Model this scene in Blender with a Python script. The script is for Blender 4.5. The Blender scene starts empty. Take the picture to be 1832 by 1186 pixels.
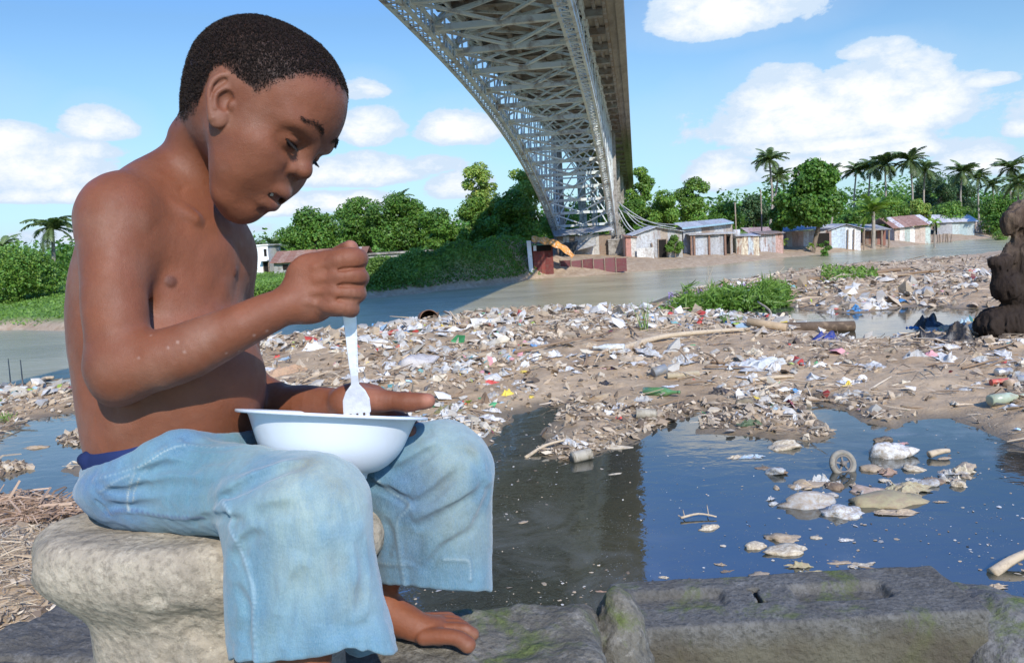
import bpy, bmesh, math, random, time
import numpy as np
from mathutils import Vector, Matrix
from math import radians as RAD, sin, cos, pi
T_START = time.time()
C = bpy.context.scene
COL = C.collection

# ------------------------------------------------------------------ camera
CAM_Z = 1.25
PITCH = RAD(6.75)
ROLL = RAD(-3.2)
FPX = 1425.0                                   # focal length in pixels of the 1832 px wide photograph
cam_d = bpy.data.cameras.new('camera')
cam_d.sensor_width = 36.0
cam_d.lens = 36.0 * FPX / 1832.0
cam_d.clip_start = 0.05
cam_d.clip_end = 4000.0
cam = bpy.data.objects.new('camera', cam_d)
COL.objects.link(cam)
CAM_M = Matrix.Rotation(pi / 2 - PITCH, 3, 'X') @ Matrix.Rotation(ROLL, 3, 'Z')
cam.matrix_world = Matrix.Translation((0, 0, CAM_Z)) @ CAM_M.to_4x4()
C.camera = cam

# ------------------------------------------------------------------ light
SUN_EL, SUN_AZ = RAD(35.0), RAD(17.0)          # azimuth: degrees right of straight behind the camera
SUN_DIR = Vector((sin(SUN_AZ) * cos(SUN_EL), -cos(SUN_AZ) * cos(SUN_EL), sin(SUN_EL)))   # towards the sun
sun_d = bpy.data.lights.new('sun', 'SUN')
sun_d.energy = 4.8
sun_d.angle = RAD(0.6)
sun_d.color = (1.0, 0.945, 0.845)
sun = bpy.data.objects.new('sun', sun_d)
COL.objects.link(sun)
sun.rotation_euler = (-SUN_DIR).to_track_quat('-Z', 'Y').to_euler()
sun.location = SUN_DIR * 50
C.view_settings.view_transform = 'Standard'
C.view_settings.look = 'None'
C.view_settings.gamma = 1.0
C.view_settings.exposure = 0.06
C.render.engine = 'CYCLES'
C.cycles.use_denoising = True
C.cycles.max_bounces = 8
C.cycles.transparent_max_bounces = 12
C.cycles.caustics_reflective = False
C.cycles.caustics_refractive = False

# ------------------------------------------------------------------ measuring helpers
RM = np.array(CAM_M)
CP = np.array((0.0, 0.0, CAM_Z))


def ray(px, py):
    """direction (unit depth) of a point of the photograph, 1832 x 1186"""
    px = np.asarray(px, float); py = np.asarray(py, float)
    return (RM[:, 0] * ((px - 916.0) / FPX)[..., None] + RM[:, 1] * ((593.0 - py) / FPX)[..., None] - RM[:, 2])


def W(px, py, d):
    return CP + ray(px, py) * np.asarray(d, float)[..., None]


def G(px, py, z=0.0):
    r = ray(px, py)
    t = (z - CAM_Z) / r[..., 2]
    return CP + r * t[..., None]


def proj(P):
    v = (np.asarray(P, float) - CP) @ RM
    d = -v[..., 2]
    return np.stack([916 + FPX * v[..., 0] / d, 593 - FPX * v[..., 1] / d, d], -1)


def V(p):
    return Vector([float(a) for a in p])

# ------------------------------------------------------------------ object helpers
def tag(o, label=None, cat=None, group=None, kind=None):
    if label: o['label'] = label
    if cat: o['category'] = cat
    if group: o['group'] = group
    if kind: o['kind'] = kind
    return o


def empty(name, loc, label, cat, group=None):
    o = bpy.data.objects.new(name, None)
    o.empty_display_size = 0.05
    COL.objects.link(o)
    o.location = V(loc)
    bpy.context.view_layer.update()
    return tag(o, label, cat, group)


def link(name, me, mat=None, parent=None):
    o = bpy.data.objects.new(name, me)
    if mat is not None and not me.materials:
        for m in (mat if isinstance(mat, (list, tuple)) else [mat]):
            me.materials.append(m)
    COL.objects.link(o)
    if parent is not None:
        o.parent = parent
        o.matrix_parent_inverse = Matrix.Translation(-parent.location) if parent.rotation_euler[2] == 0 and parent.parent is None else parent.matrix_world.inverted()
    return o


def mesh_np(name, v, f, smooth=True):
    """v (n,3); f (m,k) one face size, or a list of such arrays"""
    fs = f if isinstance(f, list) else [f]
    fs = [np.asarray(a, np.int32) for a in fs if len(a)]
    me = bpy.data.meshes.new(name)
    v = np.asarray(v, np.float32)
    me.vertices.add(len(v))
    me.vertices.foreach_set('co', v.ravel())
    loops = np.concatenate([a.ravel() for a in fs])
    sizes = np.concatenate([np.full(len(a), a.shape[1], np.int32) for a in fs])
    me.loops.add(len(loops))
    me.loops.foreach_set('vertex_index', loops)
    me.polygons.add(len(sizes))
    me.polygons.foreach_set('loop_start', np.concatenate([[0], np.cumsum(sizes)[:-1]]).astype(np.int32))
    me.polygons.foreach_set('use_smooth', np.full(len(sizes), smooth, bool))
    me.update(calc_edges=True)
    me.validate()
    return me


def vattr(me, name, val):
    a = me.attributes.new(name, 'FLOAT', 'POINT')
    a.data.foreach_set('value', np.asarray(val, np.float32))


def vcolor(me, name, val):
    val = np.asarray(val, np.float32)
    if val.shape[1] == 3:
        val = np.concatenate([val, np.ones((len(val), 1), np.float32)], 1)
    a = me.attributes.new(name, 'FLOAT_COLOR', 'POINT')
    a.data.foreach_set('color', val.ravel())


class MB:
    """collects simple solids and links them as one mesh"""
    def __init__(self):
        self.v = []; self.q = []; self.t = []; self.n = 0; self.c = []; self.col = (0.5, 0.5, 0.5)

    def add(self, v, q=None, t=None):
        v = np.asarray(v, float)
        if q is not None and len(q): self.q.append(np.asarray(q, int) + self.n)
        if t is not None and len(t): self.t.append(np.asarray(t, int) + self.n)
        self.v.append(v); self.c.append(np.tile(self.col, (len(v), 1)))
        self.n += len(v)

    def box(self, a, b, ax=None, c=(0, 0, 0)):
        a = np.array(a, float); b = np.array(b, float)
        v = np.array([[x, y, z] for x in (a[0], b[0]) for y in (a[1], b[1]) for z in (a[2], b[2])])
        if ax is not None: v = v @ np.asarray(ax, float)
        self.add(v + np.asarray(c, float), [[0, 1, 3, 2], [4, 6, 7, 5], [0, 4, 5, 1], [2, 3, 7, 6], [0, 2, 6, 4], [1, 5, 7, 3]])

    def bar(self, p, q, w, h, up=(0, 0, 1)):
        """beam from p to q, w wide across, h high along up"""
        p = np.asarray(p, float); q = np.asarray(q, float); d = q - p; L = np.linalg.norm(d)
        if L < 1e-6: return
        d /= L; up = np.asarray(up, float)
        s = np.cross(d, up); n = np.linalg.norm(s)
        if n < 1e-3: s = np.cross(d, (1, 0, 0)); n = np.linalg.norm(s)
        s /= n; u = np.cross(s, d)
        self.box((0, -w / 2, -h / 2), (L, w / 2, h / 2), np.array([d, s, u]), p)

    def tube(self, pts, r, n=8, cap=True):
        pts = np.asarray(pts, float); m = len(pts)
        r = np.full(m, r, float) if np.isscalar(r) else np.asarray(r, float)
        T = np.gradient(pts, axis=0); T /= np.linalg.norm(T, axis=1)[:, None] + 1e-12
        ref = np.array((0, 0, 1.0)) if abs(T[0][2]) < 0.9 else np.array((1.0, 0, 0))
        N = np.cross(T[0], ref); N /= np.linalg.norm(N)
        rings = []
        a = np.arange(n) * 2 * pi / n
        for i in range(m):
            N = N - T[i] * (N @ T[i]); N /= np.linalg.norm(N) + 1e-12
            B = np.cross(T[i], N)
            rings.append(pts[i] + r[i] * (np.cos(a)[:, None] * N + np.sin(a)[:, None] * B))
        v = np.concatenate(rings)
        q = [[i * n + j, i * n + (j + 1) % n, (i + 1) * n + (j + 1) % n, (i + 1) * n + j] for i in range(m - 1) for j in range(n)]
        t = []
        if cap:
            v = np.concatenate([v, pts[:1], pts[-1:]])
            t = [[m * n, (j + 1) % n, j] for j in range(n)] + [[m * n + 1, (m - 1) * n + j, (m - 1) * n + (j + 1) % n] for j in range(n)]
        self.add(v, q, t)

    def build(self, name, mat, parent=None, smooth=False, color=False):
        me = mesh_np(name, np.concatenate(self.v), [np.concatenate(x) for x in (self.q, self.t) if x], smooth)
        if color: vcolor(me, 'col', np.concatenate(self.c))
        return link(name, me, mat, parent)


def copy_tree(o, parent=None):
    c = o.copy(); COL.objects.link(c); c.parent = parent
    for ch in list(o.children):
        copy_tree(ch, c)
    return c


# ------------------------------------------------------------------ value noise (numpy)
_rng = np.random.RandomState(11)
_NT = _rng.rand(64, 64, 64).astype(np.float32) * 2 - 1


def noise3(p, s=1.0):
    p = np.asarray(p, float) * s + 137.3
    i = np.floor(p).astype(int); f = p - i
    f = f * f * (3 - 2 * f)
    i &= 63; j = (i + 1) & 63
    def g(a, b, c): return _NT[a, b, c]
    x0, y0, z0 = i.T; x1, y1, z1 = j.T; fx, fy, fz = f.T
    return ((g(x0, y0, z0) * (1 - fx) + g(x1, y0, z0) * fx) * (1 - fy) + (g(x0, y1, z0) * (1 - fx) + g(x1, y1, z0) * fx) * fy) * (1 - fz) + \
           ((g(x0, y0, z1) * (1 - fx) + g(x1, y0, z1) * fx) * (1 - fy) + (g(x0, y1, z1) * (1 - fx) + g(x1, y1, z1) * fx) * fy) * fz


def fbm(p, s, o=4, g=0.5):
    a = 1.0; t = 0; n = 0
    for k in range(o):
        t = t + a * noise3(np.asarray(p) + k * 17.7, s); n += a; a *= g; s *= 2.03
    return t / n


def sstep(x, a, b):
    t = np.clip((x - a) / (b - a), 0, 1)
    return t * t * (3 - 2 * t)


# ------------------------------------------------------------------ implicit surfaces
class Sdf:
    def __init__(self, pad=0.03): self.ops = []; self.pad = pad

    def _push(self, fn, lo, hi, k, mode):
        self.ops.append((fn, np.asarray(lo, float), np.asarray(hi, float), k, mode)); return self

    def cone(self, a, b, ra, rb=None, k=0.01, mode='u'):
        a = np.asarray(a, float); b = np.asarray(b, float); rb = ra if rb is None else rb
        ba = b - a; L = ba @ ba + 1e-12; R = max(ra, rb)
        def fn(p):
            h = np.clip(((p - a) @ ba) / L, 0, 1)
            return np.linalg.norm(p - a - h[:, None] * ba, axis=1) - (ra + (rb - ra) * h)
        return self._push(fn, np.minimum(a, b) - R, np.maximum(a, b) + R, k, mode)

    def chain(self, pts, rs, k=0.01, mode='u'):
        """a smooth tube through the points as one piece (min of its cones)"""
        pts = [np.asarray(p, float) for p in pts]
        rs = [rs] * len(pts) if np.isscalar(rs) else list(rs)
        if len(pts) > 2:
            pts, rs = spline(pts, rs, 4)
        P = np.array(pts); Rr = np.array(rs)
        def fn(p):
            d = None
            for i in range(len(P) - 1):
                ba = P[i + 1] - P[i]; h = np.clip(((p - P[i]) @ ba) / (ba @ ba + 1e-12), 0, 1)
                e = np.linalg.norm(p - P[i] - h[:, None] * ba, axis=1) - (Rr[i] + (Rr[i + 1] - Rr[i]) * h)
                d = e if d is None else np.minimum(d, e)
            return d
        return self._push(fn, P.min(0) - Rr.max(), P.max(0) + Rr.max(), k, mode)

    def ell(self, c, r, ax=None, k=0.02, mode='u'):
        c = np.asarray(c, float); r = np.asarray(r, float); A = np.eye(3) if ax is None else np.asarray(ax, float)
        def fn(p):
            q = (p - c) @ A.T
            k0 = np.linalg.norm(q / r, axis=1); k1 = np.linalg.norm(q / (r * r), axis=1) + 1e-9
            return k0 * (k0 - 1) / k1
        e = np.sqrt(((A * r[:, None]) ** 2).sum(0))
        return self._push(fn, c - e, c + e, k, mode)

    def rbox(self, c, hs, ax=None, rad=0.005, k=0.01, mode='u'):
        c = np.asarray(c, float); hs = np.asarray(hs, float); A = np.eye(3) if ax is None else np.asarray(ax, float)
        def fn(p):
            q = np.abs((p - c) @ A.T) - (hs - rad)
            return np.linalg.norm(np.maximum(q, 0), axis=1) + np.minimum(q.max(1), 0) - rad
        e = (np.abs(A) * hs[:, None]).sum(0)
        return self._push(fn, c - e, c + e, k, mode)

    def bump(self, c, rad, amt):
        """raise (amt > 0) or lower the surface smoothly round a point"""
        c = np.asarray(c, float)
        def fn(p):
            t = np.clip(1 - ((p - c) ** 2).sum(1) / (rad * rad), 0, 1)
            return -amt * t * t * (3 - 2 * t)
        return self._push(fn, c - rad, c + rad, 0, 'd')

    def ridge(self, pts, rad, amt, taper=True):
        P = np.array(spline([np.asarray(p, float) for p in pts], [0] * len(pts), 5)[0]) if len(pts) > 2 else np.array(pts, float)
        n = len(P) - 1
        def fn(p):
            best = np.full(len(p), 9.0); tt = np.zeros(len(p))
            for i in range(n):
                ba = P[i + 1] - P[i]; h = np.clip(((p - P[i]) @ ba) / (ba @ ba + 1e-12), 0, 1)
                e = ((p - P[i] - h[:, None] * ba) ** 2).sum(1)
                m = e < best; best[m] = e[m]; tt[m] = (i + h[m]) / n
            t = np.clip(1 - best / (rad * rad), 0, 1)
            w = np.clip(np.minimum(tt, 1 - tt) * 4, 0, 1) if taper else 1.0
            return -amt * t * t * w
        return self._push(fn, P.min(0) - rad, P.max(0) + rad, 0, 'd')

    def disp(self, fn, lo, hi):
        return self._push(fn, lo, hi, 0, 'd')

    def __call__(self, p, pad=None):
        p = np.asarray(p, float); pad = self.pad if pad is None else pad
        d = np.full(len(p), 1.0)
        for fn, lo, hi, k, mode in self.ops:
            e = (pad + k) if mode != 'd' else 0.0
            m = np.nonzero(((p > lo - e) & (p < hi + e)).all(1))[0]
            if not len(m): continue
            b = fn(p[m]); a = d[m]
            if mode == 'd': d[m] = a + b; continue
            if mode == 'u':
                r = np.minimum(a, b)
                if k > 0: r = r - np.maximum(k - np.abs(a - b), 0) ** 2 / (4 * k)
            else:
                r = np.maximum(a, -b)
                if k > 0: r = r + np.maximum(k - np.abs(a + b), 0) ** 2 / (4 * k)
            d[m] = r
        return d

    def bounds(self):
        u = [o for o in self.ops if o[4] == 'u']
        return np.min([o[1] for o in u], 0), np.max([o[2] for o in u], 0)

    def grad(self, p, e=4e-4):
        g = np.empty((len(p), 3))
        for i in range(3):
            o = np.zeros(3); o[i] = e
            g[:, i] = (self(p + o) - self(p - o)) / (2 * e)
        return g

    def mesh(self, h, project=2, clip=None):
        lo, hi = self.bounds()
        if clip is not None: lo = np.maximum(lo, clip[0]); hi = np.minimum(hi, clip[1])
        lo = lo - 4 * h; hi = hi + 4 * h
        B = 8; H = B * h
        n = np.ceil((hi - lo) / H).astype(int) + 1
        cx = np.stack(np.meshgrid(*[np.arange(m) for m in n], indexing='ij'), -1).reshape(-1, 3)
        dc = self(lo + (cx + 0.5) * H - h * 0.5, pad=H * 1.3)
        cx = cx[np.abs(dc) < H * 1.15]
        o = np.stack(np.meshgrid(*[np.arange(B)] * 3, indexing='ij'), -1).reshape(-1, 3)
        idx = (cx[:, None] * B + o[None]).reshape(-1, 3)
        N = n * B + 2
        key = (idx[:, 0] * N[1] + idx[:, 1]) * N[2] + idx[:, 2]
        s = np.argsort(key); key = key[s]; idx = idx[s]
        d = np.empty(len(idx))
        for a in range(0, len(idx), 400000): d[a:a + 400000] = self(lo + idx[a:a + 400000] * h)
        st = (N[1] * N[2], N[2], 1)
        EK = []; EP = []; QK = []; FL = []
        for ax in range(3):
            j = np.searchsorted(key, key + st[ax]); j[j >= len(key)] = 0
            ok = (key[j] == key + st[ax]) & ((d < 0) != (d[j] < 0))
            i = np.nonzero(ok)[0]; j = j[i]
            t = d[i] / (d[i] - d[j])
            P = lo + idx[i] * h; P[:, ax] += t * h
            b, c = [q for q in range(3) if q != ax]
            if ax == 1: b, c = 2, 0
            k0 = key[i]
            cells = np.stack([k0 - st[b] - st[c], k0 - st[c], k0, k0 - st[b]], 1)
            flip = d[i] > 0
            cells[flip] = cells[flip][:, ::-1]
            QK.append(cells); EP.append(np.repeat(P, 4, 0)); EK.append(cells.ravel())
        EK = np.concatenate(EK); EP = np.concatenate(EP)
        uq, inv = np.unique(EK, return_inverse=True)
        cnt = np.bincount(inv)
        v = np.stack([np.bincount(inv, EP[:, i]) / cnt for i in range(3)], 1)
        q = inv.reshape(-1, 4)
        for _ in range(project):
            f = self(v); g = self.grad(v); gg = (g * g).sum(1) + 1e-6
            step = -(f / gg)[:, None] * g
            L = np.linalg.norm(step, axis=1); step *= np.minimum(1, h * 0.8 / (L + 1e-9))[:, None]
            v = v + step
        return v, q

    def cast(self, px, py, t0=0.45, t1=1.6, step=0.0015):
        """first surface point seen at each photo pixel (nan where there is none)"""
        px = np.atleast_1d(np.asarray(px, float)); py = np.atleast_1d(np.asarray(py, float))
        r = ray(px, py); ts = np.arange(t0, t1, step)
        out = np.full((len(px), 3), np.nan)
        for i in range(len(px)):
            d = self(CP + r[i] * ts[:, None])
            k = np.nonzero(d < 0)[0]
            if len(k):
                k = k[0]; a = d[k - 1] if k else 0; t = ts[k] - step * (0 if a == 0 else d[k] / (d[k] - a))
                if abs(a) < 0.5: t = ts[k - 1] + step * a / (a - d[k])
                else: t = ts[k]
                out[i] = CP + r[i] * t
        return out


def spline(pts, rs=None, sub=4):
    P = [np.asarray(p, float) for p in pts]; n = len(P)
    rs = [0.0] * n if rs is None else rs
    out = []; ro = []
    for i in range(n - 1):
        p0 = P[max(i - 1, 0)]; p1 = P[i]; p2 = P[i + 1]; p3 = P[min(i + 2, n - 1)]
        for s in range(sub):
            t = s / sub
            out.append(0.5 * (2 * p1 + (p2 - p0) * t + (2 * p0 - 5 * p1 + 4 * p2 - p3) * t * t + (3 * p1 - p0 - 3 * p2 + p3) * t ** 3))
            ro.append(rs[i] + (rs[i + 1] - rs[i]) * t)
    out.append(P[-1]); ro.append(rs[-1])
    return out, ro


# ------------------------------------------------------------------ materials
def new_mat(name):
    m = bpy.data.materials.new(name); m.use_nodes = True
    nt = m.node_tree; nt.nodes.clear()
    return m, nt


class N:
    """tiny node-graph helper"""
    def __init__(self, nt): self.nt = nt

    def n(self, t, **kw):
        x = self.nt.nodes.new(t)
        for k, v in kw.items():
            if k.startswith('i_'):
                key = k[2:]; key = int(key) if key.isdigit() else key.replace('_', ' ')
                self.set(x.inputs[key], v)
            else: setattr(x, k, v)
        return x

    def set(self, sock, v):
        if isinstance(v, bpy.types.NodeSocket): self.nt.links.new(v, sock)
        elif isinstance(v, bpy.types.Node): self.nt.links.new(v.outputs[0], sock)
        else: sock.default_value = v

    def coord(self, which='Object'):
        return self.n('ShaderNodeTexCoord').outputs[which]

    def noise(self, scale, detail=4, rough=0.55, vec=None, dist=0.0, out='Fac'):
        x = self.n('ShaderNodeTexNoise'); x.inputs['Scale'].default_value = scale
        x.inputs['Detail'].default_value = detail; x.inputs['Roughness'].default_value = rough; x.inputs['Distortion'].default_value = dist
        if vec is not None: self.set(x.inputs['Vector'], vec)
        return x.outputs[out]

    def vor(self, scale, vec=None, feature='F1', out='Distance', rnd=1.0):
        x = self.n('ShaderNodeTexVoronoi', feature=feature); x.inputs['Scale'].default_value = scale
        x.inputs['Randomness'].default_value = rnd
        if vec is not None: self.set(x.inputs['Vector'], vec)
        return x.outputs[out]

    def ramp(self, fac, stops, interp='LINEAR'):
        x = self.n('ShaderNodeValToRGB'); x.color_ramp.interpolation = interp
        cr = x.color_ramp
        while len(cr.elements) < len(stops): cr.elements.new(0.5)
        for e, (p, c) in zip(cr.elements, stops):
            e.position = p
            e.color = (c, c, c, 1) if np.isscalar(c) else (tuple(c) + (1,) if len(c) == 3 else tuple(c))
        self.set(x.inputs[0], fac)
        return x.outputs[0]

    def mix(self, fac, a, b, mode='MIX'):
        x = self.n('ShaderNodeMix', data_type='RGBA', blend_type=mode)
        def c(v): return v if not isinstance(v, (tuple, list)) else (tuple(v) + (1,) if len(v) == 3 else tuple(v))
        self.set(x.inputs[0], fac); self.set(x.inputs[6], c(a)); self.set(x.inputs[7], c(b))
        return x.outputs[2]

    def math(self, op, a, b=0.0, c=None, clamp=False):
        x = self.n('ShaderNodeMath', operation=op, use_clamp=clamp)
        self.set(x.inputs[0], a); self.set(x.inputs[1], b)
        if c is not None: self.set(x.inputs[2], c)
        return x.outputs[0]

    def mapr(self, v, a, b, c=0.0, d=1.0):
        x = self.n('ShaderNodeMapRange'); x.clamp = True
        self.set(x.inputs[0], v)
        for i, q in enumerate((a, b, c, d)): x.inputs[i + 1].default_value = q
        return x.outputs[0]

    def scale(self, vec, s):
        x = self.n('ShaderNodeMapping'); self.set(x.inputs[0], vec); x.inputs['Scale'].default_value = s
        return x.outputs[0]

    def bump(self, h, strength=0.3, dist=0.01, normal=None):
        x = self.n('ShaderNodeBump'); x.inputs['Strength'].default_value = strength; x.inputs['Distance'].default_value = dist
        self.set(x.inputs['Height'], h)
        if normal is not None: self.set(x.inputs['Normal'], normal)
        return x.outputs[0]

    def attr(self, name, out='Fac'):
        x = self.n('ShaderNodeAttribute', attribute_name=name); return x.outputs[out]

    def bsdf(self, color, rough=0.7, normal=None, spec=0.4, metal=0.0, **kw):
        x = self.n('ShaderNodeBsdfPrincipled')
        self.set(x.inputs['Base Color'], tuple(color) + (1,) if isinstance(color, (tuple, list)) and len(color) == 3 else color)
        self.set(x.inputs['Roughness'], rough); self.set(x.inputs['Metallic'], metal)
        self.set(x.inputs['Specular IOR Level'], spec)
        if normal is not None: self.set(x.inputs['Normal'], normal)
        for k, v in kw.items(): self.set(x.inputs[k.replace('_', ' ')], v)
        return x

    def out(self, sh):
        o = self.n('ShaderNodeOutputMaterial')
        self.nt.links.new(sh.outputs[0] if isinstance(sh, bpy.types.Node) else sh, o.inputs['Surface'])
        return o


_MC = {}


def plain(name, color, rough=0.6, spec=0.4, metal=0.0, var=0.25, scale=8.0, bump=0.2, bscale=40.0, bdist=0.004, dirt=None, dirt_amt=0.5, trans=0.0):
    """a varied, slightly worn surface of one colour"""
    if name in _MC: return _MC[name]
    m, nt = new_mat(name); g = N(nt); co = g.coord()
    rnd = g.n('ShaderNodeObjectInfo').outputs['Random']
    vec = g.n('ShaderNodeVectorMath', operation='ADD'); g.set(vec.inputs[0], co)
    cmb = g.n('ShaderNodeCombineXYZ'); g.set(cmb.inputs[0], g.math('MULTIPLY', rnd, 31.0)); g.set(vec.inputs[1], cmb.outputs[0])
    co = vec.outputs[0]
    n1 = g.noise(scale, 5, 0.6, co)
    dark = tuple(c * (1 - var) for c in color); lite = tuple(min(1, c * (1 + var)) for c in color)
    col = g.mix(g.mapr(n1, 0.3, 0.7), dark, lite)
    if dirt is not None:
        n2 = g.noise(scale * 2.3, 6, 0.65, co, 0.4)
        col = g.mix(g.mapr(n2, 0.62 - dirt_amt * 0.3, 0.78 - dirt_amt * 0.2), col, dirt)
    n3 = g.noise(bscale, 4, 0.6, co)
    b = g.bump(n3, bump, bdist)
    s = g.bsdf(col, rough, b, spec, metal)
    if trans: s.inputs['Transmission Weight'].default_value = trans
    g.out(s)
    _MC[name] = m
    return m

# ------------------------------------------------------------------ sky with cumulus, laid out by compass direction
world = bpy.data.worlds.new('World'); C.world = world; world.use_nodes = True
nt = world.node_tree; nt.nodes.clear(); g = N(nt)
sky = g.n('ShaderNodeTexSky', sky_type='NISHITA'); sky.sun_disc = False
sky.sun_elevation = SUN_EL
sky.sun_rotation = math.atan2(SUN_DIR.x, SUN_DIR.y)
sky.air_density = 1.0; sky.dust_density = .6; sky.ozone_density = 2.2
tc = g.n('ShaderNodeTexCoord').outputs['Generated']
sep = g.n('ShaderNodeSeparateXYZ'); g.set(sep.inputs[0], tc)
az = g.math('ARCTAN2', sep.outputs[0], sep.outputs[1])
el = g.math('ARCSINE', sep.outputs[2])
CLOUDS = [(1500, 215, 215, 64, 1.0), (1570, 165, 110, 52, 1.0), (1405, 178, 75, 50, 1.0), (1655, 195, 80, 48, .95), (1480, 262, 190, 22, .5), (1310, 30, 135, 50, .85), (1225, 10, 60, 25, .5),
          (1292, 312, 55, 38, 1.0), (1440, 305, 110, 28, .6), (1560, 92, 60, 22, .35), (1745, 292, 65, 34, .75), (1620, 272, 150, 22, .45), (1760, 150, 50, 16, .1),
          (55, 315, 130, 62, .9), (0, 270, 70, 40, .8), (178, 230, 52, 34, .85), (135, 275, 75, 24, .5), (70, 350, 120, 22, .7), (662, 232, 62, 42, .95), (648, 165, 50, 28, .5), (645, 312, 130, 34, .95),
          (590, 366, 120, 22, .85), (830, 235, 90, 40, .5), (825, 335, 60, 34, .85), (520, 375, 80, 20, .8), (760, 300, 80, 24, .5), (1828, 232, 28, 22, .6), (250, 420, 200, 22, .45), (1000, 395, 260, 20, .5),
          (-300, 200, 160, 80, .9), (-700, 60, 220, 90, .8), (2150, 180, 220, 80, .9), (2600, 60, 260, 90, .8), (900, -900, 260, 120, .5)]
mask = None
for (cx, cy, rx_, ry_, amt) in CLOUDS:
    r = ray(cx, cy); r = r / np.linalg.norm(r)
    a0 = math.atan2(r[0], r[1]); e0 = math.asin(r[2])
    dx = g.math('MULTIPLY', g.math('SUBTRACT', az, a0), FPX / rx_)
    dy = g.math('MULTIPLY', g.math('SUBTRACT', el, e0), FPX / ry_)
    # flat underneath, domed above
    dyl = g.math('MAXIMUM', dy, g.math('MULTIPLY', dy, -1.7))
    d = g.math('ADD', g.math('MULTIPLY', dx, dx), g.math('MULTIPLY', dyl, dyl))
    m_ = g.math('SUBTRACT', min(1.0, .45 + .55 * amt), g.math('MINIMUM', d, 4.6))
    mask = m_ if mask is None else g.math('MAXIMUM', mask, m_)
nz = g.noise(7.0, 9, .62, g.scale(tc, (1, 1, 1.9)), .25)
nf = g.noise(20.0, 8, .7, g.scale(tc, (1, 1, 1.7)), .2)
v = g.math('ADD', g.math('ADD', mask, .42), g.math('MULTIPLY', g.math('SUBTRACT', nz, .5), 2.9))
v = g.math('ADD', v, g.math('MULTIPLY', g.math('SUBTRACT', nf, .5), 1.7))
cov = g.mapr(v, -.02, .40); cov.node.interpolation_type = 'SMOOTHSTEP'
veil = g.math('MULTIPLY', g.mapr(v, -2.2, .4), .18)
horizon = g.math('MULTIPLY', g.mapr(el, .25, -.02), .60)
cov2 = g.math('MAXIMUM', cov, g.math('MAXIMUM', veil, 0.0))
thick = g.mapr(g.math('ADD', v, g.math('MULTIPLY', g.math('SUBTRACT', nf, .5), 1.5)), .5, 1.7)
cc = g.mix(thick, (.66, .80, .97), (1.08, 1.08, 1.08))
skyc = g.mix(1.0, sky.outputs[0], (.86, 1.12, 1.30), 'MULTIPLY')
skyc = g.mix(g.mapr(el, .26, .55), skyc, g.mix(1.0, skyc, (.72, 1.45, 2.5), 'MULTIPLY'))
b_sky = g.n('ShaderNodeBackground'); g.set(b_sky.inputs[0], skyc); b_sky.inputs[1].default_value = .115
b_hor = g.n('ShaderNodeBackground'); b_hor.inputs[0].default_value = (.50, .77, .97, 1); b_hor.inputs[1].default_value = .98
b_cl = g.n('ShaderNodeBackground'); g.set(b_cl.inputs[0], cc); b_cl.inputs[1].default_value = .97
mx0 = g.n('ShaderNodeMixShader'); g.set(mx0.inputs[0], horizon); g.nt.links.new(b_sky.outputs[0], mx0.inputs[1]); g.nt.links.new(b_hor.outputs[0], mx0.inputs[2])
mx = g.n('ShaderNodeMixShader'); g.set(mx.inputs[0], cov2); g.nt.links.new(mx0.outputs[0], mx.inputs[1]); g.nt.links.new(b_cl.outputs[0], mx.inputs[2])
wo = g.n('ShaderNodeOutputWorld'); g.nt.links.new(mx.outputs[0], wo.inputs[0])
world.cycles.sampling_method = 'MANUAL'; world.cycles.sample_map_resolution = 1024

# ------------------------------------------------------------------ ground, river and pond
RIVER_Z = -1.55


def gp(pts, z=0.0):
    a = np.array(pts, float)
    return G(a[:, 0], a[:, 1], z)[:, :2]


def seg_dist(p, poly, closed=True):
    d = np.full(len(p), 1e9); n = len(poly)
    for i in range(n if closed else n - 1):
        a = poly[i]; b = poly[(i + 1) % n]; ba = b - a
        h = np.clip(((p - a) @ ba) / (ba @ ba + 1e-12), 0, 1)
        d = np.minimum(d, ((p - a - h[:, None] * ba) ** 2).sum(1))
    return np.sqrt(d)


def inside(p, poly):
    c = np.zeros(len(p), bool); n = len(poly)
    for i in range(n):
        x1, y1 = poly[i]; x2, y2 = poly[(i + 1) % n]
        if y1 == y2: continue
        m = ((y1 > p[:, 1]) != (y2 > p[:, 1])) & (p[:, 0] < (x2 - x1) * (p[:, 1] - y1) / (y2 - y1) + x1)
        c ^= m
    return c


def sdist(p, poly):
    d = seg_dist(p, poly); return np.where(inside(p, poly), d, -d)


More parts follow.
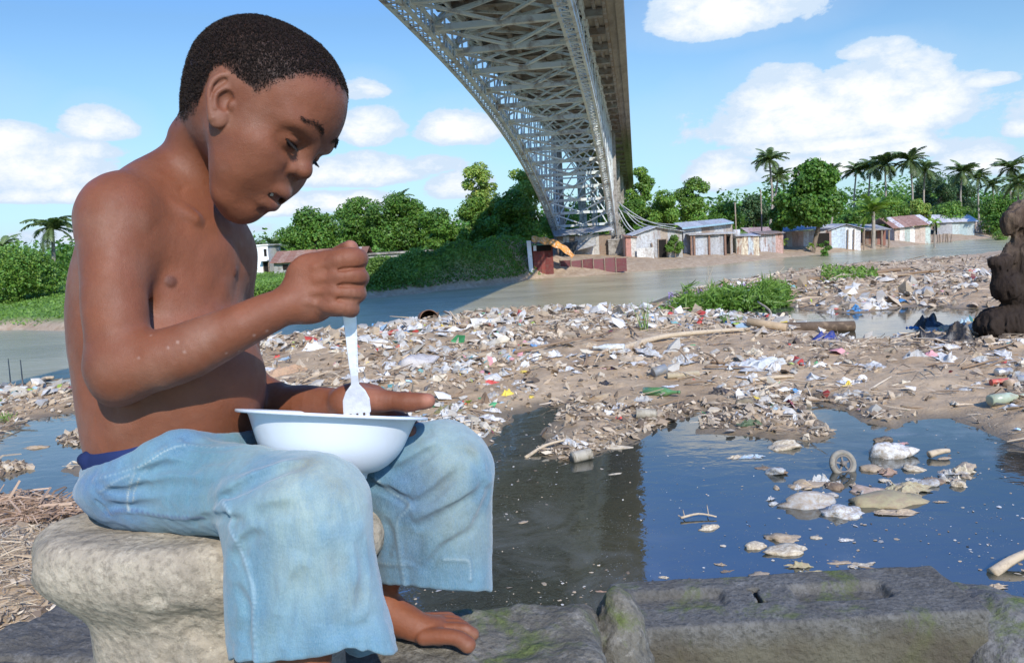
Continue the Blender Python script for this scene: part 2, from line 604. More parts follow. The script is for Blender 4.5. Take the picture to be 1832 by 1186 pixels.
CREST = [(-900, 735), (-300, 715), (0, 692), (130, 675), (300, 642), (455, 610), (560, 600), (700, 585), (770, 570), (900, 560), (1000, 554), (1100, 550), (1180, 545), (1230, 520), (1350, 497), (1500, 483), (1620, 470), (1760, 457), (1900, 447), (2300, 420), (2900, 400)]
crest = gp(CREST)
LAND = [
    # main bank
    [(300, 660), (455, 612), (560, 602), (700, 587), (770, 572), (850, 563), (1000, 556), (1100, 551), (1190, 556), (1330, 566), (1400, 570), (1450, 585), (1540, 603), (1600, 606), (1690, 592), (1760, 575), (1832, 575), (2100, 580), (2300, 640), (2300, 830), (1960, 815), (1832, 800), (1790, 786),
     (1732, 764), (1700, 752), (1688, 746), (1640, 752), (1597, 766), (1545, 753), (1501, 731), (1450, 718), (1439, 726), (1470, 748), (1505, 776), (1464, 790), (1410, 790), (1360, 780), (1310, 775), (1250, 776), (1247, 738), (1215, 755), (1170, 775), (1120, 790), (1060, 812), (1010, 825), (935, 814), (955, 790), (985, 752), (990, 730),
     (960, 728), (915, 745), (890, 775), (870, 800), (800, 780), (650, 760), (560, 745), (500, 745), (440, 735), (360, 725)],
    # far bank on the right
    [(1170, 556), (1200, 545), (1230, 522), (1350, 498), (1500, 484), (1620, 471), (1760, 458), (1900, 448), (2300, 422), (2300, 560), (1900, 560), (1760, 552), (1640, 548), (1550, 560), (1470, 556), (1400, 548), (1330, 550), (1260, 556)],
    # left front
    [(-900, 1000), (-300, 935), (0, 905), (55, 885), (100, 893), (135, 905), (170, 890), (300, 900), (420, 960), (480, 1060), (560, 1186), (600, 1500), (-1400, 1500)],
    # left rubble
    [(-900, 745), (-300, 720), (0, 697), (60, 690), (150, 694), (330, 650), (330, 735), (150, 737), (110, 742), (80, 748), (30, 765), (-20, 800), (-300, 830), (-900, 850)],
    [(100, 790), (130, 772), (200, 775), (260, 800), (150, 800)], [(-60, 845), (0, 832), (45, 826), (70, 835), (30, 850), (-60, 856)], [(105, 838), (125, 828), (200, 830), (250, 850), (140, 852)],
]
LANDG = [gp(q) for q in LAND]
BANKG = LANDG[1]


def near_height(p, full=True):
    """height of the ground on our side; p (n,2)"""
    wn = np.stack([fbm(np.c_[p, np.zeros(len(p))] + 3, 1.1, 3), fbm(np.c_[p, np.zeros(len(p))] + 40, 1.1, 3)], 1) * .22
    wf = np.stack([fbm(np.c_[p, np.zeros(len(p))] + 9, 5.0, 3), fbm(np.c_[p, np.zeros(len(p))] + 60, 5.0, 3)], 1) * .10
    q = p + (wn + wf) * np.clip(p[:, 1:2] / 9.0, .35, 1.3)
    s = np.full(len(p), -9.0)
    for L in LANDG: s = np.maximum(s, sdist(q, L))
    cp = np.clip(s, -.6, 3)
    h = np.where(cp > 0, .075 * (1 - np.exp(-cp * 1.6)) + .02 * np.clip(cp, 0, 2), .30 * cp)
    P3 = np.c_[p, np.zeros(len(p))]
    h += (fbm(P3, 1.6, 4) * .050 + fbm(P3 + 7, 7.0, 4) * .028) * sstep(s, -.15, .35)
    b = sdist(q, BANKG); h += sstep(b, .1, 1.3) * .10 * (1 + .8 * fbm(P3, .9, 3)) * sstep(p[:, 0], 3.0, 6.5)
    lf = sdist(q, LANDG[2]); h += sstep(lf, 0, 1.6) * .12
    return h, s


def cross_crest(p):
    """signed distance beyond the crest line (positive = river side)"""
    d = seg_dist(p, crest, False)
    yc = np.interp(p[:, 0] / np.maximum(p[:, 1], .1), crest[:, 0] / crest[:, 1], crest[:, 1])
    return np.where(p[:, 1] > yc, d, -d)


def ground_z(p):
    p = np.atleast_2d(p)
    h, s = near_height(p)
    c = cross_crest(p)
    rim = sstep(c, -.55, -.05) * .035
    h = h + rim
    P3 = np.c_[p, np.zeros(len(p))]
    out = np.maximum(h, .02 + .04 * fbm(P3, 3, 2)) - np.maximum(c, 0) * .34
    h = np.where(c > 0, out, h)
    return np.maximum(h, -2.4), s, c


nr, nc = (640, 620) if not globals().get('DRAFT') else (320, 320)
yy = 0.55 * (36 / .55) ** (np.arange(nr) / (nr - 1.0))
tt = np.tan(np.linspace(-1.02, 1.02, nc))
X = yy[:, None] * tt[None]; Y = np.repeat(yy[:, None], nc, 1) - 1.2 * (1 - np.linspace(0, 1, nr)[:, None]) ** 6
pp = np.stack([X.ravel(), Y.ravel()], 1)
zz = np.empty(len(pp)); ss = np.empty(len(pp))
for a in range(0, len(pp), 100000):
    zz[a:a + 100000], ss[a:a + 100000], _ = ground_z(pp[a:a + 100000])
idx = np.arange(nr * nc).reshape(nr, nc)
qd = np.stack([idx[:-1, :-1], idx[:-1, 1:], idx[1:, 1:], idx[1:, :-1]], -1).reshape(-1, 4)
m_mud, nt = new_mat('mud'); g = N(nt)
geo = g.n('ShaderNodeNewGeometry'); pos = geo.outputs['Position']
n1 = g.noise(1.3, 7, .65, pos, .3); n2 = g.noise(9, 7, .7, pos, .4); n3 = g.noise(60, 5, .7, pos)
c_ = g.mix(g.mapr(n1, .35, .65), (.40, .275, .160), (.57, .42, .265))
c_ = g.mix(g.mapr(n2, .45, .70, 0, .6), c_, (.21, .145, .085))
c_ = g.mix(g.mapr(n3, .55, .75, 0, .55), c_, (.52, .43, .32))
zs = g.n('ShaderNodeSeparateXYZ'); g.set(zs.inputs[0], pos)
wet = g.mapr(g.math('ADD', zs.outputs[2], g.math('MULTIPLY', g.math('SUBTRACT', n2, .5), .06)), .035, .0, 0, 1)
c_ = g.mix(g.math('MULTIPLY', wet, .72), c_, (.085, .072, .045))
ro = g.math('SUBTRACT', .92, g.math('MULTIPLY', wet, .45))
b_ = g.bump(n2, .55, .03); b_ = g.bump(n3, .7, .012, b_); b_ = g.bump(g.noise(230, 3, .6, pos), .4, .004, b_)
g.out(g.bsdf(c_, ro, b_, .3))
gm = link('ground', mesh_np('ground', np.c_[pp, zz], qd), m_mud); tag(gm, None, None, None, 'structure')

# pond surface: scummy, still, nearly black water
m_pond, nt = new_mat('pond_water'); g = N(nt); geo = g.n('ShaderNodeNewGeometry'); pos = geo.outputs['Position']
f1 = g.noise(2.2, 6, .7, pos, 1.2); f2 = g.noise(1.0, 3, .6, pos)
specks = g.vor(34, pos); sp2 = g.vor(90, pos)
scum = g.math('MULTIPLY', g.math('MULTIPLY', g.mapr(f1, .46, .70), g.mapr(g.noise(.55, 3, .6, pos), .46, .60)), .60)
dots = g.math('MULTIPLY', g.mapr(specks, .11, .05), g.mapr(g.noise(3.5, 4, .7, pos), .48, .62))
dots2 = g.math('MULTIPLY', g.mapr(sp2, .16, .08), g.mapr(g.noise(6.0, 4, .7, pos), .50, .62))
dd = g.math('MAXIMUM', dots, dots2)
c_ = g.mix(g.mapr(f2, .35, .65), (.024, .030, .028), (.046, .046, .034))
c_ = g.mix(g.mapr(zs_ := g.noise(.45, 3, .5, pos), .45, .62, 0, .55), c_, (.075, .068, .032))
c_ = g.mix(scum, c_, (.20, .205, .19)); c_ = g.mix(dd, c_, (.36, .33, .26))
ro = g.math('ADD', .025, g.math('ADD', g.math('MULTIPLY', dd, .6), g.math('MULTIPLY', scum, .30)))
wv = g.noise(5, 3, .5, g.scale(pos, (1, 1.6, 1)), .6); rp = g.noise(26, 3, .5, pos, .5)
b_ = g.bump(wv, .035, .05); b_ = g.bump(rp, .03, .01, b_); b_ = g.bump(dd, .3, .004, b_)
pm_ = g.bsdf(c_, ro, b_, .5); pm_.inputs['IOR'].default_value = 2.5
g.out(pm_)
cl = []
for i in range(len(crest) - 1):
    for t in np.linspace(0, 1, 8, endpoint=False):
        cl.append(crest[i] + (crest[i + 1] - crest[i]) * t)
cl = np.array(cl); dirn = cl / np.linalg.norm(cl, axis=1)[:, None]
cl = cl - dirn * .10
npd = len(cl); rows = np.concatenate([[(.30 + .7 * k / 12)] for k in range(13)]).ravel()
pv_ = []
for k in range(13):
    t = k / 12.0
    a = np.c_[cl[:, 0] * (.12 + .88 * t), np.full(npd, .3) * (1 - t) + cl[:, 1] * t]
    pv_.append(np.c_[a, np.zeros(npd)])
pv_ = np.concatenate(pv_)
ii = np.arange(13 * npd).reshape(13, npd)
pq_ = np.stack([ii[:-1, :-1], ii[:-1, 1:], ii[1:, 1:], ii[1:, :-1]], -1).reshape(-1, 4)
tag(link('pond_water', mesh_np('pond_water', pv_, pq_), m_pond), None, None, None, 'structure')

# the river
m_riv, nt = new_mat('river_water'); g = N(nt); geo = g.n('ShaderNodeNewGeometry'); pos = geo.outputs['Position']
c_ = g.mix(g.mapr(g.noise(.16, 4, .6, g.scale(pos, (1, 2.0, 1)), .6), .38, .62), (.33, .275, .145), (.44, .375, .215))
xs = g.n('ShaderNodeSeparateXYZ'); g.set(xs.inputs[0], pos)
c_ = g.mix(g.mapr(xs.outputs[0], -5, -16, 0, .35), c_, (.16, .19, .11))
w1 = g.noise(1.6, 4, .6, g.scale(pos, (.55, 1.8, 1)), .5); w2 = g.noise(7, 3, .6, g.scale(pos, (.6, 1.5, 1)), .3)
b_ = g.bump(w1, .45, .12); b_ = g.bump(w2, .40, .04, b_)
g.out(g.bsdf(c_, .24, b_, .28))
mb = MB(); v4 = []
nx = 40
xs_ = np.linspace(-260, 320, nx); ys_ = np.linspace(8, 360, nx)
vv = np.array([[x, y, RIVER_Z] for y in ys_ for x in xs_]); ix_ = np.arange(nx * nx).reshape(nx, nx)
tag(link('river_water', mesh_np('river_water', vv, np.stack([ix_[:-1, :-1], ix_[:-1, 1:], ix_[1:, 1:], ix_[1:, :-1]], -1).reshape(-1, 4)), m_riv), None, None, None, 'structure')

# far bank
SHORE = [(-1500, 640), (-300, 600), (0, 592), (130, 590), (300, 572), (455, 553), (560, 541), (690, 531), (780, 523), (890, 509), (950, 500), (1060, 493), (1200, 481), (1320, 470), (1450, 456), (1560, 447), (1700, 432), (1800, 424), (2000, 414), (2300, 397)]
shore = gp(SHORE, RIVER_Z)
MOUND = W(*np.array([(700, 500, 45.5), (760, 490, 46.5), (830, 475, 48.5), (890, 470, 51), (930, 470, 54)]).T)[:, :2]


def far_z(p):
    d = seg_dist(p, shore, False)
    yc = np.interp(p[:, 0] / np.maximum(p[:, 1], .1), shore[:, 0] / shore[:, 1], shore[:, 1])
    s = np.where(p[:, 1] > yc, d, -d)
    P3 = np.c_[p, np.zeros(len(p))]
    s = s + fbm(P3, .35, 3) * 1.2 * np.exp(-np.abs(s) * .1)
    right = sstep(p[:, 0], -3, 3)
    bank = .55 * (1 - np.exp(-np.maximum(s, 0) * (1.1 - .7 * right))) + (.035 + .03 * right) * np.clip(s, 0, 16)
    h = np.where(s > 0, bank, s * .3)
    dm = seg_dist(p, MOUND, False)
    w = sstep(s, .0, 2.0)
    h = h + w * 1.75 * (.35 + .65 * np.exp(-((p[:, 0] - MOUND[3][0] + .8) / 3.6) ** 2)) * np.exp(-(dm / 2.6) ** 2) * (1 + .75 * fbm(P3, .55, 3)) + w * .45 * np.exp(-(dm / 6.0) ** 2)
    h = h + fbm(P3, .30, 4) * .22 * sstep(s, .5, 5) + fbm(P3 + 5, 1.6, 4) * .10 * sstep(s, -.2, 1)
    h = h + sstep(s, 60, 260) * 3.0
    return RIVER_Z + np.maximum(h, -1.2), s


nr, nc = 420, 520
yy = 30 * (900 / 30.) ** ((np.arange(nr) / (nr - 1.0)) ** 1.7)
tt = np.tan(np.linspace(-1.05, 1.05, nc))
X = yy[:, None] * tt[None]; Y = np.repeat(yy[:, None], nc, 1)
fp = np.stack([X.ravel(), Y.ravel()], 1)
fz, fs2 = far_z(fp)
idx = np.arange(nr * nc).reshape(nr, nc)
qd = np.stack([idx[:-1, :-1], idx[:-1, 1:], idx[1:, 1:], idx[1:, :-1]], -1).reshape(-1, 4)
keep = fs2[qd].max(1) > -4
m_far, nt = new_mat('far_bank'); g = N(nt); geo = g.n('ShaderNodeNewGeometry'); pos = geo.outputs['Position']
n1 = g.noise(.35, 7, .65, pos, .4); n2 = g.noise(2.6, 6, .7, pos, .4); n3 = g.noise(14, 4, .7, pos)
dirt = g.mix(g.mapr(n2, .35, .68), (.30, .205, .125), (.45, .345, .235)); dirt = g.mix(g.mapr(n3, .58, .75, 0, .5), dirt, (.60, .54, .46))
grass = g.mix(g.mapr(n2, .35, .65), (.075, .150, .022), (.16, .26, .045))
xs = g.n('ShaderNodeSeparateXYZ'); g.set(xs.inputs[0], pos)
gm_ = g.attr('grass')
c_ = g.mix(gm_, dirt, grass)
b_ = g.bump(n2, .6, .15); b_ = g.bump(n3, .6, .05, b_)
g.out(g.bsdf(c_, .93, b_, .2))
grassm = np.clip(sstep(-fp[:, 0] + 2.5 * fbm(np.c_[fp, fp[:, 0] * 0], .4, 2), -1.5, 3.5) * sstep(fs2, .3, 1.4), 0, 1)
grassm = np.maximum(grassm, sstep(fs2, 14, 22) * .8)
fme = mesh_np('far_bank', np.c_[fp, fz], qd[keep]); vattr(fme, 'grass', grassm)
tag(link('far_bank', fme, m_far), None, None, None, 'structure')
def far_h(x, y): return float(far_z(np.array([[x, y]]))[0][0])
def near_h(x, y): return float(ground_z(np.array([[x, y]]))[0][0])
def AT(px, py, D):
    """far ground point under photo column px at forward distance D"""
    r = ray(px, py); x = r[0] / r[1] * D
    return np.array([x, D, far_h(x, D)])
print('ground', round(time.time() - T_START, 1))

# ------------------------------------------------------------------ the steel arch bridge
BV = ray(1138, 412); BAZ = math.atan2(BV[0], BV[1])
VD = np.array((sin(BAZ), cos(BAZ), 0)); UD = np.array((cos(BAZ), -sin(BAZ), 0)); ZD = np.array((0, 0, 1.0))
def BP(u, v, w): return CP + UD * u + VD * v + ZD * w
UL, UR, WT = -6.6, -1.9, 8.75
def arch(v):
    return 7.1 - 7.6 * (abs(v - 15) / 54) ** 2.6


m_steel, nt = new_mat('steel'); g = N(nt); co = g.coord()
rust = g.mapr(g.noise(1.3, 8, .68, co, .5), .50, .66)
c_ = g.mix(g.noise(.7, 4, .6, co), (.52, .57, .56), (.74, .77, .75))
c_ = g.mix(g.math('MULTIPLY', rust, .75), c_, (.17, .085, .055))
g.out(g.bsdf(c_, .62, g.bump(g.noise(20, 4, .6, co), .3, .01), .35))
m_steel_d, nt = new_mat('old_steel'); g = N(nt); co = g.coord()
c_ = g.mix(g.mapr(g.noise(2.0, 8, .7, co, .4), .38, .62), (.34, .335, .31), (.22, .15, .105))
g.out(g.bsdf(c_, .8, g.bump(g.noise(20, 4, .6, co), .3, .01), .25))
m_deck, nt = new_mat('deck_underside'); g = N(nt); co = g.coord()
st = g.noise(1.0, 7, .7, g.scale(co, (1.2, .35, 1)), .6)
c_ = g.mix(g.mapr(st, .35, .65), (.24, .205, .17), (.42, .375, .315))
c_ = g.mix(g.mapr(g.noise(5, 6, .7, co), .60, .75, 0, .6), c_, (.05, .045, .04))
g.out(g.bsdf(c_, .9, g.bump(g.noise(9, 6, .7, co), .5, .04), .2))

bridge = empty('bridge', BP(-4, 72, -2.6), 'tall rusty grey steel arch bridge crossing over the river behind the boy', 'bridge')
NV = [-39 + 3 * i for i in range(37)]


def member(name, bars, mat=m_steel):
    mb = MB()
    for (p, q, w_, h_) in bars: mb.bar(p, q, w_, h_)
    return mb.build(name, mat, bridge)


def laced(name, pts, wid, dep, flange=.07, side=UD, mat=m_steel, lace=.55, side_lace=True):
    """a built-up box member: four corner angles, battens and lacing"""
    mb = MB()
    for p, q in zip(pts[:-1], pts[1:]):
        d = q - p; L = np.linalg.norm(d); d = d / L; nrm = np.cross(side, d)
        off = [side * sx * wid / 2 + nrm * sz * dep / 2 for sx in (-1, 1) for sz in (-1, 1)]
        for o in off: mb.bar(p + o, q + o, flange * 1.6, flange * 1.6, nrm)
        if side_lace:
            n2 = max(1, int(round(L / .6)))
            for i in range(n2):
                a = p + d * L * (i / n2)
                for s in (-1, 1): mb.bar(a + side * s * wid / 2 - nrm * dep / 2, a + side * s * wid / 2 + nrm * dep / 2, .03, .14, d)
        else:
            for s in (-1, 1): mb.bar(p + side * s * wid / 2, q + side * s * wid / 2, .02, dep, nrm)
        n = max(1, int(round(L / lace)))
        for i in range(n):
            a = p + d * L * (i / n); b = p + d * L * ((i + 1) / n)
            for sz in (-1, 1):
                z = nrm * sz * (dep / 2 + .045)
                mb.bar(a - side * wid / 2 + z, a + side * wid / 2 + z, .10, .02, nrm)
                mb.bar(a - side * wid / 2 + z * 1.02, b + side * wid / 2 + z * 1.02, .05, .02, nrm)
    return mb.build(name, mat, bridge)


for U in (UL, UR):
    near = [BP(U, v, arch(v)) for v in NV]
    laced('lower_chord', near, .42, .50)
    laced('upper_chord', [BP(U, v, WT - .15) for v in NV[::3]], .34, .34, lace=.8, side_lace=False)
for k, v in enumerate(NV):
    lo = arch(v); hi = WT - .3
    for U in (UL, UR):
        if hi - lo > .5:
            mb = MB(); p = BP(U, v, lo); q = BP(U, v, hi)
            for s in (-1, 1):
                mb.bar(p + UD * s * .13, q + UD * s * .13, .05, .16, VD)
            n = max(2, int((hi - lo) / .7))
            for i in range(n + 1):
                z = ZD * (hi - lo) * i / n
                mb.bar(p + z - UD * .13, p + z + UD * .13, .05, .04, VD)
            mb.build('post', m_steel, bridge)
        # gusset plate at the node
        gus = MB(); s = 1 if U == UL else -1
        gus.box((-.02 if s > 0 else -.55, -.38, -.03), (.55 if s > 0 else .02, .38, .03), np.array([UD, VD, ZD]), BP(U, v, lo + .12))
        gus.box((-.03, -.35, -.1), (.03, .35, .5), np.array([UD, VD, ZD]), BP(U + s * .26, v, lo))
        gus.build('gusset', m_steel, bridge)
        if k < len(NV) - 1:
            v2 = NV[k + 1]
            a, b = (BP(U, v, lo), BP(U, v2, hi)) if v >= 15 else (BP(U, v, hi), BP(U, v2, arch(v2)))
            if abs(hi - lo) > .7 or True:
                member('diagonal', [(a + UD * .08, b + UD * .08, .06, .14), (a - UD * .08, b - UD * .08, .06, .14)])
    member('cross_strut', [(BP(UL, v, lo + .10), BP(UR, v, lo + .10), .24, .20)])
    if k < len(NV) - 1:
        v2 = NV[k + 1]; l2 = arch(v2); um = (UL + UR) / 2
        member('lateral_brace', [(BP(UL, v, lo + .14), BP(um, v2, l2 + .14), .11, .09), (BP(UR, v, lo + .15), BP(um, v2, l2 + .15), .11, .09)])
        member('top_lateral_brace', [(BP(UL, v, WT - .28), BP(UR, v2, WT - .28), .10, .08), (BP(UR, v, WT - .38), BP(UL, v2, WT - .38), .10, .08)])
    if hi - lo > 1.0:
        bars = [(BP(UL, v, lo + .3), BP(UR, v, hi), .09, .09), (BP(UR, v + .1, lo + .3), BP(UL, v + .1, hi), .09, .09)]
        if hi - lo > 4.5:
            mid = (lo + hi) / 2
            bars.append((BP(UL, v, mid), BP(UR, v, mid), .12, .12))
        member('sway_brace', bars)
# floor beams with haunched ends, stringers
k = 0; v = -39.0
while v < 186:
    mb = MB()
    mb.box((-7.0, -.10, WT - .28), (-1.0, .10, WT - .0), np.array([UD, VD, ZD]), BP(0, v, 0))
    mb.box((-7.0, -.16, WT - .31), (-1.0, .16, WT - .28), np.array([UD, VD, ZD]), BP(0, v, 0))
    mb.bar(BP(-1.75, v, WT - .28), BP(-1.02, v, WT - .05), .12, .10)
    mb.bar(BP(-6.75, v, WT - .28), BP(-7.0, v, WT - .05), .12, .10)
    mb.build('floor_beam', m_steel_d, bridge); v += 3.0 if v < 75 else 6.0; k += 1
for u in (-6.0, -5.1, -4.25, -3.4, -2.5):
    mb = MB(); mb.box((-.09, -45, WT - .14), (.09, 188, WT + .06), np.array([UD, VD, ZD]), BP(u, 0, 0)); mb.build('stringer', m_steel_d, bridge)
for u in (-1.32, -.92):
    mb = MB(); mb.box((-.07, -45, WT - .05), (.07, 188, WT + .08), np.array([UD, VD, ZD]), BP(u, 0, 0)); mb.build('stringer', m_steel_d, bridge)
mb = MB(); mb.box((-7.1, -46, WT + .06), (-.17, 190, WT + .30), np.array([UD, VD, ZD]), BP(0, 0, 0)); mb.build('deck_slab', m_deck, bridge)
mb = MB()
mb.box((-.30, -46, WT + .303), (-.15, 190, WT + 1.0), np.array([UD, VD, ZD]), BP(0, 0, 0)); mb.box((-7.12, -46, WT + .303), (-6.97, 190, WT + 1.0), np.array([UD, VD, ZD]), BP(0, 0, 0))
mb.box((-.48, -46, WT - .10), (-.172, 190, WT + .058), np.array([UD, VD, ZD]), BP(0, 0, 0))
mb.build('parapet', m_deck, bridge)
m_conc = plain('old_concrete', (.33, .30, .26), .9, .25, var=.25, scale=1.2, bump=.5, bscale=12, bdist=.03, dirt=(.12, .10, .08), dirt_amt=.6)
for U, v0 in ((UL, 69.2), (UR, 69.2)):
    mb = MB(); mb.box((-.75, -1.4, -4.5), (.75, 2.2, -.35), np.array([UD, VD, ZD]), BP(U, v0, 0)); mb.build('footing', m_conc, bridge)
    mb = MB(); mb.box((-.40, .6, -4.5), (.40, 1.5, WT - .35), np.array([UD, VD, ZD]), BP(U + .0, v0 + .6, 0)); mb.build('tower_column', m_conc, bridge)
for v in (96, 124, 152, 180):
    for U in (UL + .4, UR - .2):
        mb = MB(); mb.box((-.45, -.5, -4.5), (.45, .5, WT - .32), np.array([UD, VD, ZD]), BP(U, v, 0)); mb.build('tower_column', m_conc, bridge)
for U in (UL, UR):
    mb = MB(); mb.box((-.8, -2, -4.5), (.8, 1.5, -.3), np.array([UD, VD, ZD]), BP(U, -39.5, 0)); mb.build('footing', m_conc, bridge)
print('bridge', round(time.time() - T_START, 1))

# ------------------------------------------------------------------ vegetation
def leaf_mat(name, a, b, tr=.3, rough=.5):
    m, nt = new_mat(name); g = N(nt)
    vc = g.attr('col', 'Color'); co = g.coord()
    c = g.mix(g.mapr(g.noise(3.5, 4, .6, co), .3, .7), a, b)
    c = g.mix(1.0, c, vc, 'MULTIPLY')
    p = g.bsdf(c, rough, None, .35)
    t = g.n('ShaderNodeBsdfTranslucent'); g.set(t.inputs[0], g.mix(1.0, c, (1.25, 1.35, .6), 'MULTIPLY'))
    mx = g.n('ShaderNodeMixShader'); mx.inputs[0].default_value = tr
    nt.links.new(p.outputs[0], mx.inputs[1]); nt.links.new(t.outputs[0], mx.inputs[2]); g.out(mx)
    return m


L_MANGO = leaf_mat('leaf_dark', (.075, .165, .022), (.130, .240, .036))
L_MID = leaf_mat('leaf_mid', (.115, .215, .032), (.18, .30, .050))
L_LIGHT = leaf_mat('leaf_light', (.20, .30, .055), (.32, .40, .085))
L_PALM = leaf_mat('leaf_palm', (.085, .130, .045), (.15, .20, .065), .25, .45)
L_PALMY = leaf_mat('leaf_young_palm', (.14, .26, .03), (.26, .36, .06), .35, .45)
L_FEATHER = leaf_mat('leaf_needle', (.050, .100, .038), (.090, .150, .055), .2)
M_BARK = plain('bark', (.17, .13, .095), .95, .15, var=.3, scale=3, bump=.8, bscale=18, bdist=.03)
M_PBARK = plain('palm_bark', (.30, .26, .21), .95, .15, var=.25, scale=4, bump=.6, bscale=18, bdist=.03)


def cards(ctr, nrm, size, asp, rs, col, bend=.25):
    n = len(ctr)
    nrm = nrm / (np.linalg.norm(nrm, axis=1)[:, None] + 1e-9)
    t = np.cross(nrm, rs.randn(n, 3)); t /= np.linalg.norm(t, axis=1)[:, None] + 1e-9
    b = np.cross(nrm, t)
    L = (size * rs.uniform(.6, 1.35, n))[:, None]; Wd = L * asp
    V_ = np.stack([ctr - t * L, ctr + b * Wd - nrm * L * bend * .3, ctr + t * L, ctr - b * Wd + nrm * L * bend * .2], 1).reshape(-1, 3)
    F = (np.arange(n) * 4)[:, None] + np.array([[0, 1, 2, 3]])
    return V_, F, np.repeat(col, 4, 0)


def crown(blobs, n, size, rs, asp=.55, tone=.22, shell=(.55, 1.06), droop=0.0):
    """leaves spread through a set of ball-shaped clumps"""
    blobs = np.array(blobs, float)
    w = (blobs[:, 3:6].prod(1)) ** (2 / 3.); k = rs.choice(len(blobs), n, p=w / w.sum())
    d = rs.randn(n, 3); d /= np.linalg.norm(d, axis=1)[:, None]
    r = rs.uniform(shell[0] ** 2, shell[1] ** 2, n) ** .5
    # uneven clumps: leaves gather in tufts
    tuft = 1 + .22 * noise3(d * 2.3 + k[:, None] * 3.1, 1.0)
    c = blobs[k, :3] + d * blobs[k, 3:6] * (r * tuft)[:, None]
    ok = noise3(c, 1.1) * .8 + .55 * noise3(c + 9, 3.2) > -.50
    c = c[ok]; d = d[ok]; k = k[ok]
    nrm = d * .8 + rs.randn(len(c), 3) * .6; nrm[:, 2] += .35
    cb = rs.uniform(1 - tone, 1 + tone, (len(blobs), 1))
    col = cb[k] * rs.uniform(.78, 1.22, (len(c), 1)) * np.array([[1, 1, 1]]) * (1 + .12 * rs.randn(len(c), 1) * np.array([[1, 0, -.4]]))
    return cards(c, nrm, size, asp, rs, np.clip(col, .2, 2))


def limbs(base, top, blobs, r0, rs, lean=.3):
    mb = MB(); H = top[2] - base[2]
    fork = base + (top - base) * .35 + np.array([rs.randn() * .1, rs.randn() * .1, 0]) * H * .3
    pts, rr = spline([base - np.array((0, 0, .4)), base + (fork - base) * .5 + rs.randn(3) * np.array((.04, .04, 0)) * H * .3, fork], [r0 * 1.25, r0, r0 * .75], 3)
    mb.tube(pts, rr, 7)
    for b in blobs[:9]:
        e = np.array(b[:3]) + rs.randn(3) * .1; m = (fork + e) / 2 + rs.randn(3) * .12 * H * .3
        pts, rr = spline([fork, m, e], [r0 * .55, r0 * .35, r0 * .12], 3); mb.tube(pts, rr, 5)
    return mb


def hit_far(px, py):
    r = ray(px, py); ts = np.linspace(20, 420, 1600) ; p = CP + r * ts[:, None]
    z, _ = far_z(p[:, :2]); k = np.nonzero((p[:, 2] < z) & (z > RIVER_Z + .02))[0]
    k = k[0] if len(k) else -1
    return p[k]


def pz(px, py, D):
    """height seen at a photo point at forward distance D"""
    r = ray(px, py); return CAM_Z + r[2] / r[1] * D


def tree(px, topy, hw, D, label, leaf, n=5200, size=.17, nb=11, seed=0, trunk=.25, low=.22, name='tree', group=None, asp=.55, cat='tree', flat=1.0, crown_low=None, tone=.22, base_py=None):
    rs = np.random.RandomState(seed + 100)
    b = AT(px, 500, D); top = pz(px, topy, D); Wm = hw * D / FPX
    H = top - b[2]; lowz = b[2] + H * low
    blobs = []
    for i in range(nb):
        a = rs.rand() * 2 * pi; t = (i + .5) / nb
        zz_ = lowz + (top - lowz) * (.18 + .68 * t)
        env = Wm * math.sqrt(max(.05, 1 - ((t - .38) / .68) ** 2)) * .72
        rr = Wm * rs.uniform(.32, .50) * (1.1 - .30 * t)
        q = rs.uniform(.35, 1.0) * env
        if i == nb - 1: q *= .25
        blobs.append([b[0] + cos(a) * q, D + sin(a) * q * .8, zz_, rr, rr, rr * rs.uniform(.62, .85) * flat])
    t = empty(name, b, label, cat, group)
    Vt, Ft, Ct = crown(blobs, int(n * 1.7), size * .74, rs, asp, tone)
    me = mesh_np('crown', Vt, Ft, False); vcolor(me, 'col', Ct); link('crown', me, leaf, t)
    limbs(b, np.array((b[0], D, top)), blobs, trunk, rs).build('trunk', M_BARK, t, True)
    return t


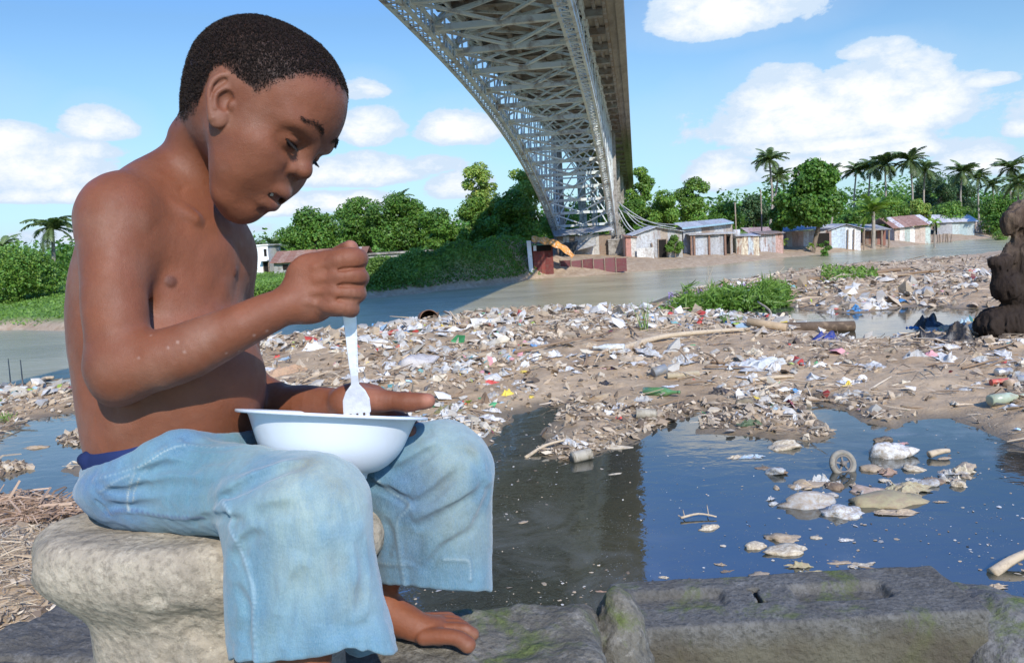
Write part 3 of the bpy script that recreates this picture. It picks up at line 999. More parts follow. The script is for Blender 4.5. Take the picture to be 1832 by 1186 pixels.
def palm(px, topy, D, label, seed=0, nf=18, fl=1.9, leaf=None, lean=0.0, trunk_r=.10, group='coconut palms rising behind the riverbank', droop=1.0, py_base=None, base_dx=0, name='palm_tree'):
    rs = np.random.RandomState(seed + 500)
    b = AT(px + base_dx, 500, D); head = np.array((ray(px, topy)[0] / ray(px, topy)[1] * D, D, pz(px, topy, D)))
    head[2] -= fl * .62
    t = empty(name, b, label, 'palm', group)
    mb = MB(); mid = (b + head) / 2 + np.array((lean, 0, 0))
    pts, rr = spline([b - np.array((0, 0, .4)), b + (head - b) * .12 + np.array((lean * .3, 0, 0)), mid, head], [trunk_r * 1.7, trunk_r * 1.15, trunk_r, trunk_r * .8], 5)
    mb.tube(pts, rr, 8); mb.build('trunk', M_PBARK, t, True)
    vs = []; qs = []; cs = []; n0 = 0
    for i in range(nf):
        a = i * 2.399 + rs.uniform(-.2, .2); e0 = rs.uniform(-.45, 1.15) if i % 3 else rs.uniform(.8, 1.45)
        L = fl * rs.uniform(.8, 1.15); h = np.array((cos(a), sin(a), 0)); m = 12
        P_ = [head.copy()]; ang = e0
        for k in range(m):
            P_.append(P_[-1] + (h * cos(ang) + np.array((0, 0, 1)) * sin(ang)) * L / m); ang -= (.085 + .05 * rs.rand()) * droop
        P_ = np.array(P_); s = np.cross(h, (0, 0, 1)); tone = rs.uniform(.7, 1.3)
        if e0 < -.05: tone *= .8
        for k in range(1, m + 1):
            T = P_[k] - P_[k - 1]; T /= np.linalg.norm(T)
            ll = L * .30 * math.sin(pi * min(1, (k + 1.2) / (m + 2))) ** .6
            for sd in (-1, 1):
                for j in range(2):
                    o = P_[k] - T * (L / m) * j * .5
                    tipv = o + (s * sd * .75 + T * .55 + np.array((0, 0, -.35 * rs.uniform(.5, 1.6)))) * ll * rs.uniform(.85, 1.1)
                    w_ = T * L * .024
                    vs += [o - w_, o + w_, (o + tipv) / 2 + w_ * 1.2 + np.array((0, 0, .03)), tipv, (o + tipv) / 2 - w_ * .8]
                    qs.append([n0, n0 + 1, n0 + 2, n0 + 4]); qs.append([n0 + 4, n0 + 2, n0 + 3, n0 + 3]); n0 += 5
                    cs += [[tone * rs.uniform(.85, 1.15)] * 3] * 5
    q = np.array(qs); quads = q[::2]; tris = q[1::2][:, :3]
    me = mesh_np('fronds', np.array(vs), [quads, tris], False); vcolor(me, 'col', np.array(cs)); link('fronds', me, leaf or L_PALM, t)
    mb = MB()
    if rs.rand() < .8:
        for i in range(7):
            a = rs.rand() * 2 * pi; c = head + np.array((cos(a) * .16, sin(a) * .16, -.16 - .1 * rs.rand()))
            mb.tube([c + (0, 0, .08), c + (0, 0, .03), c - (0, 0, .05), c - (0, 0, .10)], [.02, .075, .075, .02], 6)
        mb.build('coconuts', plain('coconut', (.16, .17, .05), .6), t, True)
    return t


# the trees on the far bank, left to right
tree(30, 438, 78, 44, 'large light green bush filling the left edge above the grassy bank', L_MID, 9000, .10, 16, 1, .12, .0, 'bush', flat=1.15, cat='bush', tone=.15)
tree(98, 462, 30, 47, 'darker green bush right behind the back of the boy', L_MANGO, 3500, .10, 8, 2, .08, .0, 'bush', cat='bush')
palm(90, 380, 50, 'palm with drooping dry fronds above the bush at the left edge', 3, 24, 1.65, None, .1, .12, None, 1.25)
palm(2, 418, 52, 'palm cut by the left border, above the large bush', 4, 14, 1.3, None, 0, .1, None)
palm(453, 428, 66, 'small palm crown just above the white house, by the arm of the boy', 5, 14, 1.4, None, 0, .1)
palm(489, 426, 63, 'slender palm standing beside the white house', 6, 16, 1.5, None, .05, .1)
tree(500, 452, 14, 60, 'little bush at the foot of the palm beside the white house', L_MID, 800, .12, 5, 7, .05, .0, 'bush', cat='bush')
G_MANGO = 'round mango trees behind the long low house'
tree(568, 372, 62, 60, 'round dark green tree farthest left of the row, over the long rusty roof', L_MANGO, 9500, .15, 18, 11, .2, .16, group=G_MANGO)
tree(650, 348, 55, 64, 'dark green tree second from the left in the row, its top a small notch lower', L_MANGO, 8500, .15, 16, 12, .2, .18, group=G_MANGO)
tree(718, 344, 62, 62, 'widest dark green tree in the middle of the row, above the fist of the boy', L_MANGO, 10500, .15, 18, 13, .25, .18, group=G_MANGO)
tree(790, 372, 48, 60, 'dark green tree at the right end of the row, sloping down to the mound', L_MANGO, 7500, .15, 15, 14, .2, .15, group=G_MANGO)
palm(716, 338, 70, 'palm tip showing over the round mango trees', 8, 10, 1.2, None, 0, .08)
tree(868, 276, 42, 66, 'tall slender tree with a loose pale crown, left of the bridge', L_LIGHT, 6500, .15, 15, 15, .16, .20, 'tall_tree', tone=.3)
tree(862, 345, 44, 64, 'olive green leafy tree below the tall pale one, left of the bridge', L_MID, 6500, .14, 14, 16, .16, .10)
tree(932, 292, 46, 70, 'yellow green tree top touching the left arch of the bridge', L_LIGHT, 6500, .15, 13, 17, .2, .25)
tree(925, 335, 52, 62, 'dark shady tree under the left arch of the bridge', L_MANGO, 9000, .15, 16, 18, .25, .08)
tree(1010, 372, 48, 86, 'green tree seen through the steel trusses of the bridge', L_MID, 5500, .18, 12, 19, .2, .1)
tree(1152, 288, 32, 84, 'tall tree with open grey green crown at the right edge of the bridge deck', L_MID, 5500, .17, 13, 20, .2, .18)
tree(1140, 350, 40, 78, 'low green tree behind the fan of cables beside the bridge', L_MANGO, 5500, .17, 12, 21, .15, .05)
tree(1190, 338, 38, 76, 'bright green round tree above the grey gabled shack', L_MID, 6500, .15, 13, 22, .15, .05)
tree(1250, 308, 40, 80, 'tree with a pointed feathery top between the gabled shack and the tall shack', L_MID, 6500, .16, 14, 23, .15, .1)
tree(1300, 362, 40, 84, 'low green tree behind the blue roofed shack', L_MANGO, 5000, .17, 12, 24, .15, .05)
tree(1352, 344, 34, 90, 'dark tree behind the foot of the tallest palm', L_FEATHER, 4500, .17, 11, 25, .12, .05)
tree(1452, 282, 62, 66, 'big broad-leaved almond tree standing between the shacks', L_MANGO, 11000, .20, 22, 26, .18, .20, 'almond_tree', asp=.7, flat=1.0)
tree(1400, 340, 28, 68, 'shaded lower bough tree at the left of the big almond tree', L_MANGO, 3500, .18, 9, 27, .12, .15)
tree(1590, 352, 44, 92, 'pale grey green tree behind the young palm', L_MID, 5000, .18, 12, 28, .15, .05)
tree(1540, 372, 36, 88, 'bushy tree between the almond tree and the young palm', L_MANGO, 4500, .17, 11, 29, .15, .05)
tree(1638, 352, 28, 82, 'yellow green round bush above the rusty roof', L_LIGHT, 4500, .14, 11, 30, .1, .05, 'bush', cat='bush')
tree(1668, 306, 42, 104, 'large dark feathery tree right of the tallest pair of palms', L_FEATHER, 9000, .18, 15, 31, .3, .05, asp=.35)
tree(1712, 304, 36, 108, 'dark feathery tree beside the lone palms on the right', L_FEATHER, 7500, .18, 14, 32, .3, .05, asp=.35)
tree(1706, 360, 46, 84, 'wide mid green bush behind the teal shack', L_MID, 6500, .15, 13, 33, .1, .0, 'bush', cat='bush')
tree(1782, 350, 48, 84, 'dark green bush near the right border, before the driftwood', L_MANGO, 6500, .15, 13, 34, .1, .0, 'bush', cat='bush')
tree(1835, 356, 40, 90, 'green bush at the right border behind the driftwood', L_MID, 4500, .15, 11, 35, .1, .0, 'bush', cat='bush')
for i, (x, y, D, s, lb) in enumerate([
    (1376, 266, 78, 1.9, 'tallest palm left of the big almond tree'), (1392, 300, 82, 1.7, 'shorter palm tucked behind the tallest palm at its right'),
    (1486, 292, 96, 1.9, 'palm peeping over the right shoulder of the almond tree'), (1532, 288, 100, 2.2, 'first palm of the tight cluster right of the almond tree'),
    (1558, 280, 98, 2.3, 'middle palm of the tight cluster right of the almond tree'), (1583, 274, 94, 2.4, 'last and highest palm of the tight cluster right of the almond tree'),
    (1628, 266, 92, 2.5, 'highest palm in the middle of the right half, over the rusty roof'), (1655, 286, 96, 2.1, 'palm leaning against the highest one, with bronze fronds'),
    (1722, 288, 98, 2.3, 'full dark palm over the feathery trees on the right'), (1750, 304, 104, 1.9, 'thin lone palm against the cloud, right of the feathery trees'),
    (1776, 318, 108, 1.8, 'smaller lone palm, second right of the feathery trees'), (1808, 280, 88, 2.2, 'tall palm close to the right border'),
    (1822, 308, 78, 2.0, 'bushy greener palm below the tall one at the right border')]):
    palm(x, y, D, lb, 20 + i, 30, s * .92, None, random.Random(i).uniform(-.5, .5), .11)
palm(1562, 352, 70, 'young bright green palm with a brown skirt rising between the shacks', 60, 20, 2.1, L_PALMY, .05, .16, None, .85)
palm(1672, 388, 66, 'small banana plant in front of the rusty roofed shack', 61, 9, .75, L_PALMY, 0, .07, None, 1.5, name='banana_plant')
palm(1400, 425, 66, 'banana plants beside the trunk of the almond tree', 62, 9, .6, L_PALMY, 0, .05, None, 1.3, name='banana_plant')
palm(1452, 432, 66, 'small banana plant between the tin fence and the white gabled shack', 63, 9, .55, L_PALMY, 0, .05, None, 1.3, name='banana_plant')
tree(1208, 418, 18, 59.5, 'small fresh green bush against the doorway of the gabled shack', L_MID, 2200, .07, 9, 70, .04, .1, 'bush', cat='bush')
tree(1478, 425, 15, 62, 'dark little bush by the white gabled shack', L_MANGO, 1200, .08, 6, 71, .04, .1, 'bush', cat='bush')
tree(1790, 408, 22, 74, 'low bright bush on the bank beside the driftwood', L_MID, 1500, .08, 7, 72, .04, .0, 'bush', cat='bush')

# far-off woods: one mass behind everything
rs = np.random.RandomState(77); blobs = []
for i in range(220):
    a = rs.uniform(-.72, .80); D = rs.uniform(118, 185); x = math.tan(a) * D
    h = rs.uniform(3.0, 6.2) if a > -.05 else rs.uniform(1.6, 4.2)
    blobs.append([x, D, -.5 + h * .5, rs.uniform(3, 6), 3, h])
Vt, Ft, Ct = crown(blobs, 110000, .36, rs, .6, .25)
me = mesh_np('distant_woods', Vt, Ft, False); vcolor(me, 'col', Ct)
tag(link('distant_woods', me, L_MANGO), 'far-off belt of dark green woods along the horizon', 'woods', None, 'stuff')

# low growth on the far bank
def cover(name, n, region, size, mat, label, hgt=.25, seed=1, cat='ground cover'):
    rs = np.random.RandomState(seed); pts = []
    while sum(len(p) for p in pts) < n:
        x = rs.uniform(region[0], region[1], 40000); y = rs.uniform(region[2], region[3], 40000); p = np.c_[x, y]
        z, s = far_z(p); k = region[4](p, z, s, rs); pts.append(np.c_[p, z][k])
    p = np.concatenate(pts)[:n]
    tuft = .5 + .5 * noise3(p, 1.2); p[:, 2] += rs.rand(n) * hgt * (.35 + tuft)
    nr_ = rs.randn(n, 3) * .7; nr_[:, 2] += .5; nr_[:, 1] -= .35
    col = rs.uniform(.7, 1.3, (n, 1)) * (1 + .30 * noise3(p + 4, .7))[:, None] * np.ones((1, 3))
    v, f, c = cards(p, nr_, size, .5, rs, col)
    me = mesh_np(name, v, f, False); vcolor(me, 'col', c)
    return tag(link(name, me, mat), label, cat, None, 'stuff')


L_GRASS = leaf_mat('leaf_grass', (.105, .205, .030), (.19, .30, .055))
L_MOUND = leaf_mat('leaf_vine', (.075, .165, .022), (.130, .240, .036))
cover('vines', 34000, (-9, 4.5, 42, 58, lambda p, z, s, r: (s > .35) & (seg_dist(p, MOUND, False) < 4.2) & (p[:, 0] < 1.6 + r.randn(len(p)) * .5)), .075, L_MOUND, 'dense creeping vines covering the steep mound on the far bank left of the bridge', .30, 5, 'vines')
cover('grass', 42000, (-40, -3, 34, 60, lambda p, z, s, r: (s > .25) & (seg_dist(p, MOUND, False) > 3.2)), .065, L_GRASS, 'bright green grass and weeds on the far bank at the left', .16, 6, 'grass')
cover('hedge', 14000, (-18, -5, 40, 50, lambda p, z, s, r: (s > .6) & (s < 2.3)), .075, L_GRASS, 'leafy green growth along the water edge in front of the white house', .55, 8, 'hedge')
print('plants', round(time.time() - T_START, 1))

# ------------------------------------------------------------------ shanties and other buildings on the far bank
def tin_mat(name, pal, rust=.4):
    if name in _MC: return _MC[name]
    m, nt = new_mat(name); g = N(nt); co = g.coord(); vc = g.attr('col', 'Color')
    wv = g.n('ShaderNodeTexWave', wave_type='BANDS', bands_direction='X'); wv.inputs['Scale'].default_value = 4.0; g.set(wv.inputs[0], co)
    st = g.noise(1.6, 6, .7, g.scale(co, (3, 3, .6)), .5)
    c = g.mix(g.mapr(st, .62 - .2 * rust, .80 - .2 * rust), vc, (.24, .10, .055))
    c = g.mix(g.mapr(g.noise(6, 5, .7, co), .46, .70, 0, .6), c, (.15, .12, .095))
    b_ = g.bump(wv, .5, .02); b_ = g.bump(g.noise(12, 4, .6, co), .3, .01, b_)
    g.out(g.bsdf(c, .85, b_, .15)); _MC[name] = m
    return m


TIN = tin_mat('tin_sheet', None, .35); TINR = tin_mat('rusty_tin_sheet', None, .75); TINC = tin_mat('clean_tin_sheet', None, .22)
M_WOOD = plain('grey_wood', (.25, .19, .14), .9, .2, var=.3, scale=6, bump=.5, bscale=30, bdist=.01)
M_DARK = plain('dark_opening', (.020, .018, .016), .95, .1, bump=0)
GREYS = [(.40, .41, .42), (.47, .48, .50), (.34, .34, .34), (.52, .53, .54), (.42, .38, .35)]


class Build:
    """a hut seen from the river: x runs along its front, y away from us, z up; metres"""
    def __init__(self, name, pxl, pxr, py, label, cat='shack', group=None, D=None, turn=0.0):
        b = hit_far((pxl + pxr) / 2, py) if D is None else AT((pxl + pxr) / 2, 500, D)
        self.D = b[1]; rl = ray(pxl, py); rr = ray(pxr, py)
        self.w = (rr[0] / rr[1] - rl[0] / rl[1]) * self.D
        self.o = np.array(b) + np.array((-self.w / 2, 0, 0)); self.o[2] -= .0
        self.root = empty(name, b, label, cat, group)
        c, s = cos(turn), sin(turn); self.A = np.array([[c, s, 0], [-s, c, 0], [0, 0, 1.0]]); self.seed = int(pxl)
        self.rs = random.Random(self.seed)

    def L(self, x, y, z): return self.o + np.array((x, y, z)) @ self.A

    def h(self, py): return pz(0, 0, 1) * 0 + (self.D / FPX) * py        # photo pixels to metres

    def wall(self, x0, x1, z0, z1, y=0.0, cols=GREYS, mat=None, sheet=.55, thick=.05, z1b=None, name='wall', depth=None, jag=.04):
        mb = MB(); z1b = z1 if z1b is None else z1b
        def run(xa, xb, ya, yb, za, zb):
            n = max(1, int(round(math.hypot(xb - xa, yb - ya) / sheet)))
            for i in range(n):
                t0, t1 = i / n, (i + 1) / n
                p = self.L(xa + (xb - xa) * t0, ya + (yb - ya) * t0, 0); q = self.L(xa + (xb - xa) * t1, ya + (yb - ya) * t1, 0)
                d = (q - p); L_ = np.linalg.norm(d); d = d / L_; nrm = np.cross(d, (0, 0, 1))
                za_ = za + (zb - za) * t0 + self.rs.uniform(-jag, jag * .3); zb_ = za + (zb - za) * t1 + self.rs.uniform(-jag, jag * .3)
                o = nrm * self.rs.uniform(0, .03); c = self.rs.choice(cols); f = self.rs.uniform(.8, 1.15); mb.col = tuple(min(1, k * f) for k in c)
                e = .01
                v = [p + o + d * 0 + (0, 0, z0 - .25), q + o + d * e + (0, 0, z0 - .25), q + o + d * e + (0, 0, zb_), p + o + (0, 0, za_)]
                v = np.array(v); v2 = v - nrm * thick * .6
                mb.add(np.concatenate([v, v2]), [[0, 1, 2, 3], [7, 6, 5, 4], [0, 4, 5, 1], [1, 5, 6, 2], [2, 6, 7, 3], [3, 7, 4, 0]])
        run(x0, x1, y, y, z1, z1b)
        if depth:
            run(x1 + .02, x1 + .02, y + .06, y + depth, z1b, z1b); run(x0 - .02, x0 - .02, y + depth, y + .06, z1, z1)
            run(x1, x0, y + depth + .05, y + depth + .05, z1b, z1)
        return mb.build(name, mat or TIN, self.root, False, True)

    def roof(self, x0, x1, y0, y1, z00, z10, z01, z11, cols=GREYS, mat=None, sheet=.6, thick=.04, name='roof'):
        """z00: left front, z10: right front, z01: left back, z11: right back"""
        mb = MB(); n = max(1, int(round((x1 - x0) / sheet)))
        for i in range(n):
            t0, t1 = i / n, (i + 1.03) / n; dz = self.rs.uniform(0, .02); e0 = self.rs.uniform(-.06, .06)
            xa = x0 + (x1 - x0) * t0; xb = x0 + (x1 - x0) * t1
            za = z00 + (z10 - z00) * t0; zb = z00 + (z10 - z00) * t1; zc = z01 + (z11 - z01) * t1; zd = z01 + (z11 - z01) * t0
            v = np.array([self.L(xa, y0 + e0, za + dz), self.L(xb, y0 + e0, zb + dz), self.L(xb, y1, zc + dz), self.L(xa, y1, zd + dz)])
            c = self.rs.choice(cols); f = self.rs.uniform(.85, 1.15); mb.col = tuple(min(1, k * f) for k in c)
            mb.add(np.concatenate([v, v - np.array((0, 0, thick))]), [[0, 1, 2, 3], [7, 6, 5, 4], [0, 4, 5, 1], [1, 5, 6, 2], [2, 6, 7, 3], [3, 7, 4, 0]])
        return mb.build(name, mat or TIN, self.root, False, True)

    def post(self, x, z0, z1, y=-.08, r=.05, lean=0.0, name='post', mat=None):
        mb = MB(); mb.bar(self.L(x, y, z0 - .3), self.L(x + lean, y, z1), r * 2, r * 2, (0, 1, 0)); return mb.build(name, mat or M_WOOD, self.root)

    def hole(self, x0, x1, z0, z1, name='doorway', y=-.075, mat=None, frame=True):
        mb = MB(); mb.box((x0, y, z0), (x1, y + .05, z1), self.A, self.o); o = mb.build(name, mat or M_DARK, self.root)
        if frame:
            fb = MB()
            for a, b in (((x0 - .06, y - .03, z0), (x0, y + .06, z1 + .06)), ((x1, y - .03, z0), (x1 + .06, y + .06, z1 + .06)), ((x0, y - .03, z1), (x1, y + .06, z1 + .06))):
                fb.box(a, b, self.A, self.o)
            fb.build('frame', M_WOOD, o)
        return o


m_white = plain('whitewash', (.78, .77, .73), .85, .2, var=.08, scale=1.5, bump=.2, bscale=20, dirt=(.40, .36, .30), dirt_amt=.25)
m_block = plain('grey_blockwork', (.36, .35, .33), .9, .2, var=.2, scale=1.6, bump=.4, bscale=14, bdist=.02, dirt=(.18, .16, .13), dirt_amt=.6)

# white two-storey house
B = Build('house', 447, 484, 492, 'small white flat-roofed house beyond the left shoulder of the boy', 'house', D=58)
H = B.h(50); w = B.w
mb = MB(); mb.box((0, 0, -.6), (w, 3.2, H), B.A, B.o); mb.build('wall', m_white, B.root)
mb = MB(); mb.box((-.08, -.08, H + .003), (w + .08, 3.3, H + .10), B.A, B.o); mb.build('roof', m_white, B.root)
B.hole(w * .80, w * .93, H * .62, H * .88, 'window', -.02, None, False); B.hole(w * .74, w * .96, H * .02, H * .42, 'doorway', -.02)
mb = MB(); mb.box((w * .66, -.55, H * .46), (w * 1.02, -.03, H * .50), B.A, B.o); mb.build('balcony', m_white, B.root)
# long low house with a rusty roof, and the grey block wall house
B = Build('long_house', 492, 652, 488, 'long low grey house with a rusty red tin roof below the mango trees', 'house', D=56)
H = B.h(22); w = B.w
mb = MB(); mb.box((0, 0, -.5), (w, 3.5, H), B.A, B.o); mb.build('wall', m_block, B.root)
B.roof(-.2, w + .2, -.35, 1.8, H - .02, H - .02, H + .75, H + .75, [(.34, .18, .125), (.40, .25, .18), (.27, .14, .10), (.46, .38, .33)], TINR, .5)
B.roof(-.2, w + .2, 1.81, 3.9, H + .74, H + .74, H - .02, H - .02, [(.34, .18, .125), (.38, .24, .18)], TINR, .5)
for i in range(5): B.hole(w * (.1 + .18 * i), w * (.16 + .18 * i), H * .35, H * .78, 'window', -.03, None, False)
B = Build('block_house', 648, 772, 478, 'unplastered grey block house in the shade of the mango trees above the mound', 'house', D=57)
H = B.h(27); w = B.w
mb = MB(); mb.box((0, 0, -.5), (w, 3.0, H), B.A, B.o); mb.build('wall', m_block, B.root)
mb = MB(); mb.box((-.1, -.15, H + .003), (w + .1, 3.1, H + .12), B.A, B.o); mb.build('roof', m_conc, B.root)
B.hole(w * .10, w * .35, H * .30, H * .80, 'window', -.03, None, False); B.hole(w * .62, w * .72, H * .25, H * .70, 'window', -.03, None, False)

# red gate hut with the orange tarpaulin
B = Build('shack', 947, 990, 488, 'hut of dark red tin sheets with a white post, left of the bridge foot', 'shack'); H = B.h(58); w = B.w
B.wall(w * .2, w, 0, H * .80, 0, [(.22, .055, .045), (.18, .045, .04)], TINC, .25, depth=2.0)
B.hole(w * .35, w * .95, H * .66, H * .84, 'opening', -.07, None, False)
B.post(w * .09, 0, H, -.1, .14, -.08, 'post', m_white)
mb = MB(); mb.box((w * .22, -.16, H * .68), (w * .34, -.08, H * .84), B.A, B.o); mb.build('notice', m_white, B.root)
B.roof(w * .1, w * 1.05, -.2, 2.1, H * .92, H * .86, H * .98, H * .92, [(.13, .12, .11)], TIN)
tp = [(952, 423, 0), (1000, 427, 0), (1016, 430, -.1), (1028, 462, -.5), (1018, 464, -.6), (988, 442, -.4), (952, 430, -.3)]
D0 = B.D
def DP(px, py, D): r = ray(px, py); return CP + r * (D / r[1])
gv = []; gw, gh = 22, 9
for j in range(gh):
    for i in range(gw):
        t = i / (gw - 1); s = j / (gh - 1)
        x = 951 + 78 * t - 6 * t * s; y = 423 + 4 * t + 30 * t ** 3 + s * (9 + 8 * t * (1 - t) * 2 - 3 * t); q = DP(x, y, D0 - .35 - s * .5 + .12 * sin(t * 22) * (.4 + s))
        gv.append(q + np.array((0, 0, .05 * sin(t * 25 + s * 3))))
iq = np.arange(gw * gh).reshape(gh, gw); fq4 = np.stack([iq[:-1, :-1], iq[:-1, 1:], iq[1:, 1:], iq[1:, :-1]], -1).reshape(-1, 4)
tarp = link('tarpaulin', mesh_np('tarpaulin', np.array(gv), fq4), plain('orange_tarp', (.62, .26, .05), .6, .3, var=.3, scale=3, bump=.5, bscale=6, bdist=.05, dirt=(.75, .6, .45), dirt_amt=.4))
mo = tarp.modifiers.new('thick', 'SOLIDIFY'); mo.thickness = .012
tag(tarp, 'orange tarpaulin sagging from the roof of the red tin hut', 'tarpaulin')
B = Build('shack', 1000, 1096, 470, 'low shack with faded grey roof and patchwork board wall between the two bridge feet', 'shack', D=62); H = B.h(46); w = B.w
B.wall(0, w, 0, H * .72, 0, [(.34, .15, .11), (.52, .50, .46), (.30, .22, .16), (.42, .42, .42), (.36, .30, .24)], TIN, .45, depth=2.6)
B.roof(-.2, w + .2, -.5, 2.8, H * .74, H * .86, H * .95, H * 1.05, [(.40, .41, .40), (.50, .50, .48)], TIN)
mb = MB(); v = [B.L(w * .30, -.1, H * .35), B.L(w * .72, -.1, H * .62), B.L(w * .70, -.9, H * .30), B.L(w * .22, -.9, H * .10)]
mb.add(np.array(v), [[0, 1, 2, 3]]); o = mb.build('board', m_block, B.root); o.modifiers.new('t', 'SOLIDIFY').thickness = .05
# dark green net
mb = MB(); gv = []
for j in range(8):
    for i in range(8):
        t, s = i / 7, j / 7; gv.append(DP(1000 + 34 * t * (1 - .25 * s), 430 + 36 * s + 4 * sin(t * 3), 60.4 + .2 * sin(i * 1.7 + j)))
iq = np.arange(64).reshape(8, 8); fq8 = np.stack([iq[:-1, :-1], iq[:-1, 1:], iq[1:, 1:], iq[1:, :-1]], -1).reshape(-1, 4)
o = link('net', mesh_np('net', np.array(gv), fq8), plain('dark_net', (.05, .055, .055), .9)); o.modifiers.new('t', 'SOLIDIFY').thickness = .02
tag(o, 'dark shade net hanging beside the orange tarpaulin', 'net')
# maroon fence
B = Build('fence', 1002, 1122, 482, 'low fence of maroon plastic sheets on the brown bank below the bridge', 'fence'); H = B.h(19); w = B.w
for i in range(6):
    B.wall(w * i / 6 + .02, w * (i + 1) / 6 - .03, 0, H * (1 - .06 * (i % 2)), .02 * (i % 2), [(.15, .05, .055), (.19, .075, .08)], TINC, .5, name='panel')
    B.post(w * i / 6, 0, H * 1.05, -.05, .03)
B = Build('plinth', 1091, 1121, 463, 'square grey concrete plinth beneath the right foot of the bridge', 'plinth', D=61.5); H = B.h(27); w = B.w
mb = MB(); mb.box((0, 0, -.6), (w, 1.6, H), B.A, B.o); mb.build('block', m_conc, B.root)
mb = MB(); mb.box((-.05, -.05, H + .003), (w + .05, 1.65, H + .08), B.A, B.o); mb.build('cap', m_conc, B.root)
# gabled grey shack
B = Build('shack', 1122, 1140, 463, 'narrow lean-to with white panel and rusty beam beside the concrete base', 'shack', D=60); H = B.h(36); w = B.w
B.wall(0, w, 0, H, 0, [(.66, .62, .56), (.5, .25, .2)], TINC, .4, depth=1.5); B.roof(-.1, w + .1, -.2, 1.6, H * 1.02, H * .95, H * 1.1, H * 1.02, [(.35, .2, .15)], TINR)
B = Build('shack', 1138, 1222, 462, 'grey gabled shack of weathered sheets with a dark doorway', 'shack', D=60); H = B.h(56); w = B.w
B.wall(0, w * .40, 0, H * .80, 0, [(.50, .50, .50), (.56, .57, .58)], TINC, .5, z1b=H * .98, depth=None)
B.wall(w * .40, w, 0, H * .98, 0, [(.42, .42, .42), (.48, .46, .42), (.36, .30, .24)], TIN, .5, z1b=H * .84, depth=2.6, name='wall')
B.roof(-.25, w * .45, -.3, 2.9, H * .76, H * 1.0, H * .80, H * 1.04, [(.50, .52, .54)], TINC); B.roof(w * .452, w + .2, -.3, 2.9, H * 1.0, H * .80, H * 1.04, H * .84, [(.46, .47, .48)], TINC)
B.hole(w * .50, w * .66, 0, H * .58, 'doorway', -.08); B.post(w * .42, 0, H * .5, -.12, .05, -.25)
B.wall(w * .02, w * .38, 0, H * .36, -.35, [(.62, .60, .55)], TINC, .8, name='low_wall')
# taller shack with blue edged roof
B = Build('shack', 1229, 1318, 455, 'tallest shack, a bluish tin roof over silvery sheets, right of the bush', 'shack', D=61.5); H = B.h(60); w = B.w
B.wall(0, w, 0, H * .86, .9, [(.44, .45, .46), (.34, .30, .27), (.50, .52, .54), (.30, .24, .2)], TIN, .5, depth=2.4)
B.roof(-.15, w * 1.0, .5, 3.5, H * .84, H * .93, H * 1.0, H * 1.06, [(.44, .46, .47), (.38, .41, .43)], TINC)
mb = MB(); mb.bar(B.L(-.15, .46, H * .82), B.L(w, .46, H * .91), .04, .14); mb.build('fascia', plain('blue_paint', (.24, .36, .43), .8), B.root)
B.wall(w * .12, w * .80, 0, H * .58, 0, [(.42, .44, .46), (.50, .52, .54), (.38, .38, .38)], TINC, .45, name='porch_wall')
B.roof(w * .05, w * .98, -.3, 1.0, H * .62, H * .60, H * .66, H * .66, [(.44, .42, .38)], TIN, name='porch_roof')
for x in (.10, .16, .46, .78): B.post(w * x, 0, H * .6, -.1, .07, 0, 'post', plain('brown_post', (.22, .13, .09), .9))
B.hole(w * .84, w * .94, 0, H * .52, 'doorway', .80)
# tin patchwork row
G_ROW = 'patchwork tin walls between the tall shack and the almond tree'
B = Build('shack', 1319, 1359, 452, 'patchwork shack with pale green and cream sheets right of the tall shack', 'shack', G_ROW, 63); H = B.h(34); w = B.w
B.wall(0, w, 0, H, 0, [(.40, .50, .44), (.62, .55, .40), (.45, .50, .50), (.66, .60, .48)], TINR, .45, z1b=H * .96, depth=2.2); B.roof(-.1, w + .1, -.2, 2.4, H, H * .98, H * 1.1, H * 1.08, GREYS, TIN)
mb = MB(); mb.tube([B.L(w * .05, .3, H * .9), B.L(w * .05, .3, H * 1.35)], .30, 14); mb.build('water_tank', TINC, B.root, True, True)
B = Build('shack', 1361, 1402, 452, 'leaning wall of pale pink and rusty sheets left of the almond tree', 'shack', G_ROW, 65); H = B.h(34); w = B.w
B.wall(0, w, 0, H * .95, 0, [(.52, .46, .44), (.46, .46, .46), (.55, .36, .30)], TINR, .6, depth=2.2); B.roof(-.1, w + .1, -.3, 2.4, H * .97, H * .99, H * 1.12, H * 1.12, [(.25, .22, .2)], TINR)
B = Build('shack', 1348, 1402, 420, 'hut with a pinkish rusty roof behind the patchwork row', 'shack', None, 74); H = B.h(26); w = B.w
B.wall(0, w, -.6, H * .55, 0, [(.25, .2, .17)], TIN, .6, depth=2.5); B.roof(-.3, w + .3, -.3, 2.8, H * .5, H * .5, H * 1.0, H * .95, [(.46, .33, .29), (.62, .50, .46)], TINR)
B = Build('shack', 1408, 1488, 446, 'shaded grey tin hut directly under the almond tree', 'shack', None, 68.5); H = B.h(40); w = B.w
B.wall(0, w, 0, H * .72, 0, [(.36, .34, .33), (.46, .46, .46), (.40, .28, .24)], TIN, .5, depth=2.4); B.roof(-.2, w + .1, -.4, 2.6, H * .72, H * .86, H * .92, H * 1.05, [(.52, .53, .54), (.44, .44, .45)], TIN)
B.hole(w * .62, w * .95, 0, H * .58, 'opening', -.08, None, False)
B = Build('shack', 1485, 1540, 446, 'white and pale blue gabled shack right of the almond tree', 'shack', None, 68.5); H = B.h(42); w = B.w
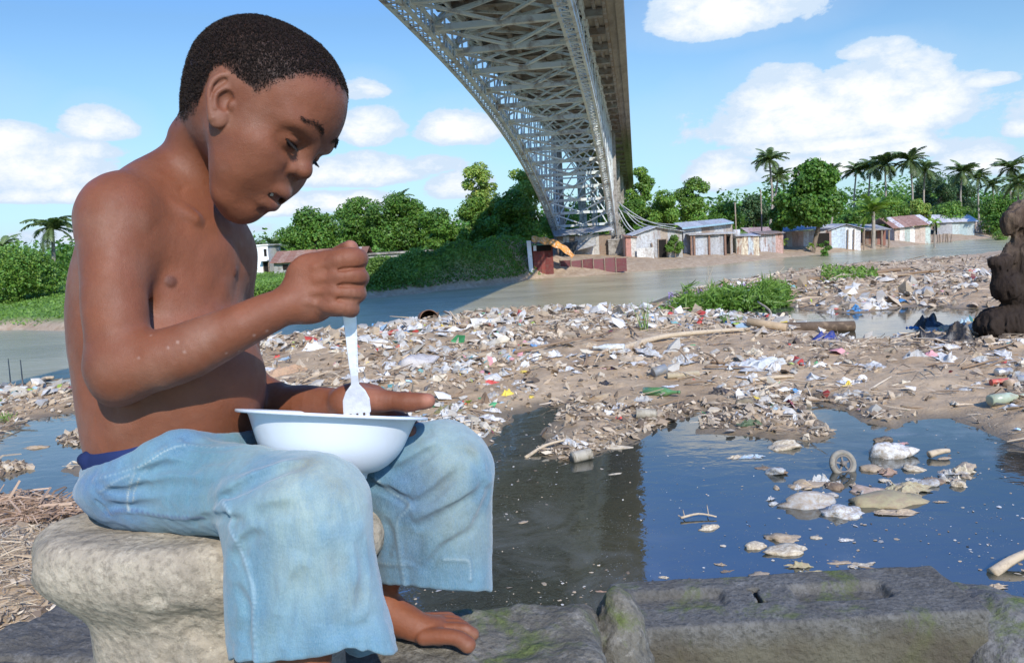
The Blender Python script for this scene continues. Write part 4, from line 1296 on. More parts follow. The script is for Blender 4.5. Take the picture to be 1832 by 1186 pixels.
B.wall(0, w * .5, 0, H * .78, 0, [(.56, .62, .66), (.64, .63, .60), (.48, .56, .62)], TINC, .4, z1b=H * 1.0); B.wall(w * .5, w, 0, H * 1.0, 0, [(.72, .70, .68), (.62, .50, .44), (.70, .72, .74)], TIN, .4, z1b=H * .80, depth=2.8)
B.roof(-.25, w * .5, -.3, 3.0, H * .80, H * 1.03, H * .84, H * 1.06, [(.42, .43, .44)], TIN); B.roof(w * .502, w + .25, -.3, 3.0, H * 1.03, H * .80, H * 1.06, H * .84, [(.40, .40, .42)], TIN)
for x in (.55, .75, 1.08): B.post(w * x, 0, H * .8, -.15, .04, .05)
B = Build('shack', 1541, 1592, 444, 'dark open-sided lean-to under the young palm', 'shack', None, 71); H = B.h(42); w = B.w
B.wall(w * .25, w, 0, H * .66, .8, [(.20, .13, .11), (.25, .2, .17), (.30, .14, .11)], TINR, .4, depth=1.8); B.roof(-.1, w, -.3, 2.8, H * .74, H * .70, H * 1.0, H * .92, [(.38, .38, .37)], TIN)
for x in (.05, .35, .7, .95): B.post(w * x, 0, H * .7, -.1, .06)
B = Build('shack', 1600, 1664, 440, 'pale shack with a wide rust striped roof, right of the young palm', 'shack', None, 75); H = B.h(44); w = B.w
B.wall(0, w, 0, H * .62, 0, [(.62, .60, .54), (.45, .52, .46), (.66, .62, .56), (.52, .42, .34)], TIN, .45, depth=3.0)
B.roof(-.35, w + .25, -.4, 2.4, H * .62, H * .70, H * 1.05, H * 1.10, [(.37, .22, .165), (.60, .56, .52), (.33, .18, .13), (.62, .62, .62)], TINR, .55); B.roof(-.35, w + .25, 2.41, 4.4, H * 1.04, H * 1.09, H * .8, H * .8, GREYS, TIN, .55)
B = Build('shack', 1676, 1742, 432, 'grey shack with a teal wall at the right end of the row', 'shack', None, 82); H = B.h(38); w = B.w
B.wall(0, w * .4, 0, H * .62, 0, [(.36, .36, .36), (.30, .30, .30)], TIN, .5); B.wall(w * .4, w, 0, H * .62, 0, [(.36, .44, .43), (.42, .48, .46)], TINC, .7, depth=2.8)
B.roof(-.3, w + .3, -.3, 1.6, H * .60, H * .56, H * .98, H * .90, [(.50, .50, .50), (.52, .40, .38)], TIN); B.roof(-.3, w + .3, 1.61, 3.4, H * .97, H * .89, H * .60, H * .56, GREYS, TIN)
B = Build('shack', 1616, 1662, 392, 'small raised hut whose pale green roof shows behind the rust striped roof', 'shack', None, 92); H = B.h(20); w = B.w
B.wall(0, w, -1.2, H * .7, 0, [(.40, .26, .22), (.56, .5, .44)], TIN, .5, depth=2.5); B.roof(-.3, w + .3, -.4, 2.8, H * .7, H * .7, H * 1.1, H * 1.1, [(.50, .56, .48)], TINC)
B = Build('fence', 1742, 1766, 425, 'short rusty grey fence where the row of shacks ends', 'fence', None, 84); H = B.h(22); w = B.w
B.wall(0, w, 0, H, 0, [(.5, .42, .38), (.40, .38, .38)], TIN, .4, depth=None); B.post(0, 0, H, -.08); B.post(w, 0, H, -.08)
B = Build('fence', 1640, 1700, 440, 'low fence of broken pale boards in front of the teal shack', 'fence', None, 76.5); H = B.h(16); w = B.w
for i in range(14): B.post(w * i / 13, 0, H * random.Random(i).uniform(.6, 1.1), -.05, .045, random.Random(i + 9).uniform(-.1, .1), 'board')
# utility poles and cables
for (x, y0, y1, D, lb) in ((1318, 362, 450, 64, 'thin grey pole standing right of the tall shack'), (1364, 340, 428, 72, 'slim pole rising over the patchwork row'), (962, 388, 430, 63, 'thin pole in front of the dark tree left of the bridge'), (1752, 392, 430, 86, 'short pole at the end of the row of shacks')):
    b = AT(x, 500, D); mb = MB(); tp_ = np.array((b[0], D, pz(x, y0, D))); mb.tube([b - (0, 0, .5), (b + tp_) / 2 + (.03, 0, 0), tp_], [.07, .06, .05], 8); tag(mb.build('pole', M_WOOD, None, True), lb, 'pole')
for i, (x1, y1, sag) in enumerate(((1208, 408, 5), (1190, 404, 8), (1172, 406, 8), (1160, 412, 10), (1150, 414, 8), (1215, 402, 4), (1140, 418, 5))):
    a = DP(1106 + i % 3 * 3, 362 + 3 * i, 68); b = DP(x1, y1, 61); pts = [a + (b - a) * t - ZD * sag * .045 * math.sin(pi * t) * 2 for t in np.linspace(0, 1, 12)]
    mb = MB(); mb.tube(pts, .035, 6)
    tag(mb.build('cable', plain('pale_cable', (.52, .52, .48), .7), None, True), 'pale cable fanning down from the bridge foot, ' + ['first', 'second', 'third', 'fourth', 'fifth', 'sixth', 'seventh'][i] + ' from the top', 'cable', 'cables slung from the bridge foot')
print('shacks', round(time.time() - T_START, 1))

# ================================================================== the boy
CR, CU, CB = RM[:, 0], RM[:, 1], RM[:, 2]          # picture right, up, and towards the viewer at the boy
P = lambda x, y, d: W(x, y, d)
S_ = lambda px, d: px * d / FPX                    # length in metres of px pixels at depth d


def frame(pitch, yaw, roll=0.0, at=(330, 560)):
    """forward / left / up of a body part that faces picture-right, bent down by pitch and turned by yaw towards the viewer"""
    b = -ray(*at); b /= np.linalg.norm(b)
    r = np.cross(CU, b); r /= np.linalg.norm(r); t = np.cross(b, r)
    f0 = r * cos(pitch) - t * sin(pitch); u = r * sin(pitch) + t * cos(pitch)
    f = f0 * cos(yaw) + b * sin(yaw)
    l = np.cross(u, f)
    if roll:
        l, u = l * cos(roll) + u * sin(roll), u * cos(roll) - l * sin(roll)
    return np.array([f, l, u])


body = Sdf()
# ---- torso
TA = frame(RAD(8), RAD(45))
body.ell(P(305, 500, .965), (.072, .104, .135), TA, .03)
body.ell(P(268, 500, .975), (.066, .090, .135), frame(RAD(4), RAD(40)), .04)
body.ell(P(308, 420, .955), (.046, .104, .046), frame(RAD(15), RAD(45)), .04)
body.ell(P(338, 688, .945), (.083, .094, .095), frame(0, RAD(45)), .05)
body.ell(P(300, 790, .960), (.080, .094, .080), frame(0, RAD(38)), .05)
body.ell(P(262, 650, .975), (.066, .082, .125), frame(RAD(-6), RAD(38)), .05)
# ---- neck and trapezius
body.chain([P(354, 255, .955), P(338, 320, .962), P(318, 385, .965)], [.0345, .0345, .041], .018)
body.cone(P(300, 305, .965), P(228, 364, .885), .020, .025, .03)
body.cone(P(318, 360, .990), P(392, 432, 1.04), .020, .018, .03)
# ---- right (near) arm
body.ell(P(212, 400, .868), (.0385, .0385, .048), frame(0, RAD(20)), .03)
body.chain([P(207, 392, .860), P(204, 465, .847), P(206, 550, .834), P(215, 640, .826)], [.0360, .0335, .0322, .0312], .018)
body.ell(P(218, 662, .826), (.031, .032, .034), frame(RAD(20), 0), .02)
body.chain([P(222, 660, .826), P(285, 645, .822), P(350, 622, .824), P(430, 584, .830), P(520, 543, .842)],
           [.0300, .0312, .0288, .0238, .0180], .016)
body.ell(P(206, 700, .838), (.013, .014, .012), None, .02)
# ---- left (far) arm
body.ell(P(396, 464, 1.035), (.032, .034, .042), frame(0, RAD(20)), .04)
body.chain([P(400, 462, 1.04), P(413, 560, 1.06), P(432, 690, 1.05)], [.032, .031, .029], .02)
body.chain([P(436, 690, 1.05), P(500, 722, 1.03), P(560, 722, 1.0), P(618, 724, .985)], [.028, .0275, .023, .0185], .015)
# surface relief of the torso
body.ridge([P(262, 342, .885), P(300, 366, .895), P(345, 386, .905), P(372, 398, .915)], .013, .0055)
body.ridge([P(290, 348, .915), P(330, 362, .922)], .022, -.006)
body.ridge([P(380, 420, .90), P(383, 500, .885), P(380, 560, .88)], .018, -.0035)
body.bump(P(300, 480, .895), .06, .006)
body.bump(P(410, 480, .935), .045, .005)
body.ridge([P(262, 430, .875), P(264, 500, .875), P(262, 570, .87)], .012, -.003)
NIP = body.cast([305, 421], [504, 486])
for q in NIP:
    if not np.isnan(q[0]): body.bump(q, .0075, .0016)
HEAD_C = P(436, 213, .930)
HF = frame(RAD(34), RAD(33), RAD(0), (436, 213))


def HP(f, s, u): return HEAD_C + HF[0] * f + HF[1] * s + HF[2] * u


# ---- head
body.ell(HP(-.0190, 0, .0375), (.0705, .0705, .0715), HF, .02)
body.ell(HP(.006, 0, .046), (.0700, .0705, .0690), HF, .03)
body.ell(HP(.038, 0, .044), (.0615, .0665, .0680), HF, .03)
body.ell(HP(.036, 0, -.006), (.0530, .0590, .0580), HF, .025)
body.ell(HP(-.012, 0, -.010), (.0560, .0480, .0440), HF, .025)
body.ell(HP(.050, 0, -.056), (.0370, .0400, .0405), HF, .022)            # jaw
body.ell(HP(.063, 0, -.081), (.0200, .0220, .0205), HF, .022)            # chin
for s in (-1, 1):
    body.cone(HP(.022, .045 * s, -.026), HP(.052, .027 * s, -.078), .0110, .0110, .022)   # jaw line
    body.ell(HP(.056, .034 * s, -.038), (.026, .0245, .0285), HF, .020)   # cheek
    body.ell(HP(.056, .040 * s, -.014), (.022, .020, .018), HF, .02)    # cheekbone
    body.ell(HP(.068, .027 * s, -.026), (.019, .018, .019), HF, .018)
    body.ell(HP(.073, .030 * s, .031), (.0160, .0230, .0090), HF, .016)  # brow
    body.ell(HP(.0900, .0330 * s, .0090), (.012, .0165, .0085), HF, .016, 's')
    body.ell(HP(.0745, .0300 * s, .0120), (.0135, .0152, .0135), HF, .007)   # the lidded eye
# nose
body.chain([HP(.080, 0, .028), HP(.088, 0, .012), HP(.096, 0, -.003)], [.008, .0075, .0085], .012)
body.ell(HP(.0985, 0, -.0075), (.0105, .0110, .0095), HF, .008)
for s in (-1, 1):
    body.ell(HP(.0890, .0115 * s, -.0125), (.0095, .0065, .0070), HF, .006)
    body.ell(HP(.0935, .0070 * s, -.0215), (.0042, .0036, .0050), HF, .003, 's')
# mouth: muzzle, lips, slightly open
body.ell(HP(.072, 0, -.044), (.0240, .0290, .0230), HF, .016)
body.chain([HP(.0760, -.0225, -.0480), HP(.0900, -.0130, -.0420), HP(.0955, 0, -.0415), HP(.0900, .0130, -.0420), HP(.0760, .0225, -.0480)],
           [.0035, .0068, .0078, .0068, .0035], .006)
body.chain([HP(.0750, -.0215, -.0530), HP(.0870, -.0120, -.0605), HP(.0915, 0, -.0610), HP(.0870, .0120, -.0590), HP(.0750, .0215, -.0510)],
           [.0032, .0065, .0075, .0065, .0032], .006)
body.chain([HP(.0780, -.0235, -.0490), HP(.0930, -.0130, -.0500), HP(.0990, 0, -.0505), HP(.0930, .0130, -.0500), HP(.0780, .0235, -.0490)],
           [.0022, .0046, .0054, .0046, .0022], .0015, 's')
body.ridge([HP(.0895, -.012, -.0705), HP(.0905, 0, -.0715), HP(.0895, .012, -.0705)], .008, -.0030)
# the slit between the lids
for s in (-1, 1):
    arc = [HP(.0745, .0300 * s, .0120) + .0140 * (HF[0] * cos(a) * cos(.25) + HF[1] * s * sin(a) - HF[2] * cos(a) * sin(.36 - .10 * a * a)) for a in np.linspace(-.95, .95, 7)]
    body.chain(arc, [.0010, .0028, .0040, .0044, .0040, .0026, .0010], .0010, 's')
    fold = [HP(.0745, .0300 * s, .0120) + .0146 * (HF[0] * cos(a) * cos(.45) + HF[1] * s * sin(a) + HF[2] * cos(a) * sin(.50)) for a in np.linspace(-.95, .95, 7)]
    body.ridge(fold, .0030, -.0010)
# ---- ears
def ear(side):
    a = RAD(24)
    eu = HF[2] * cos(a) - HF[0] * sin(a); ef = HF[0] * cos(a) + HF[2] * sin(a)
    out = HF[1] * side
    ef2 = ef * cos(.45) + (-out) * sin(.45)      # back edge stands off the head
    on = out * cos(.45) + ef * sin(.45)
    c = HP(.0135, .0690 * side, .004)
    E = lambda x, y, z=0.0: c + (ef2 * x + eu * y + on * z) * .88
    body.ell(E(-.004, .002, .0), (.0132, .0242, .0040), np.array([ef2, eu, on]), .006)
    body.ell(E(-.003, -.024, .0005), (.0085, .0105, .0045), np.array([ef2, eu, on]), .006)
    helix = [E(.010, .006, .004), E(.0125, .018, .005), E(.004, .029, .005), E(-.009, .0275, .005), E(-.0175, .016, .005), E(-.0185, .000, .005), E(-.0140, -.015, .004), E(-.008, -.026, .003)]
    body.chain(helix, [.0028, .0030, .0030, .0032, .0032, .0030, .0030, .0038], .0025)
    body.ell(E(.0020, -.002, .0060), (.0085, .0115, .0065), np.array([ef2, eu, on]), .003, 's')
    body.chain([E(-.0085, -.0135, .005), E(-.0110, .000, .0055), E(-.006, .010, .005), E(.002, .017, .004)], [.0026, .0028, .0026, .0020], .003)
    body.ell(E(.0095, -.0045, .0040), (.0035, .0050, .0035), np.array([ef2, eu, on]), .004)
    body.chain([E(-.013, .012, .0055), E(-.004, .0225, .0055)], [.0018, .0018], .002, 's')


ear(-1); ear(1)


# ---- hands
def finger(F, pts, rs, k=.004):
    F.chain(pts, rs, k)


R0 = .842
# right fist round the fork: back of the hand towards us
body.ell(P(560, 508, .850), (.0290, .0150, .0330), frame(RAD(-18), RAD(12)), .016)
body.ell(P(553, 543, .854), (.0270, .0170, .0205), frame(RAD(0), 0), .014)
body.ell(P(588, 492, .848), (.0190, .0140, .0250), frame(RAD(-10), RAD(15)), .012)
fy = [(470, 462, 446 + 17, 610), (497, 496, 500, 612), (524, 525, 526, 606), (549, 552, 552, 596)]
FG = [((594, 470), (643, 463), (636, 466), .0122), ((596, 498), (645, 496), (638, 497), .0118),
      ((590, 524), (641, 525), (634, 525), .0112), ((582, 547), (631, 552), (622, 552), .0102)]
for (a, b, c, r) in FG:
    finger(body, [P(a[0], a[1], .846), P(a[0] + 26, (a[1] + b[1]) / 2 - 2, .842), P(b[0] - 5, b[1], .850), P(c[0] + 2, c[1], .872), P(c[0] - 18, c[1] + 1, .888), P(c[0] - 42, c[1] + 1, .884)],
           [r * 1.12, r * 1.03, r * .95, r * .90, r * .86, r * .80], .0050)
for (a, b, c, r) in FG:
    body.bump(P(a[0] + 2, a[1], .833), .011, .0018)
for i in range(3):
    (a, b, c, r), (a2, b2, c2, r2) = FG[i], FG[i + 1]
    y = (a[1] + a2[1]) / 2; y2 = (b[1] + b2[1]) / 2
    body.ridge([P(606, y, .834), P(624, (y + y2) / 2, .834), P(652, y2, .846)], .0042, -.0021, False)
for (a, b, c, r) in FG:
    body.ridge([P(b[0] - 12, b[1] - 9, .838), P(b[0] - 11, b[1], .834), P(b[0] - 12, b[1] + 9, .838)], .0022, -.0007, False)
    body.ridge([P(a[0] - 42, a[1] * .75 + 510 * .25, .833), P(a[0] - 8, a[1], .832)], .0060, .0010)
# thumb up behind the index finger
body.chain([P(560, 490, .868), P(590, 470, .880), P(612, 455, .880), P(627, 445, .872)], [.015, .0125, .0105, .0092], .006)
# left hand behind the bowl, thumb along the rim, fingers underneath
body.ell(P(655, 722, .985), (.034, .016, .0255), frame(RAD(4), 0), .014)
body.ell(P(630, 716, .975), (.026, .014, .0180), frame(RAD(4), 0), .012)
body.chain([P(640, 712, .970), P(678, 716, .958), P(705, 717, .954), P(728, 719, .951), P(748, 718, .950), P(765, 717, .950)], [.0170, .0138, .0112, .0118, .0100, .0088], .008)
for i, (x, y, xt, yt) in enumerate(((706, 745, 744, 768), (702, 762, 738, 785), (690, 782, 716, 806), (676, 796, 696, 824))):
    body.chain([P(660, 738 + 8 * i, .992), P(x, y, .990), P(xt, yt, .968), P(xt - 9, yt + 9, .944)], [.0105, .0095, .0085, .0072], .004)
TIPS = [P(766, 712, .943)]
# ---- legs inside the jeans, and the feet
def foot(ank, dirv, side, scale=1.0, far=True):
    """ank: ankle centre; dirv: direction the toes point; side: unit vector to the big-toe side"""
    f = dirv / np.linalg.norm(dirv); up = np.array((0, 0, 1.0)); up = up - f * (up @ f); up /= np.linalg.norm(up)
    s = side - f * (side @ f) - up * (side @ up); s /= np.linalg.norm(s)
    Q = lambda x, y, z: ank + (f * x + s * y + up * z) * scale
    body.ell(Q(-.022, 0, -.030), (.024, .021, .024), np.array([f, s, up]), .02)
    body.chain([Q(.0, .0, -.012), Q(.030, .003, -.022), Q(.062, .006, -.036), Q(.084, .004, -.042)], [.024, .023, .0180, .0135], .018)
    body.ell(Q(.090, .016, -.042), (.013, .010, .0112), np.array([f, s, up]), .006)
    body.chain([Q(-.01, -.006, -.040), Q(.04, -.012, -.044), Q(.085, -.014, -.044)], [.016, .014, .0125], .016)
    body.bump(Q(.002, .024, .0), .014, .004)
    T = [(.092, .019, .127, .025, .0108), (.100, .001, .130, -.002, .0080), (.097, -.011, .121, -.012, .0076), (.091, -.021, .112, -.023, .0072), (.083, -.030, .101, -.033, .0068)]
    for (x0, y0, x1, y1, r) in T:
        body.chain([Q(x0 - .02, y0, -.041), Q((x0 + x1) / 2, (y0 + y1) / 2, -.0385), Q(x1, y1, -.046)], [r * 1.0, r * .9, r * .98], .0020)
    return Q


FQ = foot(P(662, 1066, 1.005), CR * 1.0 + CB * .10, CB, 1.0)
NQ = foot(P(545, 1262, .800), CR * 1.0 + CB * .16, -CB, 1.0)
body.chain([P(668, 1062, 1.005), P(704, 1000, 1.0), P(770, 860, .97)], [.0225, .0235, .030], .015)
body.chain([P(545, 1255, .800), P(545, 1100, .80), P(560, 920, .81)], [.024, .030, .032], .015)
body.chain([P(290, 870, .95), P(430, 885, .88), P(560, 905, .81)], [.04, .038, .032], .03)
body.chain([P(370, 870, 1.02), P(560, 860, 1.0), P(770, 860, .97)], [.04, .038, .032], .03)
# fine unevenness everywhere
_lo, _hi = body.bounds()
body.disp(lambda p: fbm(p, 28.0, 2) * .0010 + fbm(p + 7, 75.0, 2) * .00035, _lo - .01, _hi + .01)

H_BODY = 0.0016 if not globals().get('DRAFT') else 0.0026
bv, bq = body.mesh(H_BODY)
print('body', len(bv), round(time.time() - T_START, 1))

# ------------------------------------------------------------------ the jeans
jn = Sdf()
jn.ell(P(290, 850, .950), (.074, .090, .052), frame(0, RAD(38)), .025)
jn.ell(P(246, 866, .950), (.046, .074, .040), frame(0, RAD(38)), .025)
jn.chain([P(285, 862, .925), P(400, 874, .865), P(500, 886, .825), P(560, 896, .800)], [.056, .050, .0480, .0475], .03)
jn.cone(P(480, 935, .805), P(482, 1250, .800), .043, .043, .03)
jn.cone(P(580, 918, .793), P(650, 1250, .790), .0395, .0470, .035)
jn.cone(P(540, 930, .800), P(555, 1250, .800), .047, .048, .03)
jn.chain([P(360, 872, 1.02), P(560, 862, .995), P(700, 842, .975), P(791, 832, .968)], [.056, .052, .054, .0550], .03)
jn.cone(P(727, 915, .965), P(728, 1120, .965), .0370, .0365, .03)
jn.cone(P(815, 850, .965), P(826, 1120, .965), .0430, .0365, .03)
jn.cone(P(775, 900, .965), P(778, 1120, .965), .044, .040, .03)
# hems: cut the tubes and hollow them
def cutplane(a, b, depth, span, thick=.2):
    """remove what lies below the line a-b of the photograph"""
    A = P(*a, depth); B = P(*b, depth); c = (A + B) / 2
    r = (B - A) / np.linalg.norm(B - A); v = ray(*[(a[i] + b[i]) / 2 for i in (0, 1)]); v /= np.linalg.norm(v)
    n = np.cross(r, v); n /= np.linalg.norm(n)
    if n @ CU < 0: n = -n
    fr = np.cross(n, r)
    jn.rbox(c - n * thick, (span, span, thick), np.array([r, fr, n]), .002, .004, 's')


cutplane((404, 1192), (703, 1172), .80, .16)
cutplane((672, 1046), (880, 1058), .965, .105)
jn.cone(P(484, 1120, .80), P(484, 1290, .800), .020, .0385, .03, 's')
jn.cone(P(628, 1120, .79), P(652, 1290, .790), .020, .0420, .03, 's')
jn.cone(P(556, 1090, .80), P(556, 1290, .800), .020, .0430, .03, 's')
jn.cone(P(728, 1000, .965), P(728, 1160, .965), .015, .0325, .02, 's')
jn.cone(P(824, 1000, .965), P(826, 1160, .965), .015, .0325, .02, 's')
jn.cone(P(776, 990, .965), P(778, 1160, .965), .015, .0360, .02, 's')
# waist: cut above, then the waistband
def cutabove(pts, depth, rad):
    for x, y, d, r in pts:
        jn.ell(P(x, y, d), (r, r, r), None, .006, 's')


WB = [(160, 842), (200, 832), (243, 815), (285, 792), (322, 778), (372, 783), (424, 782), (456, 776)]
wbp = body.cast([a for a, b in WB], [b for a, b in WB])
wbn = body.grad(wbp); wbn /= np.linalg.norm(wbn, axis=1)[:, None]
wbp = wbp + wbn * .003
A_, B_, C_ = wbp[1], wbp[4], P(470, 800, 1.03)
_n = np.cross(B_ - A_, C_ - A_); _n /= np.linalg.norm(_n); _n = _n if _n @ CU > 0 else -_n
_r = (B_ - A_) / np.linalg.norm(B_ - A_)
jn.rbox((A_ + B_) / 2 + _n * .1 + _n * .0, (.30, .30, .1), np.array([_r, np.cross(_n, _r), _n]), .002, .008, 's')
jn.chain(list(wbp), [.0075] * len(wbp), .012)
jn.chain([p - CU * .018 + wbn[i] * .003 for i, p in enumerate(wbp)], [.009] * len(wbp), .02)
jn.chain([wbp[0], P(150, 850, .96), P(141, 872, .965), P(152, 896, .955), P(172, 916, .94)], [.004, .004, .005, .005, .005], .006)


def crease(pts, rad=.010, amt=.004, jn=jn):
    q = jn.cast([a for a, b in pts], [b for a, b in pts])
    q = q[~np.isnan(q[:, 0])]
    if len(q) > 1:
        jn.ridge(list(q), rad * .85, -amt * 1.35)
        jn.ridge([p + CU * rad * .9 - CR * rad * .2 for p in q], rad * 1.4, amt * 1.0)


for c in [([(372, 912), (430, 876), (491, 847), (552, 832)], .012, .0045), ([(330, 940), (390, 925), (440, 925)], .010, .003),
          ([(410, 950), (470, 920), (540, 905)], .014, .003), ([(235, 850), (300, 835), (370, 838)], .012, .003),
          ([(250, 880), (310, 868), (380, 872)], .012, .003), ([(300, 800), (360, 820), (420, 822)], .010, .0025),
          ([(655, 862), (700, 880), (735, 905)], .012, .005), ([(700, 850), (740, 828), (790, 796)], .012, .0045),
          ([(740, 945), (800, 915), (872, 862)], .014, .005), ([(735, 905), (775, 885), (830, 830)], .012, .004),
          ([(840, 960), (865, 900), (875, 860)], .012, .003), ([(760, 1030), (790, 980), (850, 940)], .012, .003),
          ([(500, 1160), (515, 1080), (545, 1010)], .014, .004), ([(420, 1010), (440, 970), (470, 945)], .012, .004),
          ([(600, 1150), (610, 1060), (590, 960)], .018, .003), ([(640, 1100), (650, 1020), (640, 950)], .012, .003),
          ([(190, 900), (235, 905), (290, 900)], .010, .003), ([(180, 870), (225, 878), (270, 862)], .010, .003),
          ([(165, 880), (185, 905), (200, 925)], .006, .003), ([(430, 1150), (440, 1090), (420, 1040)], .012, .003),
          ([(690, 1000), (700, 960), (690, 920)], .010, .003), ([(820, 800), (850, 830), (860, 880)], .012, .0025)]:
    crease(*c)
_lo, _hi = jn.bounds()
jn.disp(lambda p: fbm(p * np.array([1, 1, .45]), 26.0, 3) * .0042 + fbm(p + 5, 85.0, 2) * .0007, _lo - .01, _hi + .01)
# seams, laid on the cloth
SEAM = {'in': [(399, 897), (417, 925), (414, 947), (434, 986), (449, 1030), (455, 1060), (456, 1113), (459, 1180)],
        'side': [(196, 918), (229, 912), (286, 921), (330, 926), (362, 924)],
        'pocket': [(322, 790), (285, 808), (252, 832), (235, 862), (229, 895), (231, 912)],
        'pocket2': [(332, 797), (295, 815), (262, 838), (245, 866), (238, 897)],
        'waist': [(170, 858), (215, 846), (255, 832), (295, 808), (330, 797), (380, 802), (440, 797)],
        'farin': [(672, 856), (700, 878), (733, 903), (713, 930), (713, 960), (718, 1000), (725, 1044)],
        'farhem': [(676, 1006), (700, 1008), (735, 1010)], 'farhem2': [(795, 1000), (820, 1000), (838, 1004), (841, 1035)],
        'yoke': [(180, 878), (205, 862), (232, 850)]}
seams = {}
for k_, pts in SEAM.items():
    q, _ = spline([np.array(p, float) for p in pts], None, 6)
    q = np.array(q); c = jn.cast(q[:, 0], q[:, 1]); seams[k_] = c[~np.isnan(c[:, 0])]
    if len(seams[k_]) > 3:
        jn.ridge(list(seams[k_][::3]), .006, .0016 if k_ not in ('in', 'farin') else .0022, False)
H_JN = 0.0016 if not globals().get('DRAFT') else 0.0026
jv, jq = jn.mesh(H_JN)
print('jeans', len(jv), round(time.time() - T_START, 1))

# ------------------------------------------------------------------ colours, materials and small parts of the boy
def spot(p, c, r0, r1):
    return 1 - sstep(np.linalg.norm(p - np.asarray(c), axis=1), r0, r1)


def hairline(f):
    return np.interp(f, [-.09, -.05, -.035, -.018, -.017, -.010, .005, .020, .033, .043, .055, .066, .074, .083],
                     [-.050, -.052, -.044, -.028, .010, .020, .0215, .017, .0165, .028, .051, .070, .079, .088])


hl = (bv - HEAD_C) @ HF.T
is_head = (np.abs(hl[:, 1]) < .078) & (hl[:, 2] > -.055)
jit = fbm(bv, 160.0, 2) * .008
ear_m = (np.abs(hl[:, 1]) > .0655) & (np.abs(hl[:, 0] - .013) < .023) & (hl[:, 2] < .032)
scalp = sstep(hl[:, 2] - hairline(hl[:, 0]) + jit, -.006, .026) * is_head * (~ear_m)
SK = np.array((.198, .066, .031))
skin = np.tile(SK, (len(bv), 1))
nv = fbm(bv, 11.0, 3); skin *= (1 + .26 * nv)[:, None]
nv2 = fbm(bv + 3, 45.0, 3); skin *= (1 + .14 * nv2)[:, None]; dust = np.clip(fbm(bv + 11, 20.0, 4) - .10, 0, 1) * 1.4; skin = skin * (1 - dust[:, None] * .5) + np.array((.26, .14, .095)) * dust[:, None] * .5


def paint(m, col):
    global skin
    skin = skin * (1 - m[:, None]) + np.asarray(col) * m[:, None]


for q in NIP:
    if not np.isnan(q[0]): paint(spot(bv, q, .004, .010) * .75, (.085, .030, .018))
lipm = np.zeros(len(bv))
for a_, b_ in ((HP(-.0 + .0760, -.0225, -.0480), HP(.0975, 0, -.0430)), (HP(.0760, -.0225, -.0500), HP(.0950, 0, -.0610)),
               (HP(.0760, .0225, -.0480), HP(.0975, 0, -.0430)), (HP(.0760, .0225, -.0500), HP(.0950, 0, -.0610))):
    ba = b_ - a_; h = np.clip(((bv - a_) @ ba) / (ba @ ba), 0, 1)
    lipm = np.maximum(lipm, 1 - sstep(np.linalg.norm(bv - a_ - h[:, None] * ba, axis=1), .0045, .0095))
paint(lipm * .55, (.20, .075, .055))
paint(spot(bv, HP(.0935, 0, -.051), .003, .010) * .35, (.24, .09, .075))
# palms and soles are paler; finger tips and knuckles differ a little
PALM = (.33, .135, .085)
pm = np.clip(spot(bv, P(650, 722, .955), .016, .036), 0, 1)
paint(pm * .8, PALM)
paint(spot(bv, P(766, 716, .946), .004, .013) * .8, (.40, .17, .11))
paint(spot(bv, P(628, 440, .870), .003, .010) * .8, (.42, .19, .13))
for i, (x, y, xt, yt) in enumerate(((706, 745, 744, 768), (702, 762, 738, 785))):
    paint(spot(bv, P(xt, yt, .960), .004, .014) * .6, (.34, .14, .09))
for (a, b, c, r) in FG:
    paint(spot(bv, P(a[0] + 2, a[1], .834), .003, .012) * .22, (.10, .035, .02))
    paint(spot(bv, P(b[0] - 4, b[1], .842), .003, .009) * .22, (.11, .04, .022))
paint(spot(bv, P(206, 700, .82), .01, .035) * .30, (.30, .12, .075))          # elbow
paint(spot(bv, P(836, 1125, .985), .003, .011) * .6, (.38, .22, .17))        # toe nail
footm = sstep(-(bv @ np.array((0, 0, 1.0))) + FQ(0, 0, -.048)[2], -.006, .004) * spot(bv, FQ(.05, 0, 0), .08, .12)
paint(footm * .6, (.24, .13, .085))
# dried specks on the forearm
sp = body.cast([248, 301, 330, 405, 428, 478, 270, 455, 318], [640, 622, 630, 632, 628, 592, 600, 600, 612])
for i, q in enumerate(sp):
    if not np.isnan(q[0]): paint(spot(bv, q, .0006 + .0003 * (i % 3), .0020) * .45, (.40, .27, .22))
paint(np.clip(scalp, 0, 1) ** 1.3 * .88, (.012, .009, .008))
body_me = mesh_np('body', bv, bq)
vcolor(body_me, 'skin', np.clip(skin, 0, 1))
vattr(body_me, 'scalp', scalp)
vattr(body_me, 'lip', lipm)
m_skin, nt = new_mat('skin'); g = N(nt); co = g.coord()
col = g.attr('skin', 'Color')
col = g.mix(g.mapr(g.noise(260, 3, .6, co), .35, .7, 0, .16), col, (.10, .035, .02))
fine = g.noise(900, 3, .7, co); pores = g.vor(1100, co)
b1 = g.bump(fine, .45, .0008); b2 = g.bump(pores, .25, .0006, b1)
ro = g.math('SUBTRACT', g.mapr(g.noise(55, 4, .6, co), .3, .7, .46, .66), g.math('MULTIPLY', g.attr('lip'), .16))
b3 = g.bump(g.noise(170, 4, .65, co), .30, .0016, b2)
sh = g.bsdf(col, ro, b3, .34)
sh.inputs['Subsurface Weight'].default_value = .10
sh.inputs['Subsurface Radius'].default_value = (1.0, .35, .18)
sh.inputs['Subsurface Scale'].default_value = .004
sh.inputs['Sheen Weight'].default_value = .06
sh.inputs['Sheen Roughness'].default_value = .35
sh.inputs['Sheen Tint'].default_value = (.75, .85, 1, 1)
g.out(sh)

